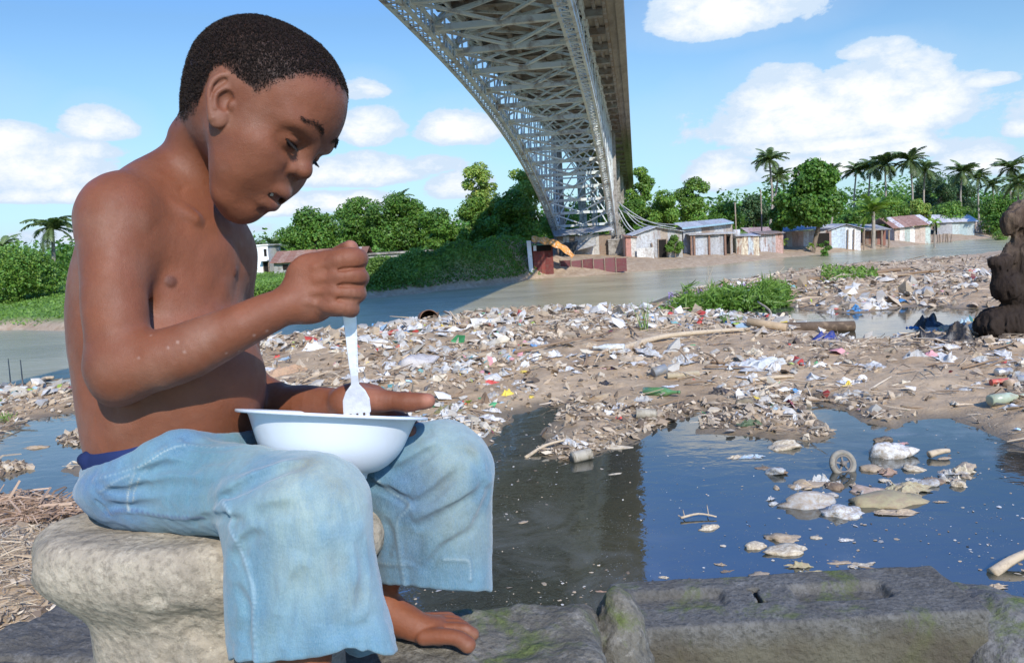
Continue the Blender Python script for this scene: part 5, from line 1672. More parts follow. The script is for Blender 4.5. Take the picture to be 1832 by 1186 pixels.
boy = empty('person', P(330, 905, .93), 'shirtless boy in pale blue jeans sitting on a stone and eating from a bowl', 'person')
link('body', body_me, m_skin, boy)

# ---- eyes
m_eye = plain('eye_dark', (.014, .008, .006), .35, .3, var=.1, bump=0)
m_white = plain('eye_white', (.16, .12, .10), .55, .2, var=.05, bump=0)  # eye white darkened, the shadow between the lids put into its colour
for s in (-1, 1):
    mb = MB(); c = HP(.0740, .0300 * s, .0120); r = .0124
    n = 20
    th = np.linspace(0, pi, n); ph = np.linspace(0, 2 * pi, n * 2, endpoint=False)
    look = HF[0] * .80 - HF[2] * .60; lx = np.cross(look, HF[1]); lx /= np.linalg.norm(lx); ly = np.cross(look, lx)
    vv = [c + r * (look * cos(t) + (lx * cos(q) + ly * sin(q)) * sin(t)) for t in th for q in ph]
    m_ = len(ph)
    for i in range(n - 1):
        mb.q.append(np.array([[i * m_ + j, i * m_ + (j + 1) % m_, (i + 1) * m_ + (j + 1) % m_, (i + 1) * m_ + j] for j in range(m_)]))
    mb.v.append(np.array(vv)); mb.n = len(vv)
    e = mb.build('eye', [m_white, m_eye], boy, True)
    for p_ in e.data.polygons:
        d_ = (np.array(p_.center) - c) @ look / r
        p_.material_index = 1 if d_ > .35 else 0
    # lashes
    lb = MB(); rr = random.Random(5)
    for i in range(46):
        a = -.95 + 1.9 * i / 45
        base = HP(.0745, .0300 * s, .0120) + .0143 * (HF[0] * cos(a) * cos(.22) + HF[1] * s * sin(a) - HF[2] * cos(a) * sin(.22 - .10 * a * a))
        out = HF[0] * .85 - HF[2] * .52 + HF[1] * s * (.75 * a + rr.uniform(-.15, .15)); out /= np.linalg.norm(out)
        L = rr.uniform(.0048, .0072)
        lb.tube([base - out * .0008, base + out * L * .5 - HF[2] * .0004, base + out * L + HF[2] * .0006], [.00034, .00024, .00006], 4, False)
    lb.build('eyelash', plain('hair_black', (.012, .009, .008), .6, .3, var=.2, bump=0), boy, True)
# ---- teeth, just visible between the lips
tb = MB()
for i in range(8):
    a = (i - 3.5) * .27
    c = HP(.0640 + .0275 * cos(a), .0205 * sin(a) * 1.05, -.0500)
    t_ = HF[1] * cos(a) - HF[0] * sin(a); o_ = HF[0] * cos(a) + HF[1] * sin(a)
    tb.box((-.0024, -.0014, -.0034), (.0024, .0014, .0030), np.array([t_, o_, HF[2]]), c)
tb.build('teeth', plain('tooth', (.68, .64, .55), .25, .5, var=.08, bump=0), boy)

# ---- hair: thousands of tiny tight curls standing on the scalp, plus brows
def hair_cards(v, nrm, n_pts, seed, length, width, lay=None, curl=1.0):
    r = np.random.RandomState(seed)
    t1 = np.cross(nrm, r.randn(n_pts, 3)); t1 /= np.linalg.norm(t1, axis=1)[:, None]
    if lay is not None: t1 = lay + t1 * .35; t1 -= nrm * (t1 * nrm).sum(1)[:, None]; t1 /= np.linalg.norm(t1, axis=1)[:, None]
    t2 = np.cross(nrm, t1)
    L = length * r.uniform(.6, 1.2, n_pts)[:, None]; w = width * r.uniform(.7, 1.3, n_pts)[:, None]
    a = v - nrm * .0006
    m1 = a + nrm * L * .55 + t1 * L * .35 * curl
    e = a + nrm * L * (.70 if lay is None else .25) + t1 * L * (.95 if lay is not None else -.15) * curl + t2 * L * .25 * curl
    V_ = np.stack([a - t2 * w, a + t2 * w, m1 - t2 * w * .8, m1 + t2 * w * .8, e], 1).reshape(-1, 3)
    k = np.arange(n_pts)[:, None] * 5
    return V_, k + np.array([[0, 1, 3, 2]]), k + np.array([[2, 3, 4]])


rs = np.random.RandomState(4)
tri_c = bv[bq].mean(1); tri_s = scalp[bq].mean(1)
e1 = bv[bq[:, 1]] - bv[bq[:, 0]]; e2 = bv[bq[:, 3]] - bv[bq[:, 0]]
area = np.linalg.norm(np.cross(e1, e2), axis=1)
w = area * np.clip(tri_s, 0, 1) ** 1.15; w[tri_s < .02] = 0
NH = 62000
ix = rs.choice(len(w), NH, p=w / w.sum())
hp = bv[bq[ix, 0]] + e1[ix] * rs.rand(NH, 1) + e2[ix] * rs.rand(NH, 1)
hn = body.grad(hp); hn /= np.linalg.norm(hn, axis=1)[:, None]
clump = (fbm(hp, 260.0, 2) * .5 + .5)
ln = .0031 * (.30 + .90 * np.clip(tri_s[ix], 0, 1)) * (.7 + .7 * clump)
Vh, Qh, Th = hair_cards(hp, hn, NH, 7, 1.0, .00028)
V0 = Vh.reshape(NH, 5, 3); V0 = hp[:, None] + (V0 - hp[:, None]) * 1.0
# rescale every curl by its own length
rs2 = np.random.RandomState(7)
t1 = np.cross(hn, rs2.randn(NH, 3)); t1 /= np.linalg.norm(t1, axis=1)[:, None]; t2 = np.cross(hn, t1)
L = (ln * rs2.uniform(.6, 1.15, NH))[:, None]; wd = (.00030 * rs2.uniform(.7, 1.3, NH))[:, None]
a0 = hp - hn * .0008; m1 = a0 + hn * L * .6 + t1 * L * .45; e_ = a0 + hn * L * .85 - t1 * L * .15 + t2 * L * .45
Vh = np.stack([a0 - t2 * wd, a0 + t2 * wd, m1 - t2 * wd, m1 + t2 * wd, e_], 1).reshape(-1, 3)
hme = mesh_np('hair', Vh, [Qh, Th], True)
m_hair, nt = new_mat('hair'); g = N(nt); co = g.coord()
g.out(g.bsdf(g.mix(g.noise(90, 3, .6, co), (.010, .007, .006), (.040, .025, .018)), .7, None, .2))
link('hair', hme, m_hair, boy)
# brows
for s in (-1, 1):
    bx = []; bn_ = []
    for i in range(190):
        t = rs.rand(); arch = .0400 + .0045 * sin(pi * min(t * 1.15, 1)) - .002 * t
        sx = (.012 + .036 * t) * s
        f_ = .120
        bx.append((sx, arch + rs.normal(0, .0015 * (1 - .4 * t))))
    o_ = []
    for sx, uu in bx:
        o_.append(HP(.0, sx, uu))
    o_ = np.array(o_)
    # march from outside inwards along the face's forward axis
    tt = np.full(len(o_), .125)
    for _ in range(60):
        q = o_ + HF[0] * tt[:, None]; d = body(q, pad=.2); tt -= np.clip(d, 0, .004) * .7
    q = o_ + HF[0] * tt[:, None]; nn = body.grad(q); nn /= np.linalg.norm(nn, axis=1)[:, None]
    lay = np.tile(HF[1] * s * .9 - HF[0] * .5 + HF[2] * .15, (len(q), 1))
    Vb, Qb, Tb = hair_cards(q + nn * .0004, nn, len(q), 9, .0050, .00022, lay)
    link('eyebrow', mesh_np('eyebrow', Vb, [Qb, Tb], True), m_hair, boy)

# ---- jeans
jl = jv
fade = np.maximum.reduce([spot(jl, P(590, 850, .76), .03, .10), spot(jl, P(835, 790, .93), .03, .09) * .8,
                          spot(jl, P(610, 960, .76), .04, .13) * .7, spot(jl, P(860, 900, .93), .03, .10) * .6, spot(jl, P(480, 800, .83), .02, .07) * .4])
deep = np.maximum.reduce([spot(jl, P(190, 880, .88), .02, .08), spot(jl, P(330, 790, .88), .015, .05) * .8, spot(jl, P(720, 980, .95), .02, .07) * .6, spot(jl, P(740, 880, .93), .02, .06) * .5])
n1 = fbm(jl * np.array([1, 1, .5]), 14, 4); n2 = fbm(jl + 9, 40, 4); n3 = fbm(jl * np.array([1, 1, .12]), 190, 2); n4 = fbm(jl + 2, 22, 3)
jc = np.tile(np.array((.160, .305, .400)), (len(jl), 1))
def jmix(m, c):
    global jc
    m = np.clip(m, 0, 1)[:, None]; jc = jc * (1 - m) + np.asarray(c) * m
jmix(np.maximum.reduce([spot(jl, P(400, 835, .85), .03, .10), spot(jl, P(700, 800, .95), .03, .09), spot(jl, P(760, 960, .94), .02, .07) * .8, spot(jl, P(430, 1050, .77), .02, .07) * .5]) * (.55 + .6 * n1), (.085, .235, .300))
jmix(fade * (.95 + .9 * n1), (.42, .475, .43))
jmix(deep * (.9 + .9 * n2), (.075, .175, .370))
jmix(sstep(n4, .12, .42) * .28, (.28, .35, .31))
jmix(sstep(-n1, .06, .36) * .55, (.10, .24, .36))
jc *= (1 + .12 * n3 + .10 * n2)[:, None]
# stains
for (x, y, d, r, a) in ((545, 822, .77, .012, .5), (600, 870, .76, .010, .4), (520, 965, .77, .012, .35), (843, 795, .92, .010, .5), (600, 1010, .75, .008, .4), (640, 1075, .75, .012, .35), (790, 860, .92, .010, .4)):
    jmix(spot(jl, P(x, y, d), r * .3, r * 2.4) * a * (.8 + n2 * 1.5), (.22, .19, .125))
for k_, cc, rr_ in (('in', (.42, .55, .64), .0018), ('farin', (.38, .50, .58), .0017), ('side', (.07, .13, .27), .0022), ('waist', (.50, .56, .56), .0012),
                    ('pocket', (.42, .42, .40), .0014), ('pocket2', (.42, .42, .40), .0012), ('farhem', (.5, .56, .6), .0012), ('farhem2', (.62, .68, .70), .0013), ('yoke', (.40, .45, .48), .0012)):
    if len(seams.get(k_, [])) > 3:
        dd = np.full(len(jl), 9.0)
        for q in seams[k_]:
            m_ = np.abs(jl - q).max(1) < .012
            dd[m_] = np.minimum(dd[m_], np.linalg.norm(jl[m_] - q, axis=1))
        jmix((1 - sstep(dd, rr_ * .8, rr_ * 1.9)) * .85, cc)
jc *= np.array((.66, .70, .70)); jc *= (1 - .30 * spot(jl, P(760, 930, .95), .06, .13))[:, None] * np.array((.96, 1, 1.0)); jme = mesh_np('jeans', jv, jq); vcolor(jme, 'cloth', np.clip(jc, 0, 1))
m_jn, nt = new_mat('denim'); g = N(nt); co = g.coord()
col = g.attr('cloth', 'Color')
wv = g.n('ShaderNodeTexWave', wave_type='BANDS', bands_direction='DIAGONAL'); wv.inputs['Scale'].default_value = 420; wv.inputs['Distortion'].default_value = 1.5
g.set(wv.inputs[0], co)
col = g.mix(g.mapr(g.noise(1300, 2, .7, g.scale(co, (1, 1, .25))), .3, .7, 0, .30), col, g.mix(.5, col, (.60, .68, .72)))
col = g.mix(g.mapr(g.noise(420, 3, .6, g.scale(co, (1, 1, .1))), .45, .75, 0, .35), col, (.12, .22, .32))
b1 = g.bump(wv, .12, .0006); b2 = g.bump(g.noise(700, 3, .7, co), .5, .0012, b1); b3 = g.bump(g.noise(70, 4, .6, co), .4, .004, b2)
sh = g.bsdf(col, .92, b3, .12); sh.inputs['Sheen Weight'].default_value = .25; sh.inputs['Sheen Roughness'].default_value = .5
g.out(sh)
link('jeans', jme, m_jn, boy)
# stitches as raised thread on the seams
for k_ in ('in', 'farin', 'pocket', 'pocket2', 'waist', 'farhem2'):
    q = seams.get(k_)
    if q is None or len(q) < 4: continue
    n_ = jn.grad(q); n_ /= np.linalg.norm(n_, axis=1)[:, None] + 1e-9
    mb = MB(); pp = np.array(spline(list(q + n_ * .0010), None, 6)[0])
    for i in range(0, len(pp) - 3, 4): mb.tube(pp[i:i + 3], .00030, 5)
    mb.build('stitching', plain('thread', (.40, .44, .43), .8, .2, bump=0), boy, True)
# navy underwear showing above the waistband at the back
ub = MB()
qs = body.cast([157, 170, 190, 210, 232, 250], [822, 824, 822, 819, 815, 810]); qs = qs[~np.isnan(qs[:, 0])]
us = Sdf(); nn = body.grad(qs); nn /= np.linalg.norm(nn, axis=1)[:, None]
us.chain(list(qs - nn * .004), [.0085] * len(qs), .004); us.chain(list(qs - nn * .004 - CU * .012), [.009] * len(qs), .008)
us.chain([qs[0], qs[0] + ray(157, 820) * .05 - CR * .004, qs[0] + ray(157, 820) * .11], [.0085, .008, .006], .006)
uv_, uq = us.mesh(.0016)
link('underwear', mesh_np('underwear', uv_, uq), plain('navy_cloth', (.018, .030, .10), .9, .15, bump=.4, bscale=600, bdist=.001), boy)

# ------------------------------------------------------------------ the bowl
def lathe(prof, n=96):
    prof = np.asarray(prof, float); m = len(prof)
    a = np.arange(n) * 2 * pi / n
    v = np.stack([prof[:, None, 0] * np.cos(a), prof[:, None, 0] * np.sin(a), np.repeat(prof[:, 1:2], n, 1)], -1).reshape(-1, 3)
    q = [[i * n + j, i * n + (j + 1) % n, (i + 1) * n + (j + 1) % n, (i + 1) * n + j] for i in range(m - 1) for j in range(n)]
    return v, np.array(q)


bc = P(597, 740, .905)
rx_ = P(766, 748, .905) - P(430, 732, .905); rx_ /= np.linalg.norm(rx_)
vw = ray(597, 740); vw /= np.linalg.norm(vw)
ax_ = np.cross(rx_, vw); ax_ = ax_ if ax_ @ CU > 0 else -ax_
tl = RAD(-.6); ax_ = ax_ * cos(tl) + vw * sin(tl) * 1.0; ax_ /= np.linalg.norm(ax_)
ry_ = np.cross(ax_, rx_)
BW = np.array([rx_, ry_, ax_])
prof = [(0, -.0655), (.038, -.0655), (.0395, -.0710), (.0420, -.0710), (.0435, -.0652), (.056, -.0610), (.069, -.0510), (.0795, -.0370), (.0870, -.0190), (.0925, -.0050), (.0960, -.0022), (.1030, -.0028), (.1060, -.0022), (.1066, -.0006),
        (.1058, .0008), (.1020, .0006), (.0950, .0004), (.0905, -.0030), (.0850, -.0190), (.0770, -.0360), (.0670, -.0495), (.054, -.0590), (.030, -.0625), (0, -.0630)]
pv, pq = lathe(spline([np.array((a, b, 0)) for a, b in prof], None, 3)[0], 128)
m_bowl, nt = new_mat('bowl_plastic'); g = N(nt); co = g.coord()
colb = g.mix(g.mapr(g.noise(30, 4, .6, co), .55, .75, 0, .25), (.66, .70, .76), (.55, .56, .56))
sc = g.bump(g.noise(160, 3, .5, g.scale(co, (1, 1, 8))), .05, .001)
s_ = g.bsdf(colb, .28, sc, .5); s_.inputs['Subsurface Weight'].default_value = .15; s_.inputs['Subsurface Radius'].default_value = (1, 1, 1); s_.inputs['Subsurface Scale'].default_value = .004
g.out(s_)
bowl = link('bowl', mesh_np('bowl', pv @ BW + bc, pq), m_bowl)
tag(bowl, 'round white plastic bowl with a flat rim, held on the lap of the boy', 'bowl')
# food at the bottom
fs = np.random.RandomState(3); fv = MB()
for i in range(260):
    a = fs.rand() * 2 * pi; r = .072 * fs.rand() ** .5; h = -.028 - .006 * fs.rand() - .12 * r * r
    c = bc + np.array([r * cos(a), r * sin(a), h]) @ BW; d = fs.randn(3); d /= np.linalg.norm(d)
    fv.tube([c - d * .0035, c, c + d * .0035], [.0008, .0014, .0008], 5)
fl, fq = lathe([(0, -.031), (.03, -.031), (.055, -.032), (.0735, -.0345)], 40)
fv.add(fl @ BW + bc, fq)
tag(fv.build('rice', plain('rice', (.62, .55, .42), .6, .3), None, True), 'cooked rice lying inside the white bowl', 'food')

# ------------------------------------------------------------------ the fork
fk = Sdf()
top = P(622, 520, .868); nk = P(633, 672, .895); sh0 = P(633, 684, .897); tip = P(642, 775, .915)
fd = (tip - top) / np.linalg.norm(tip - top); vv_ = ray(630, 640); vv_ /= np.linalg.norm(vv_); fs_ = np.cross(fd, vv_); fs_ /= np.linalg.norm(fs_); fn_ = np.cross(fs_, fd)
def fork_fn(p):
    q = (p - top) @ np.array([fd, fs_, fn_]).T
    L = np.linalg.norm(tip - top); u = q[:, 0] / L
    w = np.interp(u, [0, .18, .52, .59, .65, .70, .76, .84, 1.0], [.0060, .0072, .0050, .0042, .0046, .0110, .0150, .0156, .0140])
    z = q[:, 2] - .0035 * np.sin(np.clip((u - .58) / .42, 0, 1) * pi)
    th = np.interp(u, [0, .52, .66, 1], [.0013, .0016, .0012, .0007])
    ridge_ = -.0006 * (np.abs(q[:, 1]) > w - .0014) * (u < .55)
    dx = np.abs(q[:, 0] - L / 2) - L / 2; dy = np.abs(q[:, 1]) - w; dz = np.abs(z) - th + ridge_
    m = np.stack([dx, dy, dz], 1) + .0007
    d = np.linalg.norm(np.maximum(m, 0), axis=1) + np.minimum(m.max(1), 0) - .0007
    slot = np.abs((np.abs(q[:, 1]) + .0038) % .0076 - .0038) - .0012
    return np.where(u > .86, np.maximum(d, -np.minimum(.004, slot + 0 * u)), d)
fk._push(fork_fn, np.minimum(top, tip) - .02, np.maximum(top, tip) + .02, 0, 'u')
fv_, fq_ = fk.mesh(.0008)
m_fk, nt = new_mat('fork_metal'); g = N(nt); co = g.coord()
g.out(g.bsdf(g.mix(g.mapr(g.noise(90, 4, .6, co), .4, .7), (.90, .91, .93), (.78, .80, .83)), g.mapr(g.noise(120, 4, .6, co), .3, .7, .30, .50), g.bump(g.noise(140, 3, .6, co), .35, .002), .5, .35))
fork = link('fork', mesh_np('fork', fv_, fq_), m_fk)
tag(fork, 'silvery fork held upright in the right fist of the boy over the bowl', 'fork')
BOY_DONE = True

# ------------------------------------------------------------------ stones and blocks in the foreground
def stone_mat(name, base, dark, lite, moss=0.0, moss_col=(.075, .095, .025), sc=1.0, shade_z=None, bs=1.0):
    m, nt = new_mat(name); g = N(nt); geo = g.n('ShaderNodeNewGeometry'); pos = geo.outputs['Position']
    n1 = g.noise(7 * sc, 8, .68, pos, .4); n2 = g.noise(26 * sc, 7, .7, pos, .3); n3 = g.noise(130 * sc, 5, .7, pos)
    c = g.mix(g.mapr(n1, .36, .64), dark, base); c = g.mix(g.mapr(n2, .50, .68, 0, .75), c, lite)
    c = g.mix(g.mapr(n3, .48, .64, 0, .75), c, tuple(k * .45 for k in base)); c = g.mix(g.mapr(g.noise(60 * sc, 6, .7, pos), .60, .72, 0, .6), c, tuple(min(1, k * 1.35) for k in lite))
    if moss:
        mm = g.mapr(g.noise(9, 7, .7, pos, .5), .62 - moss * .28, .72 - moss * .22, 0, .85)
        c = g.mix(mm, c, g.mix(g.mapr(n3, .4, .6), moss_col, tuple(k * 1.9 for k in moss_col)))
    if shade_z is not None:
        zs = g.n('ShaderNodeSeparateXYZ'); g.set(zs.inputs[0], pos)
        k = g.mapr(g.math('ADD', zs.outputs[2], g.math('MULTIPLY', g.math('SUBTRACT', n2, .5), .05)), shade_z, shade_z - .035, 0, .8)
        c = g.mix(k, c, g.mix(g.mapr(n1, .38, .62), (.085, .068, .045), (.13, .115, .075)))  # dark brown below this height puts shade on the front into the colour
    b_ = g.bump(n1, .25 * bs, .008); b_ = g.bump(n2, .6 * bs, .006, b_); b_ = g.bump(n3, 1.0 * (.4 + .6 * bs), .004, b_); b_ = g.bump(g.vor(95 * sc, pos), .5, .003, b_); b_ = g.bump(g.noise(420, 3, .7, pos), .5, .0012, b_)
    g.out(g.bsdf(c, .92, b_, .22)); return m


M_PED = stone_mat('pedestal_stone', (.42, .355, .270), (.29, .245, .19), (.54, .465, .36), bs=.25)
M_BLK = stone_mat('wet_concrete', (.190, .182, .170), (.125, .115, .102), (.26, .25, .24), .36)
M_ROCK = stone_mat('mossy_rock', (.19, .172, .140), (.115, .105, .082), (.29, .27, .235), .42)
M_SLAB = stone_mat('grey_slab', (.165, .155, .140), (.105, .098, .088), (.23, .22, .205), 0)

pc = P(368, 920, .93); ptop = pc[2]
px_, py_ = pc[0], pc[1]
prR = [(.0, .0), (.0, .04), (.0, .09), (.0, .14), (.001, .172), (.006, .188), (.014, .197), (.026, .2025), (.040, .2025), (.052, .198), (.064, .189), (.078, .174), (.092, .159), (.104, .151), (.116, .1475), (.14, .147), (.20, .1475), (.30, .150), (.45, .153), (.62, .158), (.70, .175), (.95, .180)]
pr_ = np.array(spline([np.array((b, -a, 0.0)) for a, b in prR], None, 7)[0])
nn_ = 260; an = np.arange(nn_) * 2 * pi / nn_
Rr = pr_[:, 0:1] * (1 + .016 * np.cos(8 * an + .4) + .010 * np.cos(3 * an))
sv = np.stack([Rr * np.cos(an), Rr * np.sin(an), np.repeat(pr_[:, 1:2], nn_, 1)], -1).reshape(-1, 3)
rad_ = sv * np.array((1, 1, 0)); rad_ /= np.linalg.norm(rad_, axis=1)[:, None] + 1e-6
side_ = sstep(-sv[:, 2], .002, .05)
chip = np.maximum(fbm(sv + 3, 13, 3) - .22, 0) * .07 * sstep(-sv[:, 2], .01, .03)
dd_ = fbm(sv, 7, 2) * .0035 + fbm(sv, 30, 4) * .0012 - chip * .6
sv = sv + rad_ * (dd_ * (.25 + .75 * side_))[:, None] + np.array((0, 0, 1.0)) * ((fbm(sv + 8, 12, 4) * .0045 - chip * .25) * (1 - side_))[:, None] 
sv[:, 1] *= .58; sv = sv + np.array((px_, py_, ptop))
ix_ = np.arange(len(pr_) * nn_).reshape(len(pr_), nn_)
sq = np.stack([ix_[:-1], np.roll(ix_[:-1], -1, 1), np.roll(ix_[1:], -1, 1), ix_[1:]], -1).reshape(-1, 4)[:, ::-1]
tag(link('stone_pedestal', mesh_np('stone_pedestal', sv, sq), M_PED), 'weathered stone capital with a flared top, the seat of the boy', 'stone')


def blob_stone(name, label, cat, build, mat, h=.004, amp=.010, sc=14, group=None, seed=0, clip=None):
    s = Sdf(.03); build(s); lo, hi = s.bounds()
    s.disp(lambda p: fbm(p + seed, sc, 4) * amp + fbm(p + seed, sc * 4, 3) * amp * .35, lo - .05, hi + .05)
    v, q = s.mesh(h, clip=clip)
    return tag(link(name, mesh_np(name, v, q), mat), label, cat, group)


SOLE = FQ(.05, 0, -.057)[2]
NSOLE = NQ(.05, 0, -.057)[2]
print('sole', SOLE, NSOLE, 'seat', ptop)
# ledge below the feet
def _b(s):
    s.rbox((-.12, .90, SOLE - .375), (.215, .165, .37), None, .03, .02)
    s.rbox((-.30, .72, NSOLE - .36), (.16, .13, .36), None, .03, .02)
    s.ell(P(828, 1210, 1.13), (.085, .10, .075), None, .03)
    s.ell(P(755, 1190, 1.17), (.09, .08, .060), None, .03)
    s.ell(P(870, 1260, 1.10), (.07, .09, .10), None, .03)
    s.rbox((.02, 1.12, .25), (.20, .12, .30), None, .05, .05)
blob_stone('mossy_rock', 'mossy broken rock under the bare foot of the boy', 'rock', _b, M_ROCK, .005, .012, 13)
# hollow concrete block on the right
D1 = 1.16
a_ = P(1118, 1118, D1); b_ = P(1762, 1092, D1)
zt = (a_[2] + b_[2]) / 2
ex = b_ - a_; ex[2] = 0; LB = np.linalg.norm(ex); ex /= LB; ey = np.array((-ex[1], ex[0], 0)); BA = np.array([ex, ey, (0, 0, 1.0)])
ctr = np.array([(a_[0] + b_[0]) / 2, (a_[1] + b_[1]) / 2, zt]) + ey * .075
def _b(s):
    s.rbox(ctr - np.array((0, 0, .21)), (LB / 2 + .005, .082, .21), BA, .007, .01)
    q = lambda x, y: ctr + ex * x + ey * y
    for (x, wx, y, wy) in ((-.165, .070, .010, .026), (.085, .072, .006, .026)):
        s.rbox(q(x, y), (wx, wy, .013), BA, .011, .010, 's')
    s.rbox(q(-.045, .005), (.0035, .022, .03), BA, .002, .002, 's')
    s.rbox(q(-.045, .027), (.009, .0035, .03), BA, .002, .002, 's'); s.rbox(q(-.045, -.017), (.009, .0035, .03), BA, .002, .002, 's')
M_BLK2 = stone_mat('block_concrete', (.155, .148, .135), (.105, .098, .086), (.205, .198, .185), .30, shade_z=zt - .008)  # the block's shaded front is painted, starting just under its top edge
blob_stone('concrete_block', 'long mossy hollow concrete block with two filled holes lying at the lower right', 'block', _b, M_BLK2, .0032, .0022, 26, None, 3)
def _b(s):
    s.ell(P(1112, 1150, 1.10), (.032, .05, .075), None, .03); s.ell(P(1110, 1240, 1.08), (.045, .06, .10), None, .03)
    s.rbox(P(1108, 1180, 1.13) - np.array((0, 0, .25)), (.040, .06, .25), None, .03, .04)
blob_stone('rock', 'narrow lichen covered rock wedged against the left end of the concrete block', 'rock', _b, M_ROCK, .004, .012, 16, None, 8)
def _b(s):
    s.ell(P(1800, 1160, 1.22), (.11, .12, .075), BA, .04); s.ell(P(1700, 1130, 1.33), (.13, .07, .085), BA, .04)
    s.rbox(P(1800, 1190, 1.25) - np.array((0, 0, .30)), (.20, .15, .28), BA, .05, .05)
blob_stone('rock', 'dark sloping rock behind the right end of the concrete block', 'rock', _b, M_BLK, .006, .014, 11, None, 12)
def _b(s):
    s.rbox(P(1000, 1250, 1.28) - np.array((0, 0, .22)), (.16, .07, .26), None, .03, .03)
    s.ell(P(1060, 1232, 1.26), (.07, .07, .05), None, .03)
blob_stone('rock', 'low green mossed stone at the water line between the rock and the block', 'rock', _b, stone_mat('moss', (.10, .105, .05), (.06, .065, .03), (.16, .16, .09), .6), .005, .014, 20, None, 15)
def _b(s):
    s.rbox((.45, 1.02, .16), (.62, .13, .30), None, .04, .03)
blob_stone('rubble', 'low broken wall of old concrete carrying the block', 'rubble', _b, M_BLK, .009, .02, 9, None, 21)
# slabs at the lower left
TILT = Matrix.Rotation(RAD(7), 3, 'Y') @ Matrix.Rotation(RAD(-4), 3, 'X')
TA_ = np.array(TILT).T
def _b(s): s.rbox(P(70, 1235, 1.42), (.145, .17, .055), TA_, .012, .01)
blob_stone('slab', 'grey broken slab leaning at the lower left corner below the stone seat', 'slab', _b, M_SLAB, .005, .012, 12, None, 31)
def _b(s): s.rbox(P(150, 1155, 1.56), (.10, .16, .050), TA_, .012, .01)
blob_stone('slab', 'smaller dark grey slab behind the other, touching the column of the seat', 'slab', _b, M_SLAB, .005, .014, 12, None, 35)

# the gnarled driftwood on the right
DL = 7.4
def L_(x, y, d=0.0): return P(x, y, DL + d)
lg = Sdf(.06)
lg.chain([L_(1900, 372, .3), L_(1850, 382, .1), L_(1812, 392, 0), L_(1806, 408, 0)], [.15, .14, .11, .07], .07)
lg.chain([L_(1842, 385, .1), L_(1858, 430, .1), L_(1850, 480, .0), L_(1880, 560, .1)], [.17, .20, .21, .24], .10)
lg.chain([L_(1850, 430, .1), L_(1820, 452, .0), L_(1793, 470, -.1), L_(1775, 466, -.1)], [.14, .11, .080, .03], .08)
lg.chain([L_(1850, 470, .1), L_(1818, 492, .0), L_(1800, 512, -.1), L_(1822, 528, .0), L_(1850, 550, .1)], [.16, .13, .11, .13, .16], .09)
lg.ell(L_(1822, 578, .1), (.40, .30, .20), None, .08)
lg.ell(L_(1880, 560, .3), (.45, .35, .32), None, .10)
lg.ell(L_(1775, 583, .0), (.16, .16, .13), None, .08)
lg.chain([L_(1900, 372, .3), L_(2000, 420, .5), L_(2050, 560, .5)], [.12, .16, .22], .08)
lo, hi = lg.bounds()
lg.disp(lambda p: fbm(p * np.array((1, 1, .45)), 6, 4) * .045 + np.abs(fbm(p * np.array((1, 1, .25)) + 4, 16, 4)) * .060, lo - .1, hi + .1)
v, q = lg.mesh(.014)
m_log, nt = new_mat('driftwood'); g = N(nt); geo = g.n('ShaderNodeNewGeometry'); pos = geo.outputs['Position']
zs = g.n('ShaderNodeSeparateXYZ'); g.set(zs.inputs[0], pos)
n1 = g.noise(4, 8, .7, g.scale(pos, (1, 1, .35)), .6); n2 = g.noise(26, 6, .7, g.scale(pos, (1, 1, .3)), .4)
c = g.mix(g.mapr(n1, .38, .62), (.10, .062, .040), (.26, .185, .125)); c = g.mix(g.mapr(n2, .5, .7, 0, .6), c, (.06, .040, .028))
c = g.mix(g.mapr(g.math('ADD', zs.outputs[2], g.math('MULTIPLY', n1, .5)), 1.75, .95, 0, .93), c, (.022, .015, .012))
b_ = g.bump(n1, .6, .05); b_ = g.bump(n2, .8, .02, b_)
g.out(g.bsdf(c, .9, b_, .2))
tag(link('driftwood', mesh_np('driftwood', v, q), m_log), 'big gnarled dark tree root washed up at the right border', 'driftwood')
print('stones', round(time.time() - T_START, 1))

# ------------------------------------------------------------------ litter on the mud bank and in the pond
RS = np.random.RandomState(2024)
LAST = ['']


def near_pt(px, py, water=False):
    """ground (or water) point on our side seen at a photo pixel"""
    z = 0.0
    for _ in range(4):
        p = G(px, py, z); h, s, c = ground_z(p[None, :2]); z = max(float(h[0]), 0.0) if water else float(h[0])
        z = max(z, -.02)
    p = G(px, py, z); return p, float(s[0]), float(c[0])


def vmat(name, rough=.6, spec=.4, tr=0.0, bump=.3, bscale=30):
    """colour comes from the mesh"""
    if name in _MC: return _MC[name]
    m, nt = new_mat(name); g = N(nt); co = g.coord(); c = g.attr('col', 'Color')
    c = g.mix(g.mapr(g.noise(9, 6, .7, co), .52, .74, 0, .55), c, (.26, .20, .14)); c = g.mix(g.mapr(g.noise(35, 4, .7, co), .55, .75, 0, .35), c, (.14, .11, .08))
    p = g.bsdf(c, rough, g.bump(g.noise(bscale, 4, .6, co), bump, .01), spec)
    if tr:
        t = g.n('ShaderNodeBsdfTranslucent'); g.set(t.inputs[0], c); mx = g.n('ShaderNodeMixShader'); mx.inputs[0].default_value = tr
        nt.links.new(p.outputs[0], mx.inputs[1]); nt.links.new(t.outputs[0], mx.inputs[2]); g.out(mx)
    else: g.out(p)
    _MC[name] = m; return m


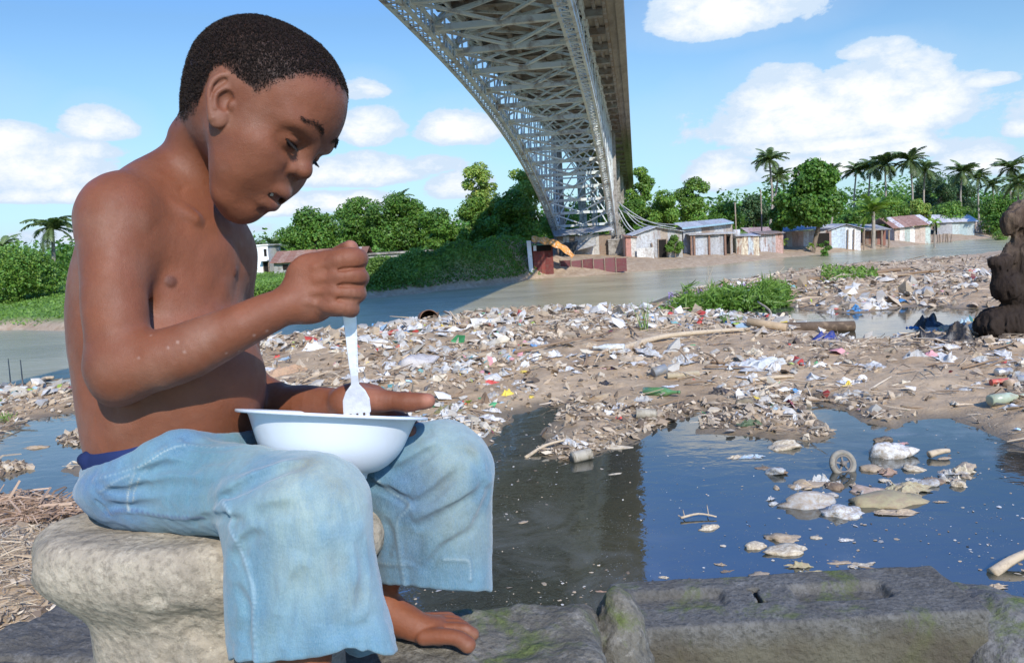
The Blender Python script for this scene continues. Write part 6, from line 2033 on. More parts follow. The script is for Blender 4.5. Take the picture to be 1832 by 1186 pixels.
def cmat(name, col, rough=.55, spec=.4, tr=.0, dirty=.6, bump=.4, bscale=40):
    if name in _MC: return _MC[name]
    m, nt = new_mat(name); g = N(nt); co = g.coord()
    rnd = g.n('ShaderNodeObjectInfo').outputs['Random']
    v = g.n('ShaderNodeVectorMath', operation='ADD'); g.set(v.inputs[0], co); cm = g.n('ShaderNodeCombineXYZ'); g.set(cm.inputs[0], g.math('MULTIPLY', rnd, 17.)); g.set(v.inputs[1], cm.outputs[0]); co = v.outputs[0]
    c = g.mix(g.mapr(g.noise(8, 6, .7, co), .56 - .16 * dirty, .76 - .14 * dirty, 0, .85), col, (.30, .22, .14)); c = g.mix(g.mapr(g.noise(40, 4, .7, co), .52, .74, 0, .5), c, (.13, .10, .075))
    p = g.bsdf(c, rough, g.bump(g.noise(bscale, 4, .6, co), bump, .008), spec)
    if tr:
        t = g.n('ShaderNodeBsdfTranslucent'); g.set(t.inputs[0], c); mx = g.n('ShaderNodeMixShader'); mx.inputs[0].default_value = tr
        nt.links.new(p.outputs[0], mx.inputs[1]); nt.links.new(t.outputs[0], mx.inputs[2]); g.out(mx)
    else: g.out(p)
    _MC[name] = m; return m


# --- master shapes
def crumple(seed, n=22, fold=.28, flat=.5):
    """a crumpled sheet or bag about 1 m across, resting on z = 0"""
    rs_ = np.random.RandomState(seed); u = np.linspace(-1, 1, n); Xg, Yg = np.meshgrid(u, u)
    r = np.sqrt(Xg ** 2 + Yg ** 2); a = np.arctan2(Yg, Xg)
    q = np.maximum(np.abs(Xg), np.abs(Yg)); R_ = q * (.40 + .20 * noise3(np.c_[np.cos(a).ravel() * 1.5 + seed, np.sin(a).ravel() * 1.5, a.ravel() * 0], 1.9).reshape(a.shape))
    x = np.cos(a) * R_; y = np.sin(a) * R_ * rs_.uniform(.45, .9)
    pt = np.c_[x.ravel(), y.ravel(), np.full(x.size, seed * 3.3)]
    h = (.55 - np.abs(fbm(pt, 3.0, 2)) * 1.8) * .5 + (.5 - np.abs(fbm(pt + 5, 7.5, 2)) * 1.6) * .22 + fbm(pt + 9, 18, 2) * .06
    edge = 1 - sstep(q.ravel(), .15, 1.0)
    z = np.maximum(h + .10, 0) * fold * 1.25 * (.10 + .90 * edge) + .02 * edge
    pt2 = np.c_[x.ravel() + fbm(pt + 30, 6, 2) * .10, y.ravel() + fbm(pt + 50, 6, 2) * .10, z * flat * 2]
    ix = np.arange(n * n).reshape(n, n)
    return pt2, np.stack([ix[:-1, :-1], ix[:-1, 1:], ix[1:, 1:], ix[1:, :-1]], -1).reshape(-1, 4)


CR_M = []
for i in range(9):
    v, q = crumple(i, 20, .30, [.42, .5, .32, .48, .45, .36, .42, .5, .3][i]); me = mesh_np('crumpled_bag', v, q, False if i % 3 == 0 else True); CR_M.append(me)


def lumpy(seed, flat=.6, amp=.25, sub=3):
    bm = bmesh.new(); bmesh.ops.create_icosphere(bm, subdivisions=sub, radius=.5)
    v = np.array([p.co[:] for p in bm.verts]); f = np.array([[p.index for p in q.verts] for q in bm.faces]); bm.free()
    d = v / np.linalg.norm(v, axis=1)[:, None]
    k = 1 + amp * fbm(d + seed * 2.1, 1.6, 2) * 1.6 - amp * np.abs(fbm(d + seed * 5.1, 3.2, 2)) * 1.3
    v = v * k[:, None]; v[:, 2] = np.maximum(v[:, 2], -.14) * flat; v[:, 2] -= v[:, 2].min(); return v, f


LU_M = []
for i in range(8):
    v, f = lumpy(i, .55 + .05 * (i % 3), .30); LU_M.append(mesh_np('lump', v, f, True))
PALETTE = {
    'white': (.80, .79, .76), 'cream': (.66, .58, .44), 'grey': (.42, .41, .39), 'clear': (.62, .63, .62), 'tan': (.46, .36, .25), 'black': (.025, .025, .028),
    'blue': (.10, .32, .62), 'pale blue': (.42, .58, .70), 'red': (.55, .07, .06), 'pink': (.68, .33, .34), 'yellow': (.75, .56, .08), 'green': (.08, .38, .16), 'lime': (.45, .60, .10), 'dark green': (.07, .11, .05), 'brown': (.20, .13, .08), 'maroon': (.25, .06, .08), 'navy': (.03, .05, .22), 'teal': (.15, .40, .40)}


LM = [(766, 570, 'the rusty drum'), (640, 690, 'the fork'), (745, 656, 'the tub shaped bag'), (1183, 708, 'the green bottle'), (1222, 677, 'the beige tube'), (1370, 655, 'the silvery sheet'), (1528, 684, 'the big white bag'),
      (1444, 592, 'the dark log'), (1790, 590, 'the driftwood'), (1300, 545, 'the water hyacinth'), (1800, 680, 'the drink cans'), (1030, 780, 'the mud tongue'), (1330, 750, 'the small point'), (1200, 608, 'the palm stalk'),
      (560, 640, 'the brown tarpaulin'), (1000, 620, 'the long thin branch'), (1560, 530, 'the far strip of litter'), (880, 700, 'the red cloth strip'), (1640, 740, 'the right hand inlet'), (1662, 600, 'the black plastic'), (900, 575, 'the river edge'), (1508, 842, 'the small wheel'), (1592, 815, 'the puffed white bag'), (1450, 900, 'the swollen grey bag'), (1620, 895, 'the olive cloth'), (1705, 850, 'the cream tub'), (1345, 818, 'the flat bluish wrapper')]
_LBL = {}


def where(px, py):
    d = [((px - a) ** 2 + ((py - b) * 2.2) ** 2, a, b, n) for a, b, n in LM]; _, a, b, n = min(d)
    if abs(py - b) * 2.0 > abs(px - a): return ('beyond ' if py < b else 'in front of ') + n
    return ('left of ' if px < a else 'right of ') + n


def located(o, base, px, py):
    _LBL.setdefault(base + ' ' + where(px, py), []).append((py, px, o))


def finish_labels():
    W_ = ['first', 'second', 'third', 'fourth', 'fifth', 'sixth', 'seventh', 'eighth', 'ninth', 'tenth', 'eleventh', 'twelfth', 'thirteenth', 'fourteenth']
    for k, L in _LBL.items():
        L.sort(key=lambda t: (t[0], t[1]))
        for i, (_, _, o) in enumerate(L):
            o['label'] = k if len(L) == 1 else k + ', ' + W_[min(i, 13)] + ' from the river'


def put(name, me, mat, px, py, w, rz=None, zs=1.0, ws=.75, sink=.15, label=None, cat=None, group=None, water=False, tilt=0.0, rs_=RS):
    """w: width in photo pixels"""
    p, s, c = near_pt(px, py, water); D = p[1]; W_ = w * D / FPX
    o = bpy.data.objects.new(name, me)
    if not me.materials: me.materials.append(mat)
    COL.objects.link(o)
    o.material_slots[0].link = 'OBJECT'; o.material_slots[0].material = mat
    o.scale = (W_, W_ * ws, W_ * zs); o.location = V(p) - Vector((0, 0, sink * W_ * .2))
    o.rotation_euler = (rs_.uniform(-tilt, tilt), rs_.uniform(-tilt, tilt), rs_.uniform(0, 6.28) if rz is None else rz)
    LAST[0] = o.name
    return tag(o, label, cat, group)


# --- tiny litter nobody could count: flakes, straw, twigs, shreds
def scatter(name, n, size, pal, label, seed, dens, asp=.5, z_up=.006, cat='litter', straw=False, band=(.05, 1.0)):
    rs_ = np.random.RandomState(seed); px = []; 
    need = n; P_ = []
    while need > 0:
        m = need * 3 + 2000
        x = rs_.uniform(-160, 2000, m); y = rs_.uniform(470, 1200, m)
        g_ = G(x, y, .03); k = (g_[:, 1] > 0) & (g_[:, 1] < 22); g_ = g_[k]; x = x[k]; y = y[k]
        h, s, c = ground_z(g_[:, :2]); w = dens(x, y, h, s, c, g_)
        k = rs_.rand(len(w)) < w
        g_[:, 2] = h; P_.append(g_[k]); need -= k.sum()
    p = np.concatenate(P_)[:n]; D = p[:, 1]
    sz = size * rs_.uniform(.35, 1.6, n) * np.clip(D / 6, .55, 1.8)
    nrm = rs_.randn(n, 3) * .55; nrm[:, 2] += 1.0; nrm[:, 1] -= .35; nrm /= np.linalg.norm(nrm, axis=1)[:, None]
    p[:, 2] += z_up + sz * .25
    k = rs_.choice(len(pal), n); col = np.array(pal)[k] * rs_.uniform(.7, 1.2, (n, 1)); sz = sz * np.minimum(np.exp(rs_.normal(-.1, .42, n)), 2.0)
    if straw:
        t = rs_.randn(n, 3); t[:, 2] *= .18; t /= np.linalg.norm(t, axis=1)[:, None]; b = np.cross(t, nrm); b /= np.linalg.norm(b, axis=1)[:, None]; u = np.cross(b, t)
        L = sz[:, None]; wd = L * asp * rs_.uniform(.6, 1.4, (n, 1)); bend = u * L * rs_.uniform(-.1, .25, (n, 1))
        Vs = np.stack([p - t * L - b * wd, p - t * L + b * wd, p - t * L + u * wd, p + bend - b * wd, p + bend + b * wd, p + bend + u * wd * 1.3, p + t * L - b * wd * .5, p + t * L + b * wd * .5, p + t * L + u * wd * .5], 1).reshape(-1, 3)
        f = np.array([[0, 1, 4, 3], [1, 2, 5, 4], [2, 0, 3, 5], [3, 4, 7, 6], [4, 5, 8, 7], [5, 3, 6, 8]])
        F = ((np.arange(n) * 9)[:, None, None] + f[None]).reshape(-1, 4); cc = np.repeat(col, 9, 0)
    else:
        t = np.cross(nrm, rs_.randn(n, 3)); t /= np.linalg.norm(t, axis=1)[:, None]; b = np.cross(nrm, t); L = sz[:, None]; wd = L * asp * rs_.uniform(.5, 1.3, (n, 1))
        j = lambda: rs_.uniform(-.35, .35, (n, 1)) * L
        Vs = np.stack([p - t * L + nrm * j(), p - b * wd - t * j(), p + b * wd + nrm * j() * .6 - t * L * .4, p + nrm * L * .35, p + t * L + nrm * j(), p + b * wd + t * L * .5 + nrm * j() * .5], 1).reshape(-1, 3)
        f = np.array([[0, 1, 3], [0, 3, 2], [1, 4, 3], [3, 4, 5], [2, 3, 5]])
        F = ((np.arange(n) * 6)[:, None, None] + f[None]).reshape(-1, 3); cc = np.repeat(col, 6, 0)
    me = mesh_np(name, Vs, F, False); vcolor(me, 'col', np.clip(cc, 0, 1))
    return tag(link(name, me, vmat('litter_mat', .75, .3, .12)), label, cat, None, 'stuff')


def clus(g_, sc, sd):
    return fbm(np.c_[g_[:, :2], np.zeros(len(g_)) + sd], sc, 3)


BARE = gp([(1080, 640), (1160, 640), (1010, 690), (960, 700), (1300, 640), (1380, 625), (1240, 700), (1330, 690), (1700, 660), (1780, 660), (1700, 700), (1620, 735), (1760, 740), (1500, 745), (1050, 770), (890, 745), (800, 620), (640, 640), (1480, 600), (1100, 700)])
BR = 1.35 * np.array([.55, .5, .5, .4, .5, .45, .45, .4, .6, .6, .5, .3, .5, .25, .15, .2, .5, .3, .4, .3])


def bare(g_):
    w = np.zeros(len(g_))
    for b, r in zip(BARE, BR): w = np.maximum(w, np.exp(-((g_[:, 0] - b[0]) ** 2 * .45 + (g_[:, 1] - b[1]) ** 2) / (r * r)))
    return 1 - .9 * w


def land(s, c): return (s > .02) & (c < .25)
def mainbank(x, y): return (y < 830) & ((x > 300) | (y < 790)) & ~((x > 1370) & (y < 523 - (x - 1370) * .05))


PALE = [(.68, .66, .62), (.58, .54, .47), (.56, .50, .40), (.50, .46, .40), PALETTE['tan'], PALETTE['tan'], PALETTE['grey'], (.60, .58, .54)]
BRIGHT = [PALETTE[k] for k in ('blue', 'red', 'pink', 'yellow', 'green', 'pale blue', 'white', 'teal', 'lime', 'maroon', 'white', 'cream')]
EARTH = [(.42, .32, .22), (.50, .40, .29), (.31, .23, .155), (.58, .49, .37), (.17, .125, .09), (.44, .35, .25)]
scatter('litter', 3100, .036, PALE, 'pale scraps of plastic and paper spread over the mud bank', 1, lambda x, y, h, s, c, g_: land(s, c) * mainbank(x, y) * bare(g_) * np.clip(.05 + 2.0 * clus(g_, .9, 1) + .5 * sstep(-y, -640, -560), .01, 1), .6)
scatter('litter', 650, .028, BRIGHT, 'small coloured scraps of wrappers spread over the mud bank', 2, lambda x, y, h, s, c, g_: land(s, c) * mainbank(x, y) * bare(g_) * np.clip(.05 + 1.8 * clus(g_, .9, 1) + .4 * sstep(-y, -640, -560), .01, 1), .6)
scatter('leaf_litter', 12000, .024, EARTH, 'dry brown leaves and crumbs of mud lying over the whole bank', 3, lambda x, y, h, s, c, g_: land(s, c) * bare(g_) * np.clip(.30 + 1.4 * clus(g_, 1.3, 4), .05, 1), .55)
scatter('straw', 5200, .055, [(.46, .35, .24), (.58, .47, .34), (.30, .21, .14), (.64, .54, .42)], 'straw and thin twigs washed up on the mud', 4, lambda x, y, h, s, c, g_: land(s, c) * bare(g_) * np.clip(.15 + 1.7 * clus(g_, .8, 8) + .3 * sstep(-y, -640, -560), .05, 1), .045, straw=True, cat='straw')
scatter('floating_scraps', 1500, .010, PALE + EARTH, 'tiny scraps and bubbles floating on the pond', 5, lambda x, y, h, s, c, g_: (s < -.03) * (y > 700) * np.clip(.35 + 1.3 * clus(g_, 1.2, 12), .02, 1) * np.clip((y - 650) / 300, .2, 1), .7, cat='scum')
bpy.data.objects['floating_scraps'].location.z = 0.0
me_ = bpy.data.objects['floating_scraps'].data
a_ = np.empty(len(me_.vertices) * 3, np.float32); me_.vertices.foreach_get('co', a_); a_ = a_.reshape(-1, 3)
k_ = a_.reshape(-1, 6, 3); k_[:, :, 2] -= k_[:, :, 2].mean(1)[:, None] - .002; k_[:, :, 2] = .002 + (k_[:, :, 2] - .002) * .3
me_.vertices.foreach_set('co', k_.ravel()); me_.update()

# dry twig heap at the far left
scatter('twigs', 1000, .060, [(.42, .28, .19), (.50, .36, .26), (.30, .19, .12)], 'heap of reddish dry twigs behind the stone seat at the left border', 6, lambda x, y, h, s, c, g_: ((x - 50) ** 2 / 110. ** 2 + (y - 925) ** 2 / 38. ** 2 < 1) * 1.0, .055, .03, straw=True, cat='twigs')
scatter('straw', 2000, .040, [(.50, .39, .27), (.60, .49, .35), (.38, .28, .18)], 'straw trodden into the dirt at the lower left', 7, lambda x, y, h, s, c, g_: ((x < 260) & (y > 900) & (s > .02)) * 1.0, .035, straw=True, cat='straw')

# --- scattered individual bags, wrappers, lumps
def rnd_spot(cond, rs_):
    while True:
        x = rs_.uniform(430, 1890); y = 548 + (820 - 548) * rs_.rand() ** 1.25
        p, s, c = near_pt(x, y)
        if s > .06 and c < -.05 and cond(x, y) and p[1] < 20 and rs_.rand() < np.clip(.25 + 1.8 * clus(p[None], .9, 1)[0] + .35 * (y < 660), .06, 1):
            return x, y


rs9 = np.random.RandomState(9)
GROUPS = [('white', 'plastic_bag', 'crumpled white plastic bag', 'white plastic bags strewn over the mud bank', 135, (20, 66)),
          ('clear', 'plastic_bag', 'flattened greyish plastic bag', 'greyish plastic bags on the mud bank', 60, (20, 60)),
          ('cream', 'paper_scrap', 'cream coloured scrap', 'cream scraps on the mud bank', 50, (14, 44)),
          ('tan', 'cardboard', 'soggy brown cardboard piece', 'soggy cardboard pieces on the mud bank', 45, (16, 48)),
          ('grey', 'rag', 'grey muddy rag', 'grey rags on the mud bank', 30, (18, 46)),
          ('black', 'plastic_bag', 'torn black plastic bag', 'black plastic bags on the mud bank', 26, (16, 46)),
          ('blue', 'wrapper', 'bright blue wrapper', 'bright blue wrappers on the mud bank', 13, (12, 34)),
          ('pale blue', 'wrapper', 'pale blue wrapper', 'pale blue wrappers on the mud bank', 14, (12, 34)),
          ('red', 'wrapper', 'red wrapper', 'red wrappers on the mud bank', 13, (10, 30)), ('pink', 'wrapper', 'faded pink wrapper', 'pink wrappers on the mud bank', 11, (12, 34)),
          ('yellow', 'wrapper', 'yellow wrapper', 'yellow wrappers on the mud bank', 13, (10, 28)), ('green', 'wrapper', 'green wrapper', 'green wrappers on the mud bank', 9, (10, 26)),
          ('brown', 'rag', 'dark brown rag', 'dark brown rags on the mud bank', 24, (16, 44))]
for (cn, nm, lb, gr, cnt, (w0, w1)) in GROUPS:
    mt = cmat('litter_' + cn.replace(' ', '_'), PALETTE[cn], .5 if nm == 'plastic_bag' else .75, .4, .18 if cn in ('white', 'clear', 'pale blue') else 0, .75)
    for i in range(cnt):
        x, y = rnd_spot(lambda a, b: True, rs9); w = rs9.uniform(w0, w1) * (1.0 if y < 700 else 1.15)
        put(nm, CR_M[rs9.randint(9)], mt, x, y, w * 1.25, None, rs9.uniform(.7, 1.5), rs9.uniform(.55, 1.0), .1, lb, nm.replace('_', ' '), gr, False, .35, rs9); located(C.objects[-1] if False else bpy.data.objects[LAST[0]], lb, x, y)
mt = cmat('clod', (.30, .225, .15), .95, .1, 0, .2)
for i in range(110):
    x, y = rnd_spot(lambda a, b: b > 600, rs9); put('stone', LU_M[rs9.randint(8)], mt, x, y, rs9.uniform(8, 24), None, rs9.uniform(.5, .9), rs9.uniform(.6, 1), .4, 'muddy brown stone', 'stone', 'muddy stones on the bank', False, .2, rs9); located(bpy.data.objects[LAST[0]], 'muddy brown stone', x, y)
# sticks
mt = cmat('stick', (.27, .185, .12), .9, .15, 0, .3)
for i in range(90):
    x, y = rnd_spot(lambda a, b: True, rs9); p, s, c = near_pt(x, y); L = rs9.uniform(.12, .50) * (p[1] / 8) ** .6; a = rs9.uniform(0, pi) if rs9.rand() < .4 else rs9.normal(.1, .5)
    d = np.array((cos(a), sin(a), rs9.uniform(-.05, .16))); b = p + np.array((0, 0, .02)); kk = rs9.randn(3) * .06 * L
    mb = MB(); pts, rr = spline([b - d * L / 2, b + kk, b + d * L / 2 + kk * .5], [.010, .008, .004], 3); mb.tube(pts, np.array(rr) * rs9.uniform(.6, 1.4) * (p[1] / 8) ** .5, 6)
    o = tag(mb.build('stick', mt, None, True), 'bare brown stick', 'stick', 'sticks lying in the litter'); located(o, 'bare brown stick', x, y)
print('trash', round(time.time() - T_START, 1))

# --- things one can single out
def one(name, me, col, px, py, w, label, cat, rz=0.0, zs=1.0, ws=.75, sink=.1, water=False, rough=.55, tr=0.0, dirty=.35, tilt=.05):
    mt = cmat('own_%s_%.2f_%.2f_%.1f' % (str(col), rough, tr, dirty), col if not isinstance(col, str) else PALETTE[col], rough, .4, tr, dirty)
    return put(name, me, mt, px, py, w, rz, zs, ws, sink, label, cat, None, water, tilt)


W1 = True
# floating bags and lumps in the pond
for (px, py, w, zs, ws, mi, col, nm, lb) in [
    (1405, 800, 66, .62, .62, 0, 'cream', 'plastic_bag', 'knotted cream bag floating alone near the far edge of the pond'),
    (1592, 815, 84, .85, .62, 1, 'white', 'plastic_bag', 'puffed white bag floating behind the small wheel'),
    (1578, 789, 42, .55, .5, 2, 'black', 'shell', 'dark half shell floating above the puffed white bag'),
    (1450, 900, 110, .62, .60, 3, 'grey', 'plastic_bag', 'large greyish swollen bag at the left of the floating heap'), (1510, 918, 84, .60, .7, 4, 'clear', 'plastic_bag', 'silvery grey bag in front of the floating heap'),
    (1590, 898, 150, .36, .5, 5, (.36, .31, .17), 'rag', 'olive yellow cloth spread over the middle of the floating heap'), (1620, 880, 110, .42, .5, 6, (.40, .36, .22), 'rag', 'mustard rag at the right of the floating heap'),
    (1560, 880, 90, .38, .5, 7, (.50, .38, .32), 'rag', 'pale pinkish cloth in the middle of the floating heap'), (1600, 918, 96, .30, .4, 0, 'tan', 'rag', 'muddy strip along the front of the floating heap'),
    (1440, 868, 80, .28, .45, 1, 'tan', 'rag', 'muddy rag behind the floating heap'), (1370, 838, 48, .42, .6, 2, 'brown', 'rag', 'brown clump with a blue scrap left of the wheel'),
    (1345, 818, 56, .25, .45, 3, 'pale blue', 'wrapper', 'flat pale bluish wrapper afloat at the left of the wheel'), (1315, 818, 36, .30, .5, 4, 'cream', 'wrapper', 'flat cream wrapper at the left end of the floating row'),
    (1560, 840, 46, .5, .7, 5, 'tan', 'rag', 'brown tangle right beside the small wheel'), (1588, 846, 40, .6, .8, 6, (.36, .22, .17), 'rag', 'reddish brown lump right of the small wheel'),
    (1635, 840, 46, .55, .7, 7, 'cream', 'plastic_bag', 'cream bag right of the floating wheel'), (1705, 845, 70, .40, .6, 0, 'grey', 'rag', 'greyish tangle at the right end of the floating litter'),
    (1665, 862, 60, .42, .6, 1, 'brown', 'rag', 'dark tangle between the heap and the cream cup'), (1712, 868, 30, .8, .8, 2, 'cream', 'cup', 'short cream tub floating at the right of the tangle'),
    (1270, 943, 46, .42, .6, 3, 'cream', 'plastic_bag', 'small round cream bag beside the floating twig'), (1404, 962, 74, .36, .6, 4, 'tan', 'plastic_bag', 'smooth tan bag, highest of the three lying together'),
    (1352, 978, 44, .55, .7, 5, 'cream', 'plastic_bag', 'small cream ball of bag, left of the three lying together'), (1405, 986, 84, .45, .6, 6, 'cream', 'plastic_bag', 'wide wrinkled cream bag, lowest of the three lying together'),
    (1430, 1014, 56, .50, .6, 7, (.38, .34, .19), 'wrapper', 'yellowish wrapper touching the dark leaf'), (1450, 1028, 74, .38, .5, 0, (.40, .35, .20), 'wrapper', 'crumpled yellow brown wrapper behind the concrete block'),
    (1356, 1030, 42, .45, .7, 1, 'tan', 'stone', 'round tan pebble near the back edge of the concrete block'), (1540, 1012, 60, .45, .6, 2, 'cream', 'rag', 'cream rag with holes behind the concrete block'),
    (1500, 1006, 60, .20, .4, 3, 'tan', 'rag', 'thin tan strip floating left of the cream rag'), (1618, 1020, 44, .25, .5, 4, 'cream', 'wrapper', 'flat scrap at the end of the thin dark stem'),
    (1460, 962, 24, .4, .6, 5, 'cream', 'pebble', 'little pale pebble right of the three bags'), (1513, 966, 32, .22, .5, 6, 'white', 'wrapper', 'small white triangle of plastic floating in open water'),
    (1683, 898, 30, .22, .6, 7, 'tan', 'leaf', 'small dull leaf afloat right of the heap'), (1730, 962, 64, .08, .5, 0, 'pale blue', 'plastic_bag', 'drowned bluish sheet under the open water on the right'),
    (1290, 1010, 26, .3, .6, 1, 'tan', 'leaf', 'brown curled leaf floating left of the pebble'), (1300, 1022, 30, .35, .5, 2, 'brown', 'rag', 'small dark tuft at the left in the blue water'), (1188, 1033, 22, .35, .6, 3, 'cream', 'leaf', 'tiny cream leaf next to the left end of the block'),
    (1780, 1050, 50, .35, .5, 4, 'tan', 'rag', 'muddy tuft beside the dark rock at the right'), (1690, 820, 30, .25, .5, 5, 'tan', 'rag', 'low clod far back in the pond'), (1610, 745 + 50, 40, .15, .5, 6, 'pink', 'wrapper', 'flat pinkish film right of the dark shell'),
    (1097, 800, 80, .26, .35, 7, 'cream', 'rag', 'ragged cream scrap floating by the tin in the reflection of the bridge'), (1100, 848, 34, .14, .35, 0, 'cream', 'wrapper', 'thin cream scrap in the middle of the dark reflection'),
    (935, 934, 20, .3, .6, 1, 'tan', 'pebble', 'small grey disc floating near the jeans'), (1075, 1058, 26, .2, .4, 2, (.55, .30, .18), 'leaf', 'orange brown leaf floating beside the narrow rock'),
    (70, 800, 50, .3, .5, 3, 'tan', 'rag', 'low brown clod in the small pool at the left border'), (30, 832, 60, .30, .5, 4, 'tan', 'rag', 'flat muddy rag lying in the pool at the left border')]:
    kk = LU_M[mi % 8] if nm in ('plastic_bag', 'stone', 'pebble', 'shell', 'cup') or (nm == 'rag' and mi % 2) else CR_M[mi]
    one(nm, kk, col, px, py, w * (1.0 if kk in LU_M else 1.1), lb, nm.replace('_', ' '), RS.uniform(-.4, .4), zs * (1.15 if kk in LU_M else 2.3), ws * (1.0 if kk in LU_M else 1.15), .25 if kk in LU_M else -.05, W1, .6, 0, 1.15)


for i in range(46):
    t = rs9.rand(); x = 1375 + 370 * t + rs9.normal(0, 10); y = 835 + (48 * math.sin(pi * t) if i % 2 else 18 + 40 * (1 - t)) + rs9.normal(0, 9)
    cn = ['tan', 'brown', 'grey', 'cream', 'tan', 'clear'][rs9.randint(6)]; mt_ = cmat('litter_' + cn, PALETTE[cn], .75)
    k = rs9.rand() < .5; me_ = LU_M[rs9.randint(8)] if k else CR_M[rs9.randint(9)]; put('rag', me_, mt_, x, y, rs9.uniform(16, 52), None, rs9.uniform(.4, .8) if k else rs9.uniform(1, 2.2), rs9.uniform(.4, .9), .1 if k else -.05, 'muddy scrap afloat', 'rag', 'muddy scraps afloat around the heap in the pond', True, .25, rs9)
    located(bpy.data.objects[LAST[0]], 'muddy scrap afloat', x, y)


def cyl(name, p, d, L, r, mat, label, cat, ring=None, open_=False, n=20, parts=None):
    d = np.asarray(d, float); d /= np.linalg.norm(d); mb = MB()
    if open_:
        mb.tube([p - d * L / 2, p + d * L / 2], r, n, False); mb.tube([p + d * L / 2, p - d * L / 2 + d * .01, ], r * .94, n, False)
        mb.tube([p - d * L / 2, p - d * (L / 2 - .004)], [r, r], n, True)
        mb.tube([p + d * (L / 2 - .003), p + d * (L / 2 + .003)], [r * 1.02, r * 1.02], n, False)
    else: mb.tube([p - d * L / 2, p - d * (L / 2 - r * .06), p + d * (L / 2 - r * .06), p + d * L / 2], [r * .92, r, r, r * .92], n)
    return tag(mb.build(name, mat, None, True), label, cat)


def bottle(px, py, L, r, ang, mat, label, lift=.0, cap=None):
    p, s, c = near_pt(px, py); d = np.array((cos(ang), sin(ang), .03)); d /= np.linalg.norm(d); p = p + np.array((0, 0, r * .8 + lift))
    root = empty('bottle', p, label, 'bottle'); mb = MB()
    pts = [p - d * L * .5, p - d * L * .49, p - d * L * .1, p + d * L * .12, p + d * L * .24, p + d * L * .34, p + d * L * .49, p + d * L * .5]
    mb.tube(pts, [r * .7, r, r, r * .96, r * .6, r * .34, r * .30, r * .30], 20); mb.build('glass', mat, root, True)
    mb = MB(); mb.tube([p + d * L * .46, p + d * L * .53], r * .36, 14); mb.build('cap', cap or mat, root, True)


m_gglass = plain('green_glass', (.10, .22, .085), .15, .6, var=.15, bump=.05, dirt=(.35, .36, .22), dirt_amt=.3)
bottle(1183, 708, .27, .036, RAD(-28), m_gglass, 'green glass bottle lying on the mud above the blue inlet')
bottle(1800, 720, .24, .035, RAD(12), plain('pale_green_plastic', (.40, .45, .32), .3, .5, dirt=(.3, .24, .16)), 'dull pale green bottle half sunk in mud at the right border')
bottle(1090, 628, .30, .04, RAD(160), plain('clear_plastic', (.62, .64, .62), .25, .5, dirt=(.3, .24, .16)), 'clear plastic bottle with its round base towards us in the middle of the litter')
m_tin = plain('tin_can', (.55, .54, .50), .35, .5, metal=.5, var=.15, dirt=(.24, .14, .08), dirt_amt=.4)
for (px, py, L, r, a, mt, lb) in ((1795, 672, .115, .030, RAD(8), m_tin, 'silvery drink can, the farthest of the group by the right border'), (1808, 692, .110, .030, RAD(38), plain('tan_can', (.50, .36, .24), .5, .4, dirt=(.2, .13, .08)), 'tan can, the nearest of the group by the right border'),
                                 (1788, 688, .125, .022, RAD(5), plain('red_can', (.55, .09, .06), .45, .4, dirt=(.4, .3, .2)), 'red can between the silvery and the tan one'), (1836, 686, .11, .03, RAD(-20), m_tin, 'can cut by the right border')):
    p, s, c = near_pt(px, py); cyl('can', p + np.array((0, 0, r * .9)), (cos(a), sin(a), 0), L, r, mt, lb, 'can', n=22)
p, s, c = near_pt(1040, 822); cyl('can', G(1040, 820, .012) + np.array((0, 0, .016)), (cos(.45), sin(.45), .04), .11, .032, plain('old_tin', (.36, .32, .25), .6, .4, dirt=(.14, .11, .07)), 'muddy open tin lying in the water at the tip of the mud tongue', 'can', open_=True)
p, s, c = near_pt(1157, 748); cyl('can', p + np.array((0, 0, .03)), (-1, .1, .05), .13, .034, plain('old_tin'  , (.36, .32, .25)), 'old brown tin on the mud beside the blue inlet', 'can', open_=True)
p, s, c = near_pt(1222, 677); cyl('tube', p + np.array((0, 0, .03)), (1, .08, .0), .26, .026, plain('card_tube', (.46, .38, .25), .85, dirt=(.28, .2, .13)), 'beige cardboard tube lying on the mud above the green bottle', 'tube')
p, s, c = near_pt(1180, 672); cyl('jar', p + np.array((0, 0, .04)), (.9, .3, .2), .12, .042, plain('grey_jar', (.20, .21, .22), .5, dirt=(.3, .24, .16)), 'dark grey plastic jar at the left end of the beige tube', 'jar')
p, s, c = near_pt(1444, 592); cyl('log', p + np.array((0, 0, .04)), (1, -.10, -.02), 1.02, .062, plain('dark_log', (.12, .085, .06), .9, .15, var=.35, scale=5, bump=.8, bscale=20, dirt=(.28, .2, .13), dirt_amt=.3), 'dark straight log lying behind the torn blue cloth', 'log')
p, s, c = near_pt(1372, 592); cyl('log', p + np.array((0, 0, .07)), (.8, -.5, -.15), .42, .045, plain('pale_log', (.38, .28, .18), .9, .15, var=.35, scale=5, bump=.8, bscale=20), 'short broken brown log left of the dark one', 'log')
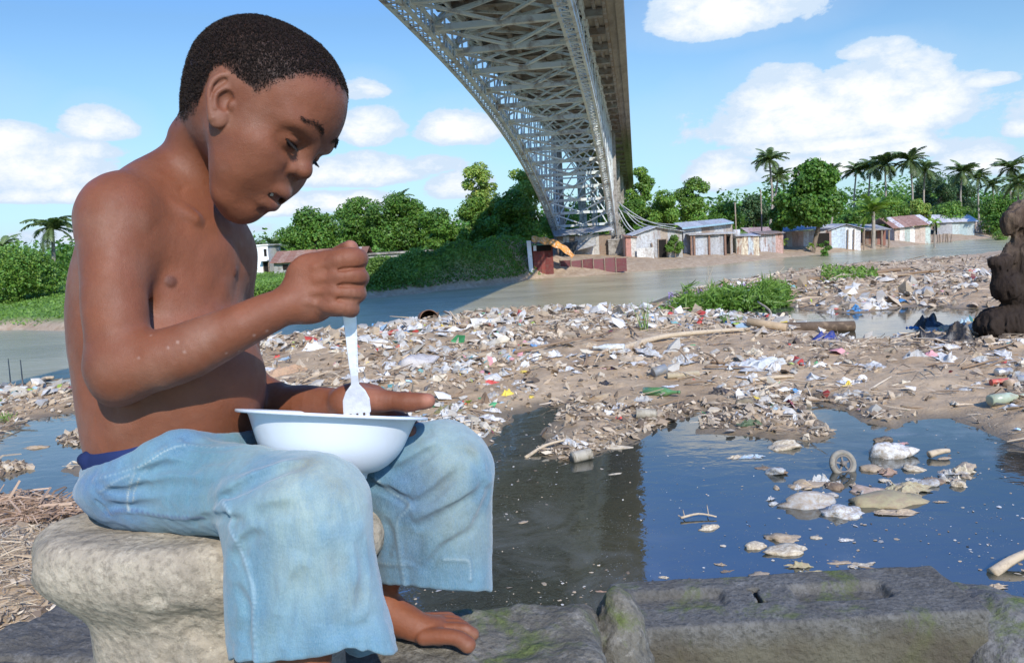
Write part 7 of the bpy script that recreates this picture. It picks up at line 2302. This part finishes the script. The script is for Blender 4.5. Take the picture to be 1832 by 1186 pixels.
# the rusty drum in the water
p = G(766, 574, .0); d = np.array((.22, -1, .10)); d /= np.linalg.norm(d); root = empty('drum', p, 'rusty open drum sunk in the river edge with its dark mouth towards us', 'drum')
c0 = p + np.array((0, .10, .01)); R_ = .155
mb = MB(); mb.tube([c0 - d * .35, c0 + d * .08], R_, 36, False); mb.build('shell', plain('rusty_drum', (.24, .13, .08), .85, .2, var=.3, scale=6, dirt=(.10, .06, .04)), root, True)
mb = MB(); mb.tube([c0 + d * .08, c0 - d * .33], R_ * .95, 36, False); mb.tube([c0 - d * .33, c0 - d * .34], R_ * .95, 36, True); mb.build('inside', plain('drum_inside', (.14, .075, .045), .9, .1), root, True)
mb = MB(); a = np.linspace(0, 2 * pi, 37); ux = np.cross(d, ZD); ux /= np.linalg.norm(ux); uy = np.cross(ux, d)
mb.tube([c0 + d * .08 + (ux * cos(t) + uy * sin(t)) * R_ * .975 for t in a], .007, 6, False); mb.build('rim', plain('rusty_drum'  , (.24, .13, .08)), root, True)
# the small wheel in the pond
wc = G(1508, 842, 0.0) + np.array((0, 0, .036)); d = np.array((.12, -.93, .34)); d /= np.linalg.norm(d); ux = np.cross(d, ZD); ux /= np.linalg.norm(ux); uy = np.cross(ux, d)
root = empty('wheel', wc, 'small worn wheel standing out of the pond', 'wheel')
ring = lambda R, o: [wc + d * o + (ux * cos(t) + uy * sin(t)) * R for t in np.linspace(0, 2 * pi, 41)]
mb = MB(); mb.tube(ring(.056, 0), .0145, 10, False); mb.build('tyre', plain('old_tyre', (.23, .215, .185), .85, .2, var=.25, scale=20, dirt=(.34, .28, .2)), root, True)
mb = MB(); mb.tube(ring(.040, .004), .005, 8, False); mb.build('rim', plain('wheel_rim', (.16, .14, .12), .7), root, True)
mb = MB(); mb.tube([wc - d * .012, wc + d * .018], .013, 14); mb.build('hub', plain('wheel_rim'  , (.16, .14, .12)), root, True)
mb = MB()
for k in range(5):
    t = k * 2 * pi / 5 + .3; mb.bar(wc + (ux * cos(t) + uy * sin(t)) * .010, wc + (ux * cos(t) + uy * sin(t)) * .040, .009, .006, d)
mb.build('spokes', plain('wheel_rim'  , (.16, .14, .12)), root)
# grey bucket-like bag and the carton left of centre
pl_ = [
 ('plastic_bag', LU_M[1], (.66, .62, .60), 745, 656, 66, 'translucent whitish bag stretched like a tub, standing left of the bridge reflection', .9, .7, .25),
 ('umbrella', CR_M[4], 'navy', 1478, 612, 74, 'torn navy blue cloth with ribs lying before the dark log', 1.6, .9, 0),
 ('plastic_bag', CR_M[7], 'black', 1660, 610, 90, 'glossy black sheet tangled with blue plastic, left of the driftwood', 1.3, .9, 0), ('plastic_bag', CR_M[1], 'black', 1712, 612, 110, 'big heap of black plastic leaning on the driftwood', 1.6, .9, 0),
 ('plastic_bag', CR_M[4], 'black', 1660, 588, 70, 'spiky black plastic sticking up at the water left of the driftwood', 2.2, .9, 0), ('wrapper', CR_M[3], 'blue', 1632, 590, 40, 'blue shred at the left of the spiky black plastic', 1.3, .7, .1), ('wrapper', CR_M[4], 'pale blue', 1728, 583, 42, 'blue and white shred between the black plastic and the driftwood', 2.0, .8, .1),
 ('wrapper', CR_M[2], 'yellow', 1572, 610, 46, 'yellow wrapper folded beside the black plastic', 1.5, .6, 0), ('wrapper', CR_M[5], 'pink', 1662, 636, 62, 'pink and cream sheet pointing up at the right of the bank', 1.3, .6, 0), ('cardboard', CR_M[6], 'grey', 1636, 640, 50, 'stiff grey board tilted beside the pink sheet', 1.9, .6, 0),
 ('plastic_bag', CR_M[0], 'white', 1528, 684, 84, 'big white bag with a yellow patch on the right part of the bank', 1.5, .8, .15), ('wrapper', CR_M[1], 'yellow', 1517, 690, 26, 'yellow patch stuck on the big white bag', 1.9, .6, 0), ('plastic_bag', CR_M[3], 'grey', 1535, 710, 80, 'grey green bag bulging in front of the big white bag', 1.2, .8, .1),
 ('plastic_bag', CR_M[7], 'cream', 1622, 690, 56, 'long cream bag sliding to the right of the big white bag', 1.2, .5, .1), ('plastic_bag', CR_M[6], 'clear', 1370, 655, 150, 'wide silvery plastic sheet half buried in the sand', .8, .55, .2), ('plastic_bag', CR_M[2], 'clear', 1310, 668, 90, 'left tail of the wide silvery sheet, caked with sand', .7, .6, .15),
 ('hose', CR_M[8], 'white', 1470, 655, 80, 'white and green twisted strip above the big white bag', 1.2, .35, 0), ('wrapper', CR_M[8], 'green', 1462, 653, 34, 'green stripe on the twisted strip', 2.0, .4, 0),
 ('plastic_bag', CR_M[2], 'white', 1210, 690, 60, 'white film draped over the mud behind the green bottle', .9, .5, .15), ('plastic_bag', CR_M[6], 'white', 975, 640, 96, 'long flat white bag in the centre left of the bank', .8, .5, .15), ('plastic_bag', CR_M[0], 'clear', 1010, 662, 42, 'striped grey bag with a white top on bare sand', 1.3, .8, .1),
 ('wrapper', CR_M[5], 'pink', 1092, 660, 56, 'dusty pink cloth on the sand left of the grey jar', .9, .6, 0), ('plastic_bag', CR_M[4], 'black', 1080, 688, 40, 'grey black torn bag in front of the pink cloth', 1.1, .8, 0), ('plastic_bag', CR_M[3], 'grey', 1150, 715, 46, 'thin grey plastic at the left of the green bottle', 1.2, .6, .1),
 ('plastic_bag', CR_M[7], 'white', 1090, 742, 50, 'white crumpled bag on the mud tongue near the pond', 1.2, .8, .1), ('plastic_bag', CR_M[5], 'clear', 1070, 728, 70, 'grey bottle shaped bag behind the crumpled one on the mud tongue', .9, .4, .1), ('wrapper', CR_M[6], 'red', 1108, 748, 26, 'small red scrap touching the crumpled bag on the mud tongue', .9, .5, 0),
 ('plastic_bag', CR_M[3], 'dark green', 1345, 760, 56, 'dark green bag at the water edge of the small point', 1.4, .7, 0), ('rag', CR_M[4], 'black', 1290, 750, 50, 'black rag at the left of the small point', 1.0, .6, 0), ('melon', LU_M[2], (.22, .18, .12), 1330, 726, 30, 'round brown gourd on the small point', 1.1, .9, 0),
 ('rag', CR_M[7], 'tan', 1390, 742, 60, 'muddy beige rags heaped on the small point', 1.2, .7, 0), ('plastic_bag', CR_M[1], 'white', 690, 606 + 64, 40, 'small white bag in front of the tub shaped bag', 1.1, .7, 0), ('plastic_bag', CR_M[4], 'white', 560, 626, 50, 'white and grey rags below the blue wrapper', 1.8, .6, .1),
 ('wrapper', CR_M[5], 'blue', 574, 610, 36, 'blue plastic sheet under the fist of the boy', 1.2, .5, .1), ('wrapper', CR_M[3], 'red', 634, 622, 26, 'red net scrap right of the fork', 2.2, .8, 0), ('wrapper', CR_M[4], 'red', 497, 640, 20, 'red scrap behind the belly of the boy', 1.6, .8, 0),
 ('cardboard', CR_M[6], (.42, .27, .17), 515, 668, 120, 'wide brown tarpaulin sheet behind the belly of the boy', .9, .6, 0), ('plastic_bag', CR_M[0], 'white', 830, 590, 84, 'long white bags on the water edge right of the drum', 1.1, .5, .15), ('wrapper', CR_M[2], 'lime', 772, 584, 30, 'lime green plastic before the drum', .8, .5, 0), ('wrapper', CR_M[3], 'green', 745, 592, 18, 'small green scrap left of the lime one', 1.2, .6, 0),
 ('wrapper', CR_M[5], 'green', 888, 603, 34, 'bright green bag corner standing up on the bank', 2.2, .5, .1), ('plastic_bag', CR_M[6], 'red', 870, 687, 56, 'red cloth strip on the sand right of the thumb', .9, .4, 0), ('wrapper', CR_M[4], 'yellow', 908, 706, 30, 'yellow wrapper standing beside the red cloth strip', 2.0, .7, 0),
 ('carton', CR_M[1], 'brown', 865, 722, 60, 'brown crushed carton right of the thumb', 1.7, .7, 0), ('rag', CR_M[3], (.20, .19, .09), 800, 735, 60, 'olive rag just beyond the thumb', 1.4, .7, 0), ('wrapper', CR_M[6], 'yellow', 658, 652, 16, 'yellow scrap beside the head of the fork', 2.2, .8, 0), ('leaf', CR_M[8], 'yellow', 912, 768, 16, 'yellow leaf on the water beside the knee', .6, .7, 0),
 ('plastic_bag', CR_M[0], 'white', 1690, 530, 84, 'white bags heaped at the water before the root', 1.3, .6, .1), ('wrapper', CR_M[5], 'blue', 1604, 530, 46, 'sky blue plastic on the far strip of litter', .9, .4, 0), ('plastic_bag', CR_M[2], 'black', 1490, 556, 40, 'black and teal bag at the end of the far strip of litter', 1.3, .7, 0),
 ('wrapper', CR_M[1], 'blue', 1530, 556, 44, 'light blue bag beside the black and teal one', 1.3, .7, .1), ('wrapper', CR_M[4], 'lime', 1540, 544, 30, 'pale green wrapper above the light blue bag', 1.0, .6, 0), ('wrapper', CR_M[7], 'yellow', 1588, 553, 18, 'orange yellow scrap in the far strip of litter', 1.6, .8, 0), ('cardboard', CR_M[6], 'cream', 1455, 528, 66, 'pale board slanting across the far strip of litter', 1.2, .6, 0)]
for (nm, me, col, px, py, w, lb, zs, ws, tr) in pl_:
    one(nm, me, col, px, py, w * 1.15, lb, nm.replace('_', ' '), RS.uniform(-.35, .35), zs, ws, .1, False, .45 if nm == 'plastic_bag' else .7, tr, .25, .12)
# driftwood bits, planks, stems
def stick(pts, r, mat, label, cat='stick', name='stick', water=False):
    Q = []
    for (x, y, dz) in pts:
        p = G(x, y, 0) if water else near_pt(x, y)[0]; Q.append(p + np.array((0, 0, dz)))
    pts_, _ = spline(Q, None, 4); n = len(pts_); mb = MB(); mb.tube(pts_, [r * (1 - .5 * i / n) for i in range(n)], 7); return tag(mb.build(name, mat, None, True), label, cat)


mt = cmat('stick'  , (.27, .185, .12)); mp = cmat('pale_stick', (.50, .40, .28), .9, .15, 0, .2)
stick([(1218, 931, .012), (1250, 926, .018), (1282, 928, .010)], .006, mp, 'pale twig with stubs floating above the round cream bag', water=True)
stick([(1225, 929, .01), (1222, 920, .022)], .003, mp, 'left stub of the floating twig', 'twig', 'twig', True); stick([(1268, 927, .01), (1265, 914, .030)], .003, mp, 'right stub of the floating twig', 'twig', 'twig', True)
stick([(1775, 1026, .0), (1810, 1016, .03), (1860, 1003, .05)], .022, mp, 'pale tapering branch poking in from the right border', 'branch', 'branch', True)
stick([(1535, 1018, .01), (1575, 1024, .012), (1618, 1032, .01)], .003, mt, 'thin dark stem joining the cream rag to the scrap', water=True)
stick([(1662, 820, .02), (1680, 818, .03), (1698, 816, .03)], .020, mp, 'short brown stub of wood at the right end of the floating litter', 'wood', 'wood', True)
stick([(940, 822, .01), (975, 806, .03), (1010, 796, .03)], .012, mp, 'pale root along the tip of the mud tongue', 'root', 'root')
stick([(1040, 752, .02), (1085, 756, .04), (1130, 768, .02)], .006, mt, 'thin dark stick below the crumpled bag on the mud tongue')
stick([(1095, 630, .0), (1180, 612, .05), (1270, 600, .04), (1340, 592, .02)], .035, cmat('pale_stick', (.50, .40, .28)), 'long dry palm stalk lying across the litter', 'branch', 'branch')
stick([(1100, 560, .0), (1130, 596, .05), (1150, 618, .02)], .012, mt, 'curved dark branch by the blade of grass'); stick([(920, 634, .02), (1000, 622, .05), (1090, 600, .03)], .015, mt, 'long thin branch in the middle of the litter')
stick([(1095, 740 - 80, .0), (1130, 664, .02), (1160, 655, .02)], .008, mt, 'curved twig on the sand by the pink cloth')
stick([(1345, 610, .0), (1380, 580, .12), (1356, 566, .2)], .02, mp, 'forked pale branch at the water right of the palm stalk', 'branch', 'branch')
stick([(1340, 686, .02), (1380, 682, .03), (1420, 678, .02)], .02, mp, 'pale plank end on the small point', 'wood', 'wood')
stick([(20, 712, -.05), (20, 690, .10), (19, 676, .22)], .008, mt, 'thin dark stake at the left border', 'stake', 'stake'); stick([(42, 704, -.05), (41, 684, .10), (40, 672, .18)], .008, mt, 'second thin dark stake, right of the one at the left border', 'stake', 'stake')
stick([(60, 692, .0), (80, 686, .05), (96, 682, .04)], .03, mp, 'reddish log at the water edge left of the boy', 'log', 'log')
for (x0, y0, x1, y1, r, lb) in ((1400, 512, 1530, 496, .05, 'long weathered log on the far brown bank, left'), (1540, 497, 1640, 483, .05, 'long weathered log on the far brown bank, middle'), (1450, 520, 1560, 508, .04, 'half sunk plank at the foot of the far brown bank'), (1600, 498, 1700, 488, .03, 'thin pole on the far brown bank')):
    stick([(x0, y0, .03), ((x0 + x1) / 2, (y0 + y1) / 2, .06), (x1, y1, .03)], r, cmat('bank_log', (.24, .16, .10), .95, .1, 0, .2), lb, 'log', 'log')

# water hyacinth and grass on the near side
def tuftcover(name, n, cond, size, mat, label, hgt, seed, asp=.3, cat='plants', up=.3):
    rs_ = np.random.RandomState(seed); P_ = []; need = n
    while need > 0:
        m = need * 4 + 1000; x = rs_.uniform(1100, 1832, m); y = rs_.uniform(470, 620, m); k = rs_.rand(m) < cond(x, y); x = x[k]; y = y[k]; g_ = G(x, y, .05); h, s, c = ground_z(g_[:, :2]); g_[:, 2] = np.maximum(h, 0)
        P_.append(g_); need -= len(g_)
    p = np.concatenate(P_)[:n]; tf = .5 + .5 * noise3(p, 2.3); p[:, 2] += rs_.rand(n) ** .7 * hgt * (.2 + .9 * tf) * (1 if 'hyac' not in name and name != 'tall_grass' else np.clip(1.9 - np.abs(proj(p)[:, 0] - 1305) / 75, .2, 1))
    nr_ = rs_.randn(n, 3) * .8; nr_[:, 2] += up; nr_[:, 1] -= .3
    col = rs_.uniform(.7, 1.35, (n, 1)) * np.ones((1, 3)); v, f, c = cards(p, nr_, size, asp, rs_, col)
    me = mesh_np(name, v, f, False); vcolor(me, 'col', c); return tag(link(name, me, mat), label, cat, None, 'stuff')


def band(x, y):
    t = (x - 1175) / (1430 - 1175.); top = 547 - 26 * t; bot = 562 - 18 * t; w = np.clip(np.minimum(t, 1 - t) * 5, 0, 1) * (.35 + .65 * (noise3(np.c_[x * .03, y * .06, y * 0], 1.0) > -.25))
    return ((t > 0) & (t < 1) & (y > top + 5 * (1 - w)) & (y < bot - 5 * (1 - w))) * w
tuftcover('water_hyacinth', 8500, band, .033, L_MANGO, 'patch of water hyacinth with lilac flowers at the river edge of the litter', .20, 3, .5)
tuftcover('tall_grass', 1500, band, .14, L_GRASS, 'thin grass blades standing in the water hyacinth', .34, 4, .05)
tuftcover('grass', 700, lambda x, y: (((x > 1470) & (x < 1570) & (y > 503) & (y < 520))) * 1.0, .05, L_GRASS, 'small green sprouts along the far brown bank', .22, 5, .3)
m_lilac = plain('lilac_petal', (.42, .28, .62), .6, bump=0)
for (x, y, fl_) in ((1290, 516, 'tallest'), (1286, 524, 'second tallest'), (1200, 528, 'farthest left'), (1228, 528, 'second from the left'), (1330, 512, 'farthest right'), (1252, 522, 'third from the left')):
    p = G(x, y + 16, .05); z_ = CAM_Z + (ray(x, y)[2] / ray(x, y)[1]) * p[1]; q = P(x, y, p[1]); q[0] = ray(x, y)[0] / ray(x, y)[1] * p[1]; q[1] = p[1]; q[2] = z_
    root = empty('flower', (q[0], q[1], max(0.0, p[2] - .05)), 'lilac flower spike rising from the water hyacinth, ' + fl_, 'flower', 'lilac flowers in the water hyacinth'); mb = MB()
    for k in range(26):
        a = k * 2.4; h_ = .10 * (k / 26.); c = q + np.array((cos(a) * .022, sin(a) * .022, h_ - .06)); mb.tube([c, c + np.array((cos(a) * .02, sin(a) * .02, .012))], [.008, .002], 5)
    mb.build('petals', m_lilac, root, True); mb = MB(); mb.tube([(q[0], q[1], 0.0), q], .006, 5); mb.build('stem', L_GRASS if False else plain('stem_green', (.10, .20, .04), .6, bump=0), root, True)
def blades(px, py, n, hgt, label, sd, mat=None):
    rs_ = np.random.RandomState(sd); p, s, c = near_pt(px, py); mb = MB()
    for k in range(n):
        a = rs_.uniform(0, 6.28); h_ = hgt * rs_.uniform(.5, 1); o = p + np.array((rs_.normal(0, .03), rs_.normal(0, .03), -.02)); t_ = o + np.array((cos(a) * h_ * .4, sin(a) * h_ * .4, h_)); pts, _ = spline([o, (o + t_) / 2 + np.array((0, 0, h_ * .12)), t_], None, 3)
        mb.tube(pts, np.linspace(.006, .001, len(pts)), 4)
    return tag(mb.build('grass_tuft', mat or plain('grass_blade', (.16, .26, .06), .6, bump=0), None, True), label, 'grass')
blades(1150, 590, 9, .42, 'tuft of pale green grass blades left of the water hyacinth', 1); blades(1298, 578, 26, .16, 'little yellow green plant among the wrappers below the hyacinth', 2); blades(1328, 580, 20, .14, 'tiny green tuft right of the little yellow green plant', 3)
blades(10, 752, 30, .10, 'low green weed in the rubble at the left border', 4); blades(1262, 545, 3, .75, 'three long dry reeds arching over the hyacinth', 5, mp)
finish_labels()
print('all', round(time.time() - T_START, 1))
